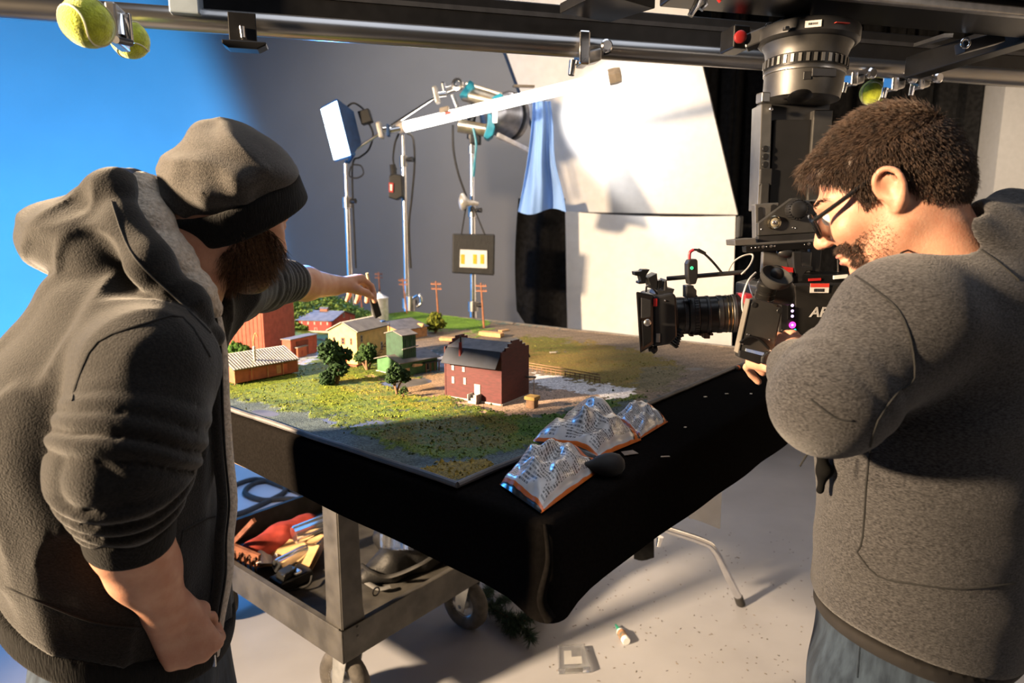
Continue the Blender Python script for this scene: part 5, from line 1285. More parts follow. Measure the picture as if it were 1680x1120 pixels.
MB().tube(spline([Q(567, 178, 3.0), Q(580, 169, 3.0), Q(597, 180, 3.0), Q(600, 192, 3.0)], 8), .005, 8).build('cable', M_rubber, led, True)
MB().tube(spline([Q(604, 200, 3.02), Q(612, 220, 3.02), Q(605, 245, 3.02), Q(590, 258, 3.02), Q(580, 264, 3.0), Q(578, 300, 3.0), Q(584, 440, 3.0)], 8), .005, 8).build('cable', M_rubber, led, True)
MB().tube(spline([Q(580, 270, 2.98), Q(592, 272, 2.98), Q(596, 285, 2.98), Q(585, 292, 2.98), Q(573, 288, 2.98), Q(576, 272, 2.98)], 8), .004, 8).build('cable_loop', M_rubber, led, True)
area_lamp('led_panel_light', c + n * .02, c + n * 2, .25, 70, (.05, .34, 1.0), 172)
# lamp tube with its holder
tb = thing('lamp_tube', 'long glowing white lamp tube tilted across the set with beige end caps', 'lamp', t2)
ta = Q(661, 209, 2.96); te = Q(1000, 127, 2.72); td = (te - ta).normalized()
MB().cyl(ta, te, .027, seg=24).build('glass_tube', mat('tube_glow', (1, 1, 1), .4, emit=(1.0, .90, .78), estr=11), tb, True)
M_cap = mat('beige_end_cap', (.30, .25, .19), .5)
MB().lathe([(.032, 0), (.039, .002), (.040, .035), (.035, .058), (.019, .06), (.017, .05), (0, .05)], te - td * .004, td, 6).build('end_cap', M_cap, tb)
MB().lathe([(0, -.03), (.024, -.03), (.028, -.02), (.028, .012), (.025, .014)], ta, td, 20).build('end_cap', mat('cream_cap', (.62, .55, .47), .5), tb, True)
MB().bar(ta + td * .02 + UZ * .024, te + UZ * .026, .006, .004).build('black_edge', M_black_pl, tb)
MB().cbox(Q(729, 181, 2.9), td, V((0, 1, 0)), UZ, .05, .05, .028).build('clip', M_cap, tb, bevel=.004)
MB().cbox(Q(735, 186, 2.88), td, V((0, 1, 0)), UZ, .034, .03, .014).build('red_clip', M_red_pl, tb, bevel=.003)
MB().tube(spline([Q(655, 218, 2.98), Q(648, 235, 2.98), Q(645, 262, 2.98), Q(650, 278, 2.96)], 8), .005, 8).build('cable', M_rubber, tb, True)
MB().tube(spline([Q(668, 218, 2.98), Q(678, 228, 2.98), Q(680, 270, 2.98), Q(676, 320, 2.98), Q(671, 372, 2.98), Q(674, 440, 2.98)], 8), .0055, 8).build('cable', M_rubber, tb, True)
# grip arm between the stands
ga = thing('grip_arm', 'thin chrome grip arm with knuckle heads reaching between the stands', 'grip arm', Q(625, 214, 2.96))
MB().cyl(Q(582, 246, 2.97), Q(622, 220, 2.96), .0075, seg=12).build('rod', M_chrome, ga, True)
MB().cyl(Q(642, 206, 2.94), Q(712, 161, 2.94), .0075, seg=12).build('rod', M_chrome, ga, True)
def knuckle(c, s, parent, m=None):
    MB().cbox(c, (.95, 0, .2), (0, 1, 0), (-.2, 0, .95), .026 * s, .05 * s, .085 * s).build('knuckle_plate', m or mat('cream_metal', (.62, .58, .52), .35, .6), parent, bevel=.008)
    MB().cyl(c + V((.012, 0, 0)) * s, c + V((.05, 0, .004)) * s, .016 * s, seg=14).build('knuckle_bolt', M_chrome, parent, True)
knuckle(Q(624, 214, 2.94), 1.0, ga)
MB().cbox(Q(637, 214, 2.94), (1, 0, 0), (0, 1, 0), (0, 0, 1), .014, .05, .06).build('gear_disc', M_ledbody, ga, bevel=.004)
MB().cyl(Q(640, 214, 2.94), Q(656, 211, 2.95), .016, seg=14).build('socket', M_chrome, ga, True)
knuckle(Q(716, 156, 2.94), 1.0, ga); knuckle(Q(729, 146, 2.96), .8, ga, M_chrome)
MB().lathe([(.018, 0), (.030, .002), (.030, .02), (.018, .022)], Q(752, 139, 2.93), (-.3, -1, 0), 20, close=False).build('ring_head', M_chrome, ga, True)
MB().cyl(Q(730, 150, 2.96), Q(750, 142, 2.96), .018, seg=14).build('socket', M_alu, ga, True); MB().cyl(Q(742, 156, 2.95), Q(750, 176, 2.95), .012, seg=12).build('pin', M_alu, ga, True)
# spotlight
M_teal = mat('teal_paint', (.012, .20, .28), .4); M_gold = mat('warm_aluminium', (.62, .52, .38), .3, .9)
sl = thing('spotlight', 'big spotlight with teal brackets and silver barrels on the right-hand stand', 'lamp', t3)
MB().cyl(Q(762, 150, 3.05), Q(820, 168, 3.05), .050, seg=24).build('upper_barrel', M_gold, sl, True)
MB().cyl(Q(752, 206, 3.03), Q(797, 214, 3.03), .034, seg=22).build('lower_barrel', M_gold, sl, True)
poly_q([(753, 156), (766, 138), (770, 131), (776, 134), (779, 142), (768, 152), (766, 158)], 2.98, .12, 'teal_bracket', M_teal, sl, .004)
poly_q([(806, 160), (820, 152), (826, 156), (815, 166)], 2.98, .12, 'teal_bracket', M_teal, sl, .004)
poly_q([(793, 224), (799, 206), (800, 186), (806, 186), (812, 208), (808, 222), (800, 228)], 2.98, .10, 'teal_bracket', M_teal, sl, .004)
bd = (Q(905, 205, 3.35) - Q(812, 188, 3.05)).normalized()
MB().lathe([(.05, -.02), (.09, .0), (.10, .02), (.115, .10), (.125, .11), (.125, .17), (.115, .18), (.10, .175)], Q(806, 186, 3.05), bd, 32).build('lamp_head', mat('grey_lamp_metal', (.20, .20, .22), .35, .7), sl, True)
MB().lathe([(.126, .115), (.130, .12), (.130, .14), (.126, .145)], Q(806, 186, 3.05), bd, 32).build('vent_ring', M_black_metal, sl, True)
MB().lathe([(0, .168), (.10, .168), (.102, .172), (0, .172)], Q(806, 186, 3.05), bd, 32).build('lens', mat('spot_lens', (1, 1, 1), .4, emit=(1.0, .93, .85), estr=6), sl, True)
for px, py in ((812, 192),): MB().cbox(Q(px, py, 2.93), (1, 0, 0), (0, 1, 0), (0, 0, 1), .022, .02, .055).build('hot_vent', mat('vent_glow', (1, 1, 1), .4, emit=(1, .85, .65), estr=5), sl, bevel=.004)
MB().bar(Q(815, 221, 3.0), Q(868, 247, 3.1), .02, .025).build('barn_door_arm', mat('pale_metal', (.6, .57, .56), .4, .5), sl, bevel=.003)
MB().bar(Q(842, 141, 3.08), Q(876, 142, 3.12), .02, .012).build('top_flag_arm', M_gold, sl)
MB().cbox(Q(780, 226, 3.05), (1, 0, 0), (0, 1, 0), (0, 0, 1), .06, .06, .07).build('mount', M_black_pl, sl, bevel=.006)
MB().tube([Q(772, 228, 3.05), Q(773, 200, 3.05), Q(780, 165, 3.05)], [.02, .022, .02], 10).build('yoke', M_black_metal, sl, True)
MB().cyl(Q(774, 240, 3.05), Q(774, 252, 3.05), .018, seg=14).build('spigot', M_alu, sl, True)
MB().tube(spline([Q(776, 210, 3.0), Q(781, 235, 3.0), Q(779, 262, 3.0), Q(776, 290, 3.0)], 8), [.006] * 18 + [.009] * 7, 8).build('teal_tie', M_teal, sl, True)
MB().tube(spline([Q(743, 205, 3.02), Q(744, 245, 3.02), Q(752, 285, 3.02), Q(765, 322, 3.02)], 8), .006, 8).build('cable', M_rubber, sl, True)
sd = bpy.data.lights.new('spotlight_beam', 'SPOT'); so = bpy.data.objects.new('spotlight_beam', sd); C.objects.link(so)
sd.energy = 72; sd.color = (1.0, .93, .86); sd.spot_size = math.radians(70); sd.spot_blend = .3; sd.shadow_soft_size = .05
so.location = Q(806, 186, 3.05) + bd * .19; so.rotation_euler = (P(1085, 215, 4.0) - so.location).to_track_quat('-Z', 'Y').to_euler()
# clutch on the right stand
kn = thing('lever_clutch', 'cream lever clutch halfway up the right-hand stand', 'clutch', Q(765, 331, 3.0))
def knobf(p): return smin(s_ell(p, Q(759, 331, 2.99), (.022, .02, .048)), s_cap(p, Q(762, 331, 2.99), Q(782, 334, 3.0), .018, .014), .02)
sdf_obj('lever', knobf, Q(765, 331, 3.0) - V((.08, .06, .08)), Q(765, 331, 3.0) + V((.09, .06, .08)), .005, mat('cream_metal', (.62, .58, .52), .35, .6), kn)
# pouch
po = thing('equipment_pouch', 'black pouch with white card window hanging on the right-hand stand', 'pouch', Q(777, 450, 3.0))
poly_q([(742, 383), (812, 384), (811, 452), (741, 448)], 3.0, .04, 'pouch_body', mat('black_nylon', (.018, .018, .019), .6, bump=.3, bscale=90), po, .008)
poly_q([(755, 409), (799, 411), (799, 440), (754, 438)], 2.994, .008, 'white_card', M_white_pl, po, 0)
M_yel = mat('yellow_mark', (.62, .48, .03), .5)
for px in (759, 779, 791): poly_q([(px - 3, 417), (px + 3, 417.3), (px + 3, 433), (px - 3, 432.6)], 2.9915, .003, 'yellow_mark', M_yel, po, 0)
for a, b in (((765, 336), (757, 384)), ((777, 340), (795, 384))): MB().tube([Q(*a, 3.01), Q(*b, 3.0)], .004, 8).build('strap', M_rubber, po, True)
# ballast box
bx = thing('ballast_box', 'small black ballast box with red label strapped to the middle stand', 'ballast', Q(648, 325, 2.95))
poly_q([(638, 288), (646, 284), (659, 287), (661, 322), (650, 328), (637, 324)], 2.93, .06, 'box', M_black_pl, bx, .006)
poly_q([(637.5, 299), (645.5, 300), (645, 315.5), (638, 315)], 2.925, .006, 'label_plate', M_red_pl, bx, 0)
poly_q([(639.5, 302), (643.5, 302.4), (643, 313), (640, 312.6)], 2.923, .004, 'label_text', M_white_pl, bx, 0)
MB().cyl(Q(644, 270, 2.95), Q(646, 288, 2.95), .016, .018, 12).build('plug', M_rubber, bx, True)
# pale blue diffusion fabric
def gel(u, v):
    L = 874 - 24 * v ** 1.6; Rr = 903 + 25 * v ** 1.5 + 2 * math.sin(v * 9)
    x = L + (Rr - L) * u; y = 166 + 181 * v + 5 * math.sin(u * 6.5) * v
    return Q(x, y, 3.06 + .035 * math.sin(u * 9 + v * 1.5) * (.4 + .6 * v) + .01 * math.sin(u * 21))
M_gel = mat('pale_blue_diffusion', (.20, .36, .72), .7, var=.12, scale=9, stretch=(1, 1, .2))
tag(MB().sheet(gel, 40, 26, .002).build('diffusion_fabric', M_gel, None, True, auto=80), 'pale blue diffusion fabric hanging from the spotlight', 'fabric')
# ================================================================ miniature town
Z0 = ZB + .0005
def G(px, py): return PZ(px, py, Z0)
M_redw = mat('shaded_red_siding', (.072, .009, .011), .7, var=.12, scale=60, stretch=(1, 1, 4))  # red darkened to carry the shade lying over the mill
M_redb = mat('barn_red_siding', (.36, .035, .030), .7, var=.12, scale=60)
M_orange = mat('oxide_red_siding', (.36, .095, .045), .75, var=.10, scale=50)
M_brick = mat('brick_red_siding', (.33, .075, .045), .75, var=.10, scale=60)
M_yel_w = mat('cream_yellow_siding', (.66, .47, .17), .7, var=.08, scale=60)
M_green_w = mat('mill_green_siding', (.055, .16, .060), .7, var=.12, scale=60)
M_green_d = mat('dark_green_siding', (.020, .060, .035), .7, var=.12, scale=60)
M_tan_w = mat('tan_orange_siding', (.50, .25, .10), .7, var=.12, scale=60)
M_roofg = mat('grey_model_roof', (.16, .148, .14), .75, var=.15, scale=40)
M_roofb = mat('slate_blue_roof', (.018, .024, .042), .6, var=.12, scale=40)  # roof blue darkened as well for the shade on the mill
M_roofc = mat('corrugated_grey_roof', (.13, .12, .11), .6, .1, var=.1, scale=50)
M_trimw = mat('white_model_trim', (.36, .34, .32), .6, var=.06)
M_pane = mat('dark_model_pane', (.03, .035, .04), .15, var=0)
M_paneg = mat('pale_model_pane', (.42, .40, .36), .25, var=.05)
M_redtrim = mat('red_brown_trim', (.32, .06, .03), .6)
M_woodm = mat('model_brown_wood', (.20, .11, .06), .75, var=.15, scale=80)
M_lumber = mat('fresh_lumber', (.56, .33, .15), .7, var=.12, scale=80)
M_rib_l = mat('pale_roof_rib', (.46, .43, .38), .6)
class House:
    def __init__(s, name, label, N, L, R, top, cat='model house', group='model buildings'):
        s.N = G(*N); r = G(*R) - s.N; l = G(*L) - s.N
        s.U = r.normalized(); s.lu = r.length; s.W = V((-s.U.y, s.U.x, 0)); s.W = s.W if s.W.dot(l) > 0 else -s.W; s.lw = abs(l.dot(s.W))
        s.h = P(N[0], top, s.N.y).z - Z0
        s.t = thing(name, label, cat, s.N + s.U * s.lu / 2 + s.W * s.lw / 2, group)
    def pt(s, u, w, z): return s.N + s.U * u + s.W * w + UZ * z
    def walls(s, m, ridge='U', rise=.03, z0=0, name='walls', stepped=None, u0=0, u1=None, w0=0, w1=None, h=None):
        u1 = s.lu if u1 is None else u1; w1 = s.lw if w1 is None else w1; h = h or s.h; b = MB()
        if ridge == 'U': b.prism([(w0, z0), (w1, z0), (w1, h), ((w0 + w1) / 2, h + rise), (w0, h)], s.pt(u0, 0, 0), s.W, UZ, s.U * (u1 - u0))
        elif ridge == 'W': b.prism([(u0, z0), (u1, z0), (u1, h), ((u0 + u1) / 2, h + rise), (u0, h)], s.pt(0, w0, 0), s.U, UZ, s.W * (w1 - w0))
        else: b.obox(s.pt(u0, w0, z0), s.U * (u1 - u0), s.W * (w1 - w0), UZ * (h - z0))
        return b.build(name, m, s.t, bevel=.0006, seg=1)
    def roof(s, m, ridge='U', rise=.03, ov=.006, th=.0025, ribs=0, u0=0, u1=None, w0=0, w1=None, h=None, rib_m=None):
        u1 = s.lu if u1 is None else u1; w1 = s.lw if w1 is None else w1; h = h or s.h
        if ridge == 'U': A0, A1, B0, B1, X, Y = w0, w1, u0, u1, s.W, s.U
        else: A0, A1, B0, B1, X, Y = u0, u1, w0, w1, s.U, s.W
        mid = (A0 + A1) / 2; slope = rise / (mid - A0); o = s.N
        for sg in (0, 1):
            e = A0 - ov if sg == 0 else A1 + ov; ez = h - slope * ov
            a = o + X * e + UZ * (ez + th * .3); b_ = o + X * mid + UZ * (h + rise + th * .3); d = b_ - a; n = d.cross(Y).normalized(); n = n if n.z > 0 else -n
            p = MB().obox(a + Y * (B0 - ov), d, Y * (B1 - B0 + 2 * ov), n * th).build('roof_slope', m, s.t)
            if ribs:
                for i in range(ribs):
                    c = a + Y * (B0 - ov + (B1 - B0 + 2 * ov) * (i + .5) / ribs) + n * th
                    q = MB(); q.obox(c - Y * (B1 - B0) / ribs * .22, d, Y * (B1 - B0) / ribs * .44, n * .0016); q.build('roof_rib', rib_m or M_rib_l, s.t)
    def win(s, face, fa, z, w, h, fm, pm=None, name='window', out=.001, split=True):
        if face == 'R': X = s.U; n = -s.W; c = s.pt(s.lu * fa, 0, z)
        elif face == 'L': X = s.W; n = -s.U; c = s.pt(0, s.lw * fa, z)
        fr = MB().cbox(c + n * out * .5, X, UZ, n, w, h, out + .001).build(name, fm, s.t)
        if pm:
            if split:
                for k in (-1, 1): MB().cbox(c + n * (out + .0002) + UZ * h * .22 * k, X, UZ, n, w * .66, h * .36, .0008).build('pane', pm, fr)
            else: MB().cbox(c + n * (out + .0002), X, UZ, n, w * .7, h * .8, .0008).build('pane', pm, fr)
        return fr
# --- red mill with stepped gables
h1 = House('model_mill', 'red model mill with stepped gables and slate-blue roof, nearest building', (821, 665), (743, 647), (865, 647), 578)
lu, lw = h1.lu, h1.lw; hp = h1.h; he = hp * .70
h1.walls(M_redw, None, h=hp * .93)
gab = [(-.001, 0), (lu + .001, 0), (lu + .001, hp), (lu * .86, hp), (lu * .86, hp * 1.055), (lu * .75, hp * 1.055), (lu * .75, hp * 1.12), (lu * .64, hp * 1.12), (lu * .64, hp * 1.165), (lu * .36, hp * 1.165), (lu * .36, hp * 1.12), (lu * .25, hp * 1.12), (lu * .25, hp * 1.055), (lu * .14, hp * 1.055), (lu * .14, hp), (-.001, hp)]
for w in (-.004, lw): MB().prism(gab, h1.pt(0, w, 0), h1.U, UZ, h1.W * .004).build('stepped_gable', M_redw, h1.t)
for w, nm in ((-.0045, 'coping'),):
    for (a, b, z) in ((.36, .64, 1.165), (.25, .36, 1.12), (.64, .75, 1.12), (.14, .25, 1.055), (.75, .86, 1.055)): MB().obox(h1.pt(lu * a, w, hp * z), h1.U * lu * (b - a), h1.W * .005, UZ * .0012).build(nm, M_trimw, h1.t)
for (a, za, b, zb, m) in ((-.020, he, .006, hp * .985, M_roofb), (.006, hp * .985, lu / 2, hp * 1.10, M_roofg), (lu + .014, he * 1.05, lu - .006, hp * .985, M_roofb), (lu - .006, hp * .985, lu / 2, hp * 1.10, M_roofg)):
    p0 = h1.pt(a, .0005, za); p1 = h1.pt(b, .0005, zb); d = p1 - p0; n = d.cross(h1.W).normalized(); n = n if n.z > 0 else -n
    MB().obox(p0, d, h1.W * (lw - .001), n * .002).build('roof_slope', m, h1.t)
MB().cyl(h1.pt(-.004, lw * .70, he * 1.12), h1.pt(-.004, lw * .70, hp * 1.12), .0048, .0040, 10).build('chimney', mat('chimney_red', (.18, .02, .02), .7), h1.t, True)
MB().cyl(h1.pt(-.003, lw * .70, hp * 1.12), h1.pt(-.003, lw * .70, hp * 1.24), .0022, .0022, 8).build('stove_pipe', M_black_pl, h1.t, True)
for fa, z in ((.86, .60), (.66, .595), (.86, .36), (.64, .37)): h1.win('L', fa, hp * z, .0075, .012 if z > .5 else .017, M_trimw, M_paneg)
h1.win('L', .41, hp * .20, .017, .036, M_trimw, M_paneg, 'door', split=False)
for fa, z, w, hh in ((.34, .86, .009, .019), (.70, .86, .009, .019), (.30, .27, .009, .022), (.60, .29, .015, .020), (.86, .27, .013, .028)): h1.win('R', fa, hp * z, w, hh, M_trimw, M_paneg if w < .012 else M_trimw)
MB().obox(h1.pt(-.001, -.003, 0), h1.W * (lw + .003), -h1.U * .0015, UZ * .004).build('foundation', M_trimw, h1.t)
MB().obox(h1.pt(-.002, -.005, 0), h1.U * (lu + .003), -h1.W * .0015, UZ * .004).build('foundation', M_trimw, h1.t)
for k in (0, 1, 2): MB().obox(h1.pt(-.022 + .006 * k, lw * .34, 0), h1.U * .022, h1.W * .026, UZ * (.006 + .006 * k)).build('step', M_trimw, h1.t)
for ww in (lw * .34, lw * .34 + .024): MB().obox(h1.pt(-.022, ww, 0), h1.U * .02, h1.W * .002, UZ * .022).build('railing', M_trimw, h1.t)
# --- tall red elevator with annex
h2 = House('grain_elevator', 'tall plain brick-red model grain elevator at the back left', (435, 578), (404, 568), (485, 562), 500)
h2.walls(M_brick, 'U', .008); h2.roof(M_roofg, 'U', .008, .003)
for k in range(9): MB().obox(h2.pt(-.0006, h2.lw * (k + .5) / 9, 0), h2.W * .0012, -h2.U * .0008, UZ * h2.h).build('board_joint', M_redtrim, h2.t)
h2b = House('elevator_annex', 'low red open shed attached to the tall brick-red elevator', (478, 588), (475, 584), (521, 577), 558, 'model shed')
h2b.walls(M_brick, None); MB().obox(h2b.pt(-.004, -.004, h2b.h), h2b.U * (h2b.lu + .008), h2b.W * (h2b.lw + .006), UZ * .003).build('flat_roof', M_roofg, h2b.t)
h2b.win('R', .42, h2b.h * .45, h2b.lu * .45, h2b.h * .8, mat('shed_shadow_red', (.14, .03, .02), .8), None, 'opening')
h2c = House('tool_shed', 'tiny red shed with pale roof in front of the elevator annex', (489, 587), (477, 581), (504, 583), 571, 'model shed')
h2c.walls(M_orange, None); MB().obox(h2c.pt(-.004, -.004, h2c.h), h2c.U * (h2c.lu + .008), h2c.W * (h2c.lw + .008), UZ * .003 + h2c.U * .001).build('roof_slab', M_roofg, h2c.t)
h2c.win('R', .5, h2c.h * .45, .007, .014, M_redtrim, None, 'door')
# --- orange shed with corrugated roof on stilts
h3 = House('stilt_shed', 'long orange-red model shed on stilts with corrugated roof, at the left edge', (386, 634), (348, 622), (489, 614), 607, 'model shed')
z3 = .008; h3.walls(M_orange, 'U', .030, z0=z3); h3.roof(M_roofc, 'U', .030, .005, ribs=24)
for i in range(6):
    for w in (.004, h3.lw * .5, h3.lw - .004): MB().obox(h3.pt(h3.lu * (i + .05) / 5.6, w, 0), h3.U * .003, h3.W * .003, UZ * z3).build('stilt', M_woodm, h3.t)
for i in range(5): MB().obox(h3.pt(h3.lu * i / 4 - .001, -.0012, z3), h3.U * .002, -h3.W * .001, UZ * (h3.h - z3)).build('batten', M_tan_w, h3.t)
h3.win('R', .25, h3.h * .52, .012, .024, mat('bright_red_door', (.50, .10, .05), .6), None, 'door'); h3.win('R', .68, h3.h * .58, .014, .024, M_tan_w, None, 'door'); h3.win('R', .79, h3.h * .58, .013, .024, mat('bright_red_door', (.50, .10, .05), .6), None, 'door')
fn = thing('finial_vent', 'small white roof vent with hook pipe behind the orange shed roof', 'model vent', G(417, 585), 'model details')
b0 = P(417, 577, h3.N.y + .07); MB().lathe([(.003, -.03), (.004, 0), (.0055, .004), (.0035, .008), (.0045, .012), (.002, .016)], b0, UZ, 12).build('finial', M_trimw, fn, True)
MB().tube(spline([b0 + UZ * .016, P(416, 556, h3.N.y + .07), P(419, 546, h3.N.y + .07), P(422, 552, h3.N.y + .07)], 6), .0014, 6).build('hook_pipe', M_tan_w, fn, True)
# --- red barn
h4 = House('model_barn', 'red model barn with white windows, grey roof and red cupola', (545, 546), (509, 538), (583, 534), 527, 'model barn')
h4.walls(M_redb, 'W', .028); h4.roof(M_roofg, 'W', .028, .006)
for i in range(5): h4.win('L', .12 + .18 * i, h4.h * .80, .006, .012, M_trimw, None)
h4.win('L', .45, h4.h * .28, .013, .014, M_trimw, M_redb, 'arch_door', split=False); h4.win('L', .88, h4.h * .45, .006, .009, M_trimw, None)
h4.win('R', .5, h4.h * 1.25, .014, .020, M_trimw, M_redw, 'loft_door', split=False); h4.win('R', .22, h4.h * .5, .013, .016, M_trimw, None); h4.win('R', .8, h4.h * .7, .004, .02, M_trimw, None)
MB().obox(h4.pt(-.001, 0, 0), h4.W * h4.lw, -h4.U * .0015, UZ * .008).build('foundation', M_trimw, h4.t)
cu = h4.pt(h4.lu / 2, h4.lw * .55, h4.h + .024); MB().cbox(cu + UZ * .006, h4.U, h4.W, UZ, .018, .032, .016).build('cupola', mat('cupola_red', (.48, .12, .07), .6), h4.t); MB().prism([(-.013, 0), (.013, 0), (0, .008)], cu + UZ * .014 - h4.W * .019, h4.U, UZ, h4.W * .038).build('cupola_roof', M_roofg, h4.t)
# --- yellow house
h5 = House('yellow_house', 'two-storey cream-yellow model house with red windows under the brush', (587, 601), (558, 592), (637, 585), 545)
h5.walls(M_yel_w, 'U', .026, z0=.006); h5.roof(M_roofc, 'U', .026, .005, ribs=20)
for i in range(11): MB().obox(h5.pt(h5.lu * .0, -.0008, .006 + (h5.h - .006) * i / 11), h5.U * h5.lu, -h5.W * .0006, UZ * .0008).build('clapboard', M_yel_w, h5.t)
for fa, w in ((.80, .007), (.48, .012), (.20, .006)): h5.win('L', fa, h5.h * .72, w, .021, M_redtrim, M_pane)
h5.win('L', .45, h5.h * .25, .016, .026, mat('bright_red_door', (.50, .10, .05), .6), None, 'door')
h5.win('R', .14, h5.h * .78, .010, .022, M_trimw, M_pane); h5.win('R', .78, h5.h * .42, .010, .024, M_trimw, M_pane)
MB().obox(h5.pt(-.012, -.004, 0), h5.U * (h5.lu + .012), h5.W * (h5.lw + .004), UZ * .006).build('stone_base', M_brick, h5.t)
for k, u in enumerate((.55, .62, .69, .76, .83, .90)): MB().obox(h5.pt(h5.lu * u, -.008, .008 + .0075 * k), h5.U * .009, h5.W * .008, UZ * .0018).build('stair_tread', M_woodm, h5.t)
MB().bar(h5.pt(h5.lu * .55, -.008, .022), h5.pt(h5.lu * .95, -.008, .064), .0012, .0014).build('stair_rail', M_woodm, h5.t)
for u in (1.0,): MB().obox(h5.pt(h5.lu * u + .004, -.006, 0), h5.U * .002, h5.W * .002, UZ * (h5.h + .01)).build('post', M_black_pl, h5.t)
MB().cbox(h5.pt(h5.lu * .98, h5.lw * .2, h5.h + .012), h5.U, h5.W, UZ, .022, .02, .006).build('blue_pan', mat('blue_plastic', (.03, .12, .35), .4), h5.t, bevel=.001)
# --- green mill
h6 = House('green_mill', 'green model feed mill with square tower and covered platform', (657, 618), (625, 608), (718, 606), 596)
h6.walls(M_green_w, 'U', .014); h6.roof(M_roofg, 'U', .014, .007)
tw = dict(u0=h6.lu * .16, u1=h6.lu * .52, w0=h6.lw * .15, w1=h6.lw * .85); ht = P(663, 551, h6.N.y + .03).z - Z0
h6.walls(M_green_d, 'U', .010, h=ht, name='tower', **tw); h6.roof(M_roofg, 'U', .010, .004, h=ht, **tw)
for i in range(7): MB().obox(h6.pt(h6.lu * (.16 + .36 * i / 7), tw['w0'] - .0008, h6.h + .006), h6.U * .0012, -h6.W * .0005, UZ * (ht - h6.h - .008)).build('batten', M_green_w, h6.t)
for u in (.27, .41): MB().cbox(h6.pt(h6.lu * u, tw['w0'] - .001, ht * .78), h6.U, UZ, h6.W, .009, .024, .002).build('louvre', M_green_d, h6.t)
MB().bar(h6.pt(h6.lu * .14, tw['w0'] - .003, ht * .66), h6.pt(h6.lu * .56, tw['w0'] - .003, ht * .70), .002, .003).build('hoist_beam', M_trimw, h6.t)
MB().prism([(0, 0), (.030, 0), (.034, .004), (.004, .008)], h6.pt(h6.lu * .28, -.014, h6.h * .62), h6.U, UZ, h6.W * .012).build('awning', M_lumber, h6.t)
for u in (.62, .74, .86, .98): MB().obox(h6.pt(h6.lu * u, -.010, 0), h6.U * .003, h6.W * .003, UZ * h6.h * .7).build('platform_post', M_woodm, h6.t)
MB().obox(h6.pt(h6.lu * .58, -.014, h6.h * .70), h6.U * h6.lu * .5, h6.W * .03, UZ * .003).build('platform_roof', M_black_pl, h6.t)
h6.win('R', .18, h6.h * .32, .016, .018, M_lumber, None, 'door'); h6.win('R', .72, h6.h * .4, .012, .022, M_trimw, M_pane, 'opening', split=False)
MB().obox(h6.pt(-.005, -.003, 0), h6.W * h6.lw, -h6.U * .002, UZ * .006).build('foundation', M_trimw, h6.t)
# --- grey-roofed house behind
h7 = House('model_cottage', 'orange model cottage with wide grey roof behind the green mill', (656, 560), (637, 547), (701, 551), 543)
h7.walls(M_tan_w, 'U', .026); h7.roof(M_roofg, 'U', .026, .006)
MB().cbox(h7.pt(h7.lu * .05, h7.lw * .5, h7.h + .026), h7.U, h7.W, UZ, .006, .006, .018).build('chimney', M_brick, h7.t)
MB().prism([(0, 0), (.026, 0), (.013, .018)], h7.pt(h7.lu * .74, -.006, h7.h - .004), h7.U, UZ, h7.W * .03).build('dormer', M_lumber, h7.t)
for u in (.2, .5): h7.win('R', u, h7.h * .5, .007, .012, M_trimw, M_pane)
# --- silo
sb_ = G(624, 529); rS = .040; hS = P(624, 488, sb_.y).z - Z0; si = thing('model_silo', 'galvanised silver model silo with conical lid behind the brush', 'model silo', sb_)
for i in range(12): MB().lathe([(rS * .985, hS * i / 12), (rS, hS * (i + .3) / 12), (rS, hS * (i + .7) / 12), (rS * .985, hS * (i + 1) / 12)], sb_, UZ, 28).build('silo_ring', mat('galvanised_steel', (.56, .56, .57), .38, .7, var=.08, scale=60), si, True)
MB().lathe([(rS * 1.05, hS), (rS * .5, hS + .012), (.006, hS + .022), (.006, hS + .026), (0, hS + .027)], sb_, UZ, 28).build('cone_lid', mat('galvanised_lid', (.66, .65, .64), .4, .6, var=.06), si, True)
# --- telephone poles
M_polew = mat('pole_red_brown', (.30, .12, .06), .8, var=.15, scale=60)
def pole(px, py, top, lean, label):
    b = G(px, py); hz = P(px, top, b.y).z - Z0; t = thing('telephone_pole', label, 'model pole', b, 'model telephone poles')
    tp = b + UZ * hz + V((lean, 0, 0)); MB().cyl(b, tp, .0048, .0034, 8).build('post', M_polew, t, True)
    for k in (.93, .82):
        c = b + (tp - b) * k; MB().bar(c - V((.024, -.006, 0)), c + V((.024, -.006, 0)), .0045, .0045).build('crossarm', M_polew, t)
        for x in (-.02, -.01, .01, .02): MB().cyl(c + V((x, -x * .25, .002)), c + V((x, -x * .25, .009)), .0018, seg=6).build('insulator', M_polew, t)
pole(668, 515, 456, -.018, 'second model telephone pole from the right hand of the brush, right of the silo')
pole(720, 532, 461, -.010, 'model telephone pole rising beside the round yellow-green tree')
pole(794, 538, 464, -.012, 'rightmost model telephone pole in front of the right-hand stand')
pole(624, 500, 446, -.004, 'model telephone pole whose top shows above the silo')
pole(594, 506, 474, -.006, 'model telephone pole just below the reaching hand')
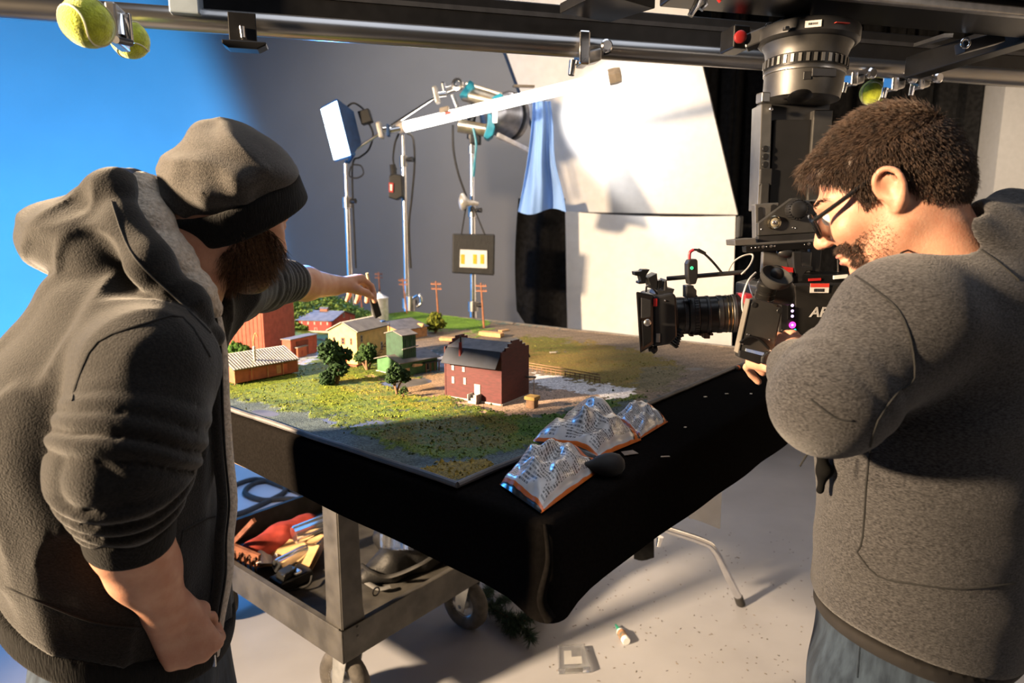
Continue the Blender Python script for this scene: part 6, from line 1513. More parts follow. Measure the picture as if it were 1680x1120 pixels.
# --- model trees
ICO = None
def tree(px, py, blobs, label, ca, cb, name='model_tree', trunk=.0045, n_leaf=260):
    b = G(px, py); t = thing(name, label, 'model tree', b, 'model trees'); rg = np.random.RandomState(int(px * 7 + py)); Y = b.y
    cs = [(P(x, y, Y + dy), r * Y / 1060.0) for x, y, r, dy in blobs]; tr = MB()
    for c, r in cs: tr.tube(spline([b, lerp(b, c, .45) + V((rg.normal() * .003, rg.normal() * .003, 0)), c], 5), [trunk * (1 - .06 * i) for i in range(11)], 7)
    if py < 9999: tr.build('trunk', M_woodm, t, True)
    vs = []; cl = []
    for c, r in cs:
        u = rg.normal(size=(n_leaf, 3)); u /= np.linalg.norm(u, axis=1)[:, None]; rad = rg.uniform(.35, 1.0, (n_leaf, 1)) ** .45
        lump = 1 + .22 * np.sin(u[:, :1] * 5 + rg.uniform(0, 6)) * np.cos(u[:, 1:2] * 6) ; pp_ = np.array(c)[None] + u * rad * r * lump; sz = r * rg.uniform(.14, .30, (n_leaf, 1, 1))
        vv_ = pp_[:, None, :] + octv[None] * sz * rg.uniform(.5, 1.4, (n_leaf, 6, 1)) + rg.normal(size=(n_leaf, 6, 3)) * sz * .3; vs.append(vv_.reshape(-1, 3))
        k = rg.uniform(size=(n_leaf, 1)); cl.append(np.repeat(np.array(srgb(*ca)) * k + np.array(srgb(*cb)) * (1 - k), 6, 0))
    vs = np.concatenate(vs); nn = len(vs) // 6
    o = obj('foliage', vs, (np.arange(nn)[:, None, None] * 6 + ff[None]).reshape(-1, 3), M_leaf, t); set_vcol(o, np.concatenate(cl)); o['kind'] = 'stuff'
tree(553, 630, [(541, 577, 18, 0), (549, 585, 16, .01), (568, 582, 10, .02), (556, 604, 14, 0), (537, 620, 12, -.01)], 'largest dark green model tree, in front of the yellow house', (44, 70, 36), (26, 44, 28))
tree(603, 608, [(603, 578, 13, 0), (590, 585, 9, .01), (609, 586, 9, .01)], 'medium dark model tree at the foot of the yellow house wall', (58, 84, 40), (32, 52, 28))
tree(651, 646, [(648, 612, 13, 0), (664, 617, 10, .01), (641, 622, 8, 0)], 'small dark model tree in front of the green mill', (50, 74, 38), (28, 46, 28), trunk=.0035)
tree(714, 546, [(714, 529, 12, 0), (708, 533, 9, .0), (722, 531, 8, 0), (714, 520, 8, 0)], 'round yellow-green model tree on the grass strip at the back', (112, 118, 38), (66, 76, 26))
tree(372, 552, [(371, 532, 9, 0), (379, 534, 7, 0), (365, 536, 7, 0)], 'small model tree against the dark sleeve at the far left', (70, 112, 48), (38, 68, 34), trunk=.003)
tree(384, 578, [(372, 574, 8, 0), (386, 572, 10, 0), (398, 575, 9, 0)], 'low green model bush left of the brick-red elevator', (88, 128, 54), (48, 78, 36), name='model_bush', trunk=.002)
tree(664, 652, [(664, 640, 6, 0), (658, 643, 4, 0)], 'tiny model bush right of the small dark tree', (58, 78, 36), (36, 52, 30), name='model_bush', trunk=.002, n_leaf=120)
# crop field on the hill
rgc = np.random.RandomState(21); rows = []
for i in range(12):
    for j in range(60):
        q = B(.25 + j * .0185 + rgc.normal() * .004, 1.63 + i * .019 + rgc.normal() * .002)
        if ground(q) > ZB + .012: rows.append((q.x, q.y, ground(q)))
rows = np.array(rows); Nn = len(rows) * 9; base_ = np.repeat(rows, 9, 0) + rgc.normal(size=(Nn, 3)) * np.array([.008, .008, .004]) + np.array([0, 0, .006]); sz = rgc.uniform(.003, .007, (Nn, 1, 1))
vv_ = base_[:, None, :] + octv[None] * sz * rgc.uniform(.5, 1.5, (Nn, 6, 1)); k = rgc.uniform(size=(Nn, 1)); cc_ = np.array(srgb(126, 148, 72)) * k + np.array(srgb(66, 100, 46)) * (1 - k)
o = obj('crop_rows', vv_.reshape(-1, 3), (np.arange(Nn)[:, None, None] * 6 + ff[None]).reshape(-1, 3), M_leaf, board); set_vcol(o, np.repeat(cc_, 6, 0)); o['kind'] = 'stuff'
# --- fences, lumber, crates
def fence(pts, label, n, hgt, m, rails=2):
    q = [G(*p) for p in pts]; t = thing('model_fence', label, 'model fence', q[0], 'model fences')
    tot = [0]; 
    for i in range(len(q) - 1): tot.append(tot[-1] + (q[i + 1] - q[i]).length)
    def at_(d):
        for i in range(len(q) - 1):
            if d <= tot[i + 1] + 1e-9: return lerp(q[i], q[i + 1], (d - tot[i]) / (tot[i + 1] - tot[i]))
        return q[-1]
    for i in range(n): c = at_(tot[-1] * i / (n - 1)); MB().obox(c - V((.001, .001, 0)), (.0022, 0, 0), (0, .0022, 0), (0, 0, hgt)).build('fence_post', m, t)
    for r in range(rails):
        for i in range(len(q) - 1): z = UZ * hgt * (.45 + .45 * r); MB().bar(q[i] + z, q[i + 1] + z, .0012, .0022).build('fence_rail', m, t)
fence([(866, 607), (925, 617), (984, 628)], 'brown model rail fence along the pale road right of the mill', 16, .017, M_woodm, 3)
fence([(517, 558), (552, 563)], 'white model fence in front of the red barn', 10, .010, M_trimw, 2)
fence([(372, 560), (402, 562)], 'brown model fence at the far left behind the sleeve', 6, .012, M_woodm, 2)
def lumber(px, py, n, L, w, label, dirv):
    b = G(px, py); t = thing('lumber_pile', label, 'model lumber', b, 'model lumber piles'); d = V(dirv).normalized(); s_ = V((-d.y, d.x, 0)); rg = random.Random(px)
    for i in range(n):
        r, c = divmod(i, 4); MB().cbox(b + s_ * (c - 1.5) * w + UZ * (.003 + .0052 * r) + d * rg.uniform(-.006, .006), d, s_, UZ, L, w * .9, .0046).build('plank', M_lumber, t)
AXd = BX
lumber(806, 551, 12, .105, .010, 'longer stack of pale lumber behind the red mill', -AXd + AX * .1)
lumber(735, 558, 8, .055, .010, 'shorter stack of pale lumber beside the tower of the green mill', -AXd + AX * .6)
lumber(826, 543, 4, .05, .006, 'loose pale planks at the far edge of the lumber yard', AX)
cr = thing('loading_crate', 'yellow-brown loading crate with overhanging lid right of the mill', 'model crate', G(873, 668), 'model details')
b = G(873, 668); MB().cbox(b + UZ * .010, h1.U, h1.W, UZ, .020, .022, .020).build('crate_box', M_woodm, cr, bevel=.0006); MB().cbox(b + UZ * .024, h1.U, h1.W, UZ, .028, .028, .008).build('crate_lid', mat('ochre_wood', (.40, .25, .07), .7), cr, bevel=.0006)
lp = thing('yard_lamp', 'thin model yard lamp with flat shade right of the mill', 'model lamp', G(876, 650), 'model details')
b = G(876, 650); MB().cyl(b, b + UZ * .050, .0014, seg=6).build('lamp_post', M_alu, lp, True); MB().cbox(b + UZ * .050 - V((.008, 0, 0)), (1, 0, 0), (0, 1, 0), (0, 0, 1), .026, .012, .003).build('shade', M_black_pl, lp)
MB().bar(b + UZ * .03, b + UZ * .049 - V((.012, 0, 0)), .001, .001).build('strut', M_alu, lp)
cw = thing('model_trough', 'tiny pale feeding trough on the dry grass behind the fence', 'model trough', G(907, 580), 'model details')
b = G(907, 580); MB().cbox(b + UZ * .005, (1, .2, 0), (-.2, 1, 0), UZ, .022, .008, .003).build('trough', M_trimw, cw)
for x in (-.008, .008): MB().cbox(b + V((x, x * .2, .002)), (1, 0, 0), (0, 1, 0), UZ, .002, .006, .005).build('leg', M_woodm, cw)
# ================================================================ utility cart under the table
ZL = .36; c0 = PZ(561, 1037, ZL); cl_ = PZ(375, 906, ZL) - c0; cr_ = PZ(745, 933, ZL) - c0
CU = cr_.normalized(); CW = V((-CU.y, CU.x, 0)); CW = CW if CW.dot(cl_) > 0 else -CW; LU, LW = .74, .98
LH = .105
ct = thing('utility_cart', 'grey steel utility cart with pneumatic wheels standing under the table', 'cart', c0 + CU * LU / 2 + CW * LW / 2 - UZ * ZL)
def cp_(u, w, z): return V((c0.x, c0.y, 0)) + CU * u + CW * w + UZ * z
MB().obox(cp_(.004, .004, ZL - LH), CU * (LU - .008), CW * (LW - .008), UZ * .012).build('shelf', M_steel_dull, ct)
for a, b, nm in (((0, 0), (LU, 0), 'lip'), ((0, 0), (0, LW), 'lip'), ((LU, 0), (LU, LW), 'lip'), ((0, LW), (LU, LW), 'lip')):
    d = (CU * (b[0] - a[0]) + CW * (b[1] - a[1])); n = CW if abs(b[0] - a[0]) > 0 else CU
    if a[0] == LU or a[1] == LW: n = -n
    MB().obox(cp_(a[0], a[1], ZL - LH), d, n * .006, UZ * LH).build(nm, M_steel_dull, ct, bevel=.002)
    MB().obox(cp_(a[0], a[1], ZL - .004), d, n * .020, UZ * .004).build('rolled_edge', M_steel_dull, ct, bevel=.0015)
for u, w in ((0, 0), (LU, 0), (0, LW), (LU, LW)):
    du = 1 if u == 0 else -1; dw = 1 if w == 0 else -1; b = cp_(u, w, ZL - .06); top_ = .955
    X = CU * du; Y = CW * dw
    # L-shaped corner post, wider at the foot
    p_ = MB()
    for A, Bv in ((X, Y), (Y, X)):
        q = b + Bv * .007
        p_.add([q + A * .004, q + A * .098, q + A * .084 + UZ * .10, q + A * .075 + UZ * (top_ - b.z), q + A * .004 + UZ * (top_ - b.z)] + [q + A * .004 + Bv * .006, q + A * .098 + Bv * .006, q + A * .084 + UZ * .10 + Bv * .006, q + A * .075 + UZ * (top_ - b.z) + Bv * .006, q + A * .004 + UZ * (top_ - b.z) + Bv * .006],
               [(0, 1, 2, 3, 4), (9, 8, 7, 6, 5), (0, 5, 6, 1), (1, 6, 7, 2), (2, 7, 8, 3), (3, 8, 9, 4), (4, 9, 5, 0)])
    p_.build('corner_post', M_steel_dull, ct, bevel=.002)
    for z in (.0, .03): MB().ell(b + X * .055 + Y * .004 + UZ * (.02 + z), (.007, .007, .007), 10, 6).build('rivet', M_steel_dull, ct, True)
MB().obox(cp_(0, 0, .93), CU * LU, CW * LW, UZ * .025).build('upper_shelf', M_steel_dull, ct, bevel=.002)
M_tyre = mat('grey_tyre', (.075, .068, .060), .8, var=.2, scale=30, bump=.3, bscale=120)
def caster(u, w, ang, label=None):
    o_ = cp_(u, w, 0); ax = V((math.cos(ang), math.sin(ang), 0)); fw = V((-ax.y, ax.x, 0)); R_ = .102; c = o_ + UZ * R_ + fw * .03
    wheel = MB().lathe([(.050, -.016), (.062, -.022), (.080, -.027), (.094, -.022), (R_, -.010), (R_, .010), (.094, .022), (.080, .027), (.062, .022), (.050, .016)], c, ax, 36, close=False).build('tyre', M_tyre, ct, True)
    MB().lathe([(.062, -.021), (.054, -.018), (.046, -.008), (.022, -.006), (.016, -.020), (0, -.020)], c, ax, 30, close=False).build('rim', mat('zinc_rim', (.55, .56, .58), .3, .9), wheel, True)
    MB().lathe([(.062, .021), (.054, .018), (.046, .008), (.022, .006), (.016, .020), (0, .020)], c, ax, 30, close=False).build('rim', mat('zinc_rim', (.55, .56, .58), .3, .9), wheel, True)
    fk = MB()
    for k in (-1, 1):
        q = c + ax * .033 * k; a = q - fw * .018 - UZ * .016; fk.prism([(-.020, -.018), (.014, -.018), (.020, 0), (.004, ZL - LH - R_ - .008), (-.060, ZL - LH - R_ - .008)], q, fw, UZ, ax * .004 * k)
    f_ = fk.build('fork', mat('zinc_plate', (.50, .51, .50), .35, .8, var=.1), wheel, bevel=.001); f_['kind'] = 'stuff'; del f_['kind']
    MB().obox(o_ - ax * .045 - fw * .05 + UZ * (ZL - LH - .008), ax * .09, fw * .10, UZ * .008).build('mount_plate', mat('zinc_plate', (.50, .51, .50), .35, .8), ct, bevel=.001)
    MB().cyl(c - ax * .037, c + ax * .037, .009, seg=12).build('axle', M_chrome, wheel, True)
caster(.09, .09, 1.0); caster(LU - .09, .09, .95); caster(.09, LW - .09, .85); caster(LU - .09, LW - .09, .9)
# ---------------------------------------------------------------- things on the cart shelf
ZS = ZL - LH + .013
def onS(px, py, z=ZS): return PZ(px, py, z)
def lump(name, label, cat, parts, m, lo_, hi_, h=.006, nz=.004, sc=40):
    def fn(p):
        d = None
        for a, b_, r0, r1 in parts: e = s_cap(p, a, b_, r0, r1); d = e if d is None else smin(d, e, .03)
        return smax(d + nz * wob(p, sc, 5) + nz * .6 * wob(p, sc * 2.4, 6), ZS - p[:, 2], .004)
    return tag(sdf_obj(name, fn, lo_, hi_, h, m), label, cat)
a, b_ = onS(415, 905, .33), onS(505, 862, .33)
lump('red_cloth', 'crumpled red cloth bundle on the cart shelf', 'cloth', [(a, lerp(a, b_, .5), .045, .055), (lerp(a, b_, .5), b_, .055, .05)], mat('red_cotton', (.40, .045, .030), .8, var=.2, scale=14, bump=.2, bscale=200), V((min(a.x, b_.x) - .12, min(a.y, b_.y) - .12, .22)), V((max(a.x, b_.x) + .12, max(a.y, b_.y) + .12, .46)))
M_clear = mat('clear_plastic', (.95, .97, 1.0), .08, var=0, trans=.96)
def bottle(name, label, a, d, L, r, parent=None):
    t = thing(name, label, 'bottle', a); d = V(d).normalized()
    MB().lathe([(0, 0), (r * .9, 0), (r, .006), (r, L * .62), (r * .8, L * .76), (r * .36, L * .88), (r * .36, L)], a, d, 24).build('bottle_body', M_clear, t, True)
    MB().lathe([(0, .02), (r * .42, 0), (r * .42, .018), (0, .018)], a + d * (L - .004), d, 16).build('cap', M_clear, t, True); return t
b1_ = onS(482, 878, ZS + .13); bottle('clear_bottle', 'clear plastic bottle lying on the red cloth in the cart', b1_, CU * .9 + CW * -.15 + UZ * .08, .22, .034)
b2_ = onS(455, 935, ZS + .035); bottle('clear_bottle', 'clear plastic bottle lying over the kraft paper in the cart', b2_ + UZ * .012, CU + CW * .15, .20, .030)
kp = thing('kraft_paper', 'tan kraft paper sheet folded on the cart shelf', 'paper', onS(480, 925))
qa, qb, qc, qd = onS(425, 935), onS(505, 945), onS(545, 908), onS(475, 885)
M_kraft = mat('kraft_paper', (.56, .35, .16), .75, var=.08, scale=20)
MB().sheet(lambda u, v: (qa * (1 - u) + qb * u) * (1 - v) + (qd * (1 - u) + qc * u) * v + UZ * (.010 + .05 * v + .012 * math.sin(u * 5 + v * 3)), 14, 12, .003).build('sheet', M_kraft, kp, True)
MB().sheet(lambda u, v: (qa * (1 - u) + qb * u) * (1 - v * .5) + (qd * (1 - u) + qc * u) * v * .5 + UZ * (.022 + .055 * v), 10, 8, .003).build('flap', M_kraft, kp, True)
wf = thing('slatted_crate', 'small brown slatted crate piece leaning at the cart corner', 'crate', onS(395, 908))
MB().bar(onS(376, 897, ZS + .10), onS(417, 853, ZS + .24), .012, .016).build('batten', mat('red_brown_wood', (.26, .10, .055), .6, var=.2, scale=40), wf)
MB().bar(onS(372, 898, ZS + .11), onS(425, 920, ZS + .08), .014, .05).build('board', mat('red_brown_wood', (.26, .10, .055), .6), wf)
for k in range(5): MB().bar(onS(385 + 8 * k, 905 + 3 * k, ZS + .12), onS(388 + 8 * k, 926 + 3 * k, ZS + .05), .006, .01).build('slat', mat('dark_brown_wood', (.10, .05, .03), .6), wf)
wp = onS(435, 912, ZS + .03)
tag(MB().sheet(lambda u, v: onS(415 + 40 * u, 900 + 24 * v + 8 * u * (1 - v), ZS + .06 + .02 * math.sin(u * 6)), 10, 8, .002).build('white_bag', mat('white_film', (.75, .78, .82), .4), None, True), 'crumpled white plastic film beside the wooden frame in the cart', 'plastic bag')
dv_ = thing('power_supply', 'small black power supply on the cart shelf in front of the kraft paper', 'device', onS(480, 950))
MB().cbox(onS(478, 948, ZS + .02), CU, CW, UZ, .13, .08, .04).build('case', M_black_pl, dv_, bevel=.006); MB().cbox(onS(470, 940, ZS + .05), CU + CW * .2, CW, UZ + CU * .3, .06, .05, .03).build('plug', mat('glossy_black', (.02, .02, .02), .1), dv_, bevel=.006); MB().cbox(onS(486, 938, ZS + .05), CU, CW, UZ, .03, .03, .01).build('shiny_cover', M_chrome, dv_, bevel=.003)
MB().tube(spline([onS(445, 955, ZS + .01), onS(470, 968, ZS + .01), onS(505, 960, ZS + .02), onS(512, 945, ZS + .03)], 8), .005, 8).build('cord', M_rubber, dv_, True)
a = onS(640, 925, ZS + .05); b_ = onS(735, 890, ZS + .05); c__ = onS(600, 945, ZS + .03)
lump('black_bag', 'soft black equipment bag with straps on the right half of the cart', 'bag', [(a, b_, .06, .06), (c__, a, .03, .055), (lerp(a, b_, .5), lerp(a, b_, .5) + CW * .2, .07, .05)], mat('black_bag_nylon', (.006, .006, .0065), .6, bump=.3, bscale=120), V((min(a.x, b_.x, c__.x) - .2, min(a.y, b_.y, c__.y) - .15, .2)), V((max(a.x, b_.x) + .15, max(a.y, b_.y, c__.y) + .32, .5)), .007, .006, 30)
stp = thing('shoulder_strap', 'black shoulder strap with metal rings lying across the cart shelf', 'strap', onS(612, 955))
MB().tube(spline([onS(592, 925, ZS + .06), onS(610, 938, ZS + .07), onS(640, 945, ZS + .05), onS(690, 925, ZS + .10), onS(720, 905, ZS + .11)], 8), .009, 8, flat=.35).build('webbing', M_rubber, stp, True)
MB().tube(spline([onS(595, 950, ZS + .02), onS(620, 965, ZS + .02), onS(640, 962, ZS + .02)], 8), .012, 8, flat=.35).build('webbing', mat('grey_webbing', (.14, .14, .14), .8), stp, True)
for px, py in ((606, 934), (617, 970)): MB().tube([onS(px, py, ZS + .05) + CU * .014 * math.cos(i * math.tau / 14) + UZ * .014 * math.sin(i * math.tau / 14) for i in range(14)], .0025, 6, closed=True).build('ring', M_black_metal, stp, True)
pbx = thing('plastic_tray', 'clear plastic tray shining on the black bag in the cart', 'tray', onS(640, 900))
for k in range(3): MB().sheet(lambda u, v: onS(624 + 30 * u + 12 * k, 876 + 22 * v + 5 * u, ZS + .15 + .015 * k + .012 * math.sin(u * 8 + k)), 8, 6, .002).build('tray_wall', M_clear, pbx, True)
# black cables on the white floor beyond the cart
cb1 = thing('floor_cable', 'loops of black cable on the pale floor beyond the cart', 'cable', PZ(440, 810, .005))
for pts in ([(370, 848), (400, 840), (440, 822), (468, 805), (455, 790), (420, 792), (402, 808), (430, 820), (470, 818), (520, 822)], [(375, 800), (420, 786), (470, 800), (510, 815)]):
    MB().tube(spline([PZ(x, y, .012) for x, y in pts], 8), .016, 8).build('cable', M_rubber, cb1, True)
# ---------------------------------------------------------------- folding table leg and white cloth beyond
ft = thing('folding_table', 'white folding table with bent chrome leg under the far side', 'table', V((.75, 2.45, 0)))
g0, g1, g2, g3 = P(1075, 862, 2.36), P(1150, 887, 2.42), P(1172, 902, 2.43), PZ(1216, 988, .012)
MB().tube(spline([P(1010, 835, 2.32), g0, g1, g2, lerp(g2, g3, .5), g3], 8), .015, 14).build('leg', M_chrome, ft, True)
MB().cyl(g3 - UZ * .01, g3 + (g2 - g3).normalized() * .03, .018, seg=14).build('rubber_foot', M_rubber, ft, True)
MB().tube([P(1080, 895, 2.38), P(1083, 880, 2.38)], [.010, .014], 10).build('leg_lock', M_chrome, ft, True)
MB().obox(V((.15, 2.25, .70)), AX * .5, BX * .6, UZ * .03).build('top', M_white_pl, ft, bevel=.004)
wq = [P(1128, 815, 2.2), P(1182, 800, 2.2), P(1180, 865, 2.2), P(1130, 850, 2.2)]
tag(MB().sheet(lambda u, v: (wq[3] * (1 - u) + wq[2] * u) * (1 - v) + (wq[0] * (1 - u) + wq[1] * u + UZ * .12) * v + V((0, .01 * math.sin(u * 5), 0)), 10, 10, .004).build('white_cloth', M_white_cloth, None, True), 'white cloth corner hanging behind the black table skirt', 'cloth')
tag(MB().sheet(lambda u, v: P(1040 + 33 * u, 880 + 36 * v + 3 * math.sin(u * 4), 2.25), 6, 6, .006).build('black_cloth_corner', M_black_cloth, None, True), 'black cloth corner hanging below the table skirt near the chrome leg', 'cloth')
# ---------------------------------------------------------------- floor items
gb = thing('glue_bottle', 'small white glue bottle with green cap lying on the floor', 'bottle', PZ(1024, 1048, .012))
p0 = PZ(1028, 1052, .015); p1 = PZ(1010, 1024, .015); d = (p1 - p0).normalized(); L = (p1 - p0).length
MB().lathe([(0, 0), (.014, 0), (.016, .003), (.016, L * .55), (.012, L * .62), (.008, L * .66)], p0, d, 20).build('bottle_body', M_white_pl, gb, True)
MB().lathe([(.009, L * .64), (.009, L * .72), (.006, L * .8), (.003, L), (0, L)], p0, d, 16).build('cap', mat('green_cap', (.02, .26, .16), .4), gb, True)
MB().lathe([(.0164, L * .15), (.0164, L * .5)], p0, d, 20, close=False).build('label_wrap', mat('glue_label', (.10, .12, .10), .5, col2=(.45, .22, .10), scale=60), gb, True)
pb = thing('clear_box', 'clear plastic box with white card lying on the floor', 'box', PZ(940, 1090, 0))
qs = [PZ(916, 1106, .002), PZ(970, 1103, .002), PZ(958, 1064, .002), PZ(915, 1066, .002)]
pz = MB(); pz.add(qs + [q + UZ * .022 for q in qs], [(3, 2, 1, 0), (4, 5, 6, 7), (0, 1, 5, 4), (1, 2, 6, 5), (2, 3, 7, 6), (3, 0, 4, 7)]); pz.build('box_shell', M_clear, pb, bevel=.002)
MB().obox(lerp(qs[0], qs[2], .22) + UZ * .008, (qs[1] - qs[0]) * .55, (qs[3] - qs[0]) * .55, UZ * .003).build('white_card', M_white_pl, pb)
MB().obox(lerp(qs[0], qs[2], .5) + UZ * .012, (qs[1] - qs[0]) * .3, (qs[3] - qs[0]) * .35, UZ * .003).build('grey_insert', M_alu, pb)
# evergreen sprig
M_needle = mat('artificial_needles', (.022, .055, .030), .7, var=.3, scale=60)
sg = thing('evergreen_sprig', 'artificial evergreen branch lying on the floor behind the cart wheel', 'branch', PZ(840, 1010, 0))
rg = np.random.RandomState(31); twigs = [[(770, 985), (810, 1000), (850, 1018), (886, 1008)], [(800, 997), (826, 985), (838, 972)], [(830, 1008), (858, 1030), (872, 1048)], [(850, 1016), (880, 1000), (890, 996)], [(785, 990), (800, 972), (806, 962)], [(815, 1002), (830, 1020), (842, 1034)]]
roots = []; dirs = []; nrms = []
for tw_ in twigs:
    pts = spline([PZ(x, y, .02 + .03 * rg.uniform()) for x, y in tw_], 8); MB().tube(pts, .003, 6).build('twig', M_woodm, sg, True)
    for i in range(len(pts) - 1):
        for k in range(26):
            q = lerp(pts[i], pts[i + 1], rg.uniform()); dr = (pts[i + 1] - pts[i]).normalized() * .6 + V(rg.normal(size=3)).normalized(); roots.append(q); dirs.append(dr.normalized()); nrms.append(V(rg.normal(size=3)).normalized())
strands('needles', np.array(roots), np.array(dirs), np.array(nrms), .040, .0019, M_needle, sg, seed=3, jit=.1)['kind'] = 'stuff'
# scraps on the floor (too small and many to pick apart)
rg = np.random.RandomState(41); N_ = 260; px = rg.uniform(900, 1340, N_); py = rg.uniform(870, 1118, N_); vs_ = []; fs_ = []
for i in range(N_):
    q = PZ(px[i], py[i], .0012); a = rg.uniform(0, 6.28); s1_, s2_ = rg.uniform(.001, .006), rg.uniform(.0006, .0015); d1 = V((math.cos(a), math.sin(a), 0)) * s1_; d2 = V((-math.sin(a), math.cos(a), 0)) * s2_; k = len(vs_)
    vs_ += [q - d1 - d2, q + d1 - d2, q + d1 + d2, q - d1 + d2, q + UZ * .002]; fs_ += [(k, k + 1, k + 4), (k + 1, k + 2, k + 4), (k + 2, k + 3, k + 4), (k + 3, k, k + 4)]
tag(obj('floor_scraps', vs_, fs_, mat('brown_scrap', (.16, .12, .07), .8, var=.4, scale=8)), 'scattered tiny brown scraps and grass fibres on the floor', 'scraps', kind='stuff')
# ---------------------------------------------------------------- foil bags on the table
def bag_mat(name, seed):
    m = bpy.data.materials.new(name); m.use_nodes = True; nt = m.node_tree; b = nt.nodes['Principled BSDF']; L_ = nt.links.new
    uv = nt.nodes.new('ShaderNodeUVMap'); sp_ = nt.nodes.new('ShaderNodeSeparateXYZ'); L_(uv.outputs[0], sp_.inputs[0])
    def math_(op, a, b_=None):
        n = nt.nodes.new('ShaderNodeMath'); n.operation = op
        for i, v in enumerate((a, b_)):
            if v is None: continue
            if isinstance(v, (int, float)): n.inputs[i].default_value = v
            else: L_(v, n.inputs[i])
        return n.outputs[0]
    U_, V_ = sp_.outputs[0], sp_.outputs[1]
    def band(x, a, b_): return math_('MULTIPLY', math_('GREATER_THAN', x, a), math_('LESS_THAN', x, b_))
    # printed text rows: lines broken up by noise
    no = nt.nodes.new('ShaderNodeTexNoise'); no.noise_dimensions = '2D'; no.inputs['Scale'].default_value = 1.0; cb = nt.nodes.new('ShaderNodeCombineXYZ')
    L_(math_('MULTIPLY', V_, 90), cb.inputs[0]); L_(math_('MULTIPLY', math_('FLOOR', math_('MULTIPLY', U_, 32)), 3.7), cb.inputs[1]); L_(cb.outputs[0], no.inputs['Vector'])
    row = band(math_('FRACT', math_('MULTIPLY', U_, 32)), .22, .78); txt = math_('MULTIPLY', row, math_('GREATER_THAN', no.outputs['Fac'], .46))
    n2 = nt.nodes.new('ShaderNodeTexNoise'); n2.noise_dimensions = '2D'; n2.inputs['Scale'].default_value = 3.2; cb2 = nt.nodes.new('ShaderNodeCombineXYZ'); L_(math_('ADD', U_, seed), cb2.inputs[0]); L_(V_, cb2.inputs[1]); L_(cb2.outputs[0], n2.inputs['Vector'])
    txt = math_('MULTIPLY', txt, math_('MULTIPLY', math_('GREATER_THAN', n2.outputs['Fac'], .38), math_('MULTIPLY', band(U_, .07, .80), band(V_, .05, .95))))
    def mixc(a, col, f):
        n = nt.nodes.new('ShaderNodeMix'); n.data_type = 'RGBA'; L_(f, n.inputs['Factor'])
        if isinstance(a, tuple): n.inputs['A'].default_value = (*a, 1)
        else: L_(a, n.inputs['A'])
        n.inputs['B'].default_value = (*col, 1); return n.outputs['Result']
    c = mixc((.54, .52, .51), (.085, .08, .08), txt)
    c = mixc(c, (.62, .14, .02), math_('MAXIMUM', band(U_, .018, .042), band(U_, .86, .93)))
    c = mixc(c, (.012, .012, .012), math_('MAXIMUM', math_('LESS_THAN', U_, .018), math_('GREATER_THAN', U_, .93)))
    c = mixc(c, (.012, .012, .012), band(U_, .83, .86)); c = mixc(c, (.62, .14, .02), math_('MAXIMUM', math_('LESS_THAN', V_, .012), math_('GREATER_THAN', V_, .988)))
    L_(c, b.inputs['Base Color']); b.inputs['Roughness'].default_value = .30; b.inputs['Coat Weight'].default_value = .15; b.inputs['Coat Roughness'].default_value = .15
    return m
def foil_bag(label, corners, puff, seed, group='foil bags'):
    """corners: near-left, near-right, far-right, far-left in pixels; u runs near->far"""
    q = [PZ(x, y, ZT + .004) for x, y in corners]; rg = random.Random(seed); nu, nv = 46, 34
    t = thing('foil_bag', label, 'bag', sum(q, V((0, 0, 0))) / 4, group); o1 = V((rg.uniform(0, 9), rg.uniform(0, 9), 0))
    def fn(u, v, side):
        p = (q[0] * (1 - v) + q[1] * v) * (1 - u) + (q[3] * (1 - v) + q[2] * v) * u
        f = max(0, math.sin(math.pi * u)) ** .65 * max(0, math.sin(math.pi * v)) ** .55
        w = mnoise.noise(V((u * 4.2, v * 3.4, 0)) + o1); w2 = 1 - abs(mnoise.noise(V((u * 4.5, v * 4, 3)) + o1)) * 2.4; w3 = mnoise.noise(V((u * 15, v * 12, 5)) + o1)
        z = puff * f * (.75 + .55 * w) + f ** .5 * (.007 * w2 + .0012 * w3) + .004
        ed = .006 * math.sin(u * 23 + v * 17 + seed)
        return p + UZ * (.0008 + (z - .004) + .0035 * min(1, f * 6) + abs(ed) * .3 * (1 - f) * min(1, f * 8) if side else 0.0003)
    vs = []; uvs = []
    for sd_ in (1, 0):
        for i in range(nu):
            for j in range(nv): vs.append(fn(i / (nu - 1), j / (nv - 1), sd_)); uvs.append((i / (nu - 1), j / (nv - 1)))
    fs = []; K = nu * nv
    for i in range(nu - 1):
        for j in range(nv - 1): a = i * nv + j; fs.append((a, a + 1, a + nv + 1, a + nv)); fs.append((K + a, K + a + nv, K + a + nv + 1, K + a + 1))
    for i in range(nu - 1):
        for j in (0, nv - 1): a = i * nv + j; fs.append((a, a + nv, K + a + nv, K + a))
    for j in range(nv - 1):
        for i in (0, nu - 1): a = i * nv + j; fs.append((a, a + 1, K + a + 1, K + a))
    o = obj('foil_pouch', vs, fs, bag_mat('foil_print', seed), t, smooth=True); uvl = o.data.uv_layers.new(name='UVMap')
    for lp_ in o.data.loops: uvl.data[lp_.index].uv = uvs[lp_.vertex_index]
    return t
foil_bag('foremost open foil bag of scenery material, nearest the table corner', [(820, 795), (888, 842), (990, 768), (905, 728)], .050, 2)
foil_bag('middle foil bag of scenery material leaning on the foremost one', [(868, 728), (980, 752), (1052, 722), (972, 664)], .062, 5)
foil_bag('small orange foil bag of scenery material at the back of the bags', [(1005, 690), (1050, 720), (1096, 692), (1050, 662)], .034, 9)
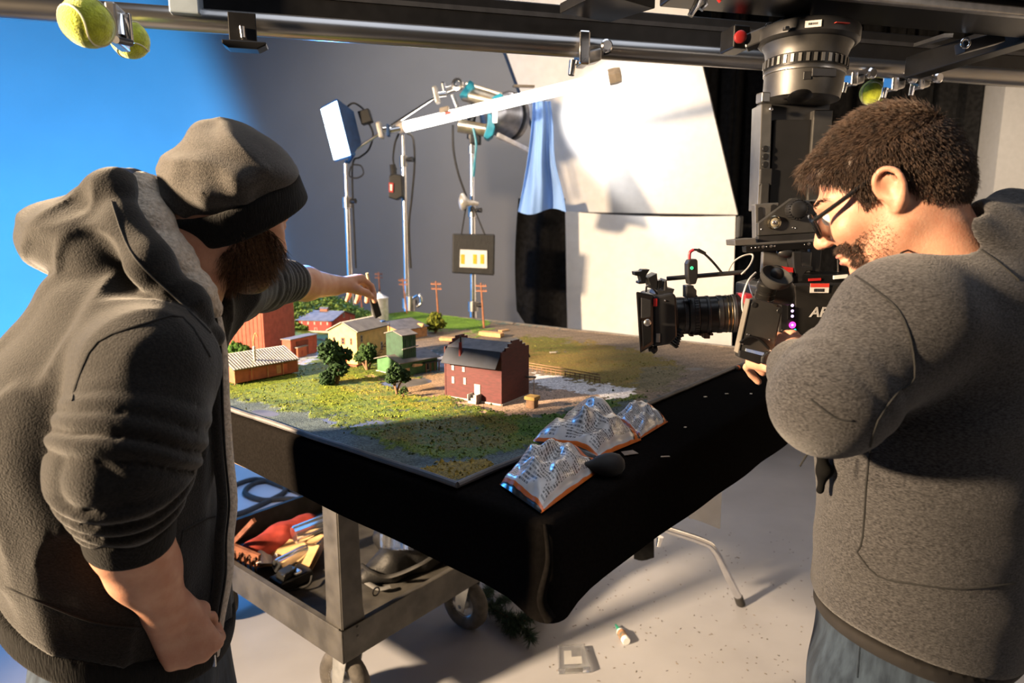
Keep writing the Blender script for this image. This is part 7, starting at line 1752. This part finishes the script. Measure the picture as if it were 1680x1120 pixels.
# black bulb duster and scraps
bd_ = thing('squeeze_bulb', 'black rubber squeeze bulb beside the foil bags', 'bulb', PZ(1003, 775, ZT))
c = PZ(1000, 762, ZT + .021); d = (PZ(955, 765, ZT) - PZ(1022, 762, ZT)).normalized()
MB().lathe([(0, -.026), (.009, -.0245), (.017, -.018), (.0205, -.006), (.020, .006), (.016, .020), (.010, .030), (.007, .038), (.006, .048), (0, .048)], c, d, 28).build('bulb', M_rubber, bd_, True)
def scrap(px, py, w, h, ang, m, label, nm='paper_scrap'):
    p = PZ(px, py, ZT + .0025); X = V((math.cos(ang), math.sin(ang), 0)); Y = V((-X.y, X.x, 0))
    b = MB(); b.prism([(-w / 2, -h / 2), (w / 2, -h * .4), (w * .45, h / 2), (-w * .4, h * .42)], p, X, Y, UZ * .0012); tag(b.build(nm, m), label, 'scrap', 'scraps on the table')
M_card = mat('grey_card', (.30, .25, .21), .7); M_chip = mat('pale_wood_chip', (.62, .52, .40), .7)
scrap(1032, 743, .030, .022, .3, M_card, 'grey card scrap behind the black squeeze bulb')
scrap(1091, 749, .018, .0035, .1, M_chip, 'thin pale wood sliver lying right of the bulb', 'wood_sliver')
scrap(1124, 701, .008, .005, .8, M_chip, 'tiny pale chip halfway along the black cloth', 'wood_sliver')
scrap(1157, 651, .010, .006, .5, M_chip, 'pale chip left of the pair near the camera', 'wood_sliver')
scrap(1192, 646, .010, .005, .2, M_chip, 'pale chip in the middle of the cloth below the camera', 'wood_sliver')
scrap(1232, 646, .010, .006, 1.0, M_chip, 'pale chip closest to the sleeve of the camera person', 'wood_sliver')
tl = thing('hand_tool', 'small black tool with orange tip lying under the monitor', 'tool', PZ(1228, 603, ZT))
t0_ = PZ(1206, 604, ZT + .008); t1_ = PZ(1252, 594, ZT + .008)
MB().tube([t0_, lerp(t0_, t1_, .3), lerp(t0_, t1_, .45), t1_], [.006, .008, .005, .004], 12).build('handle', M_rubber, tl, True); MB().ell(lerp(t0_, t1_, .1), .0075, 12, 8).build('orange_tip', mat('orange_plastic', (.55, .12, .03), .4), tl, True)
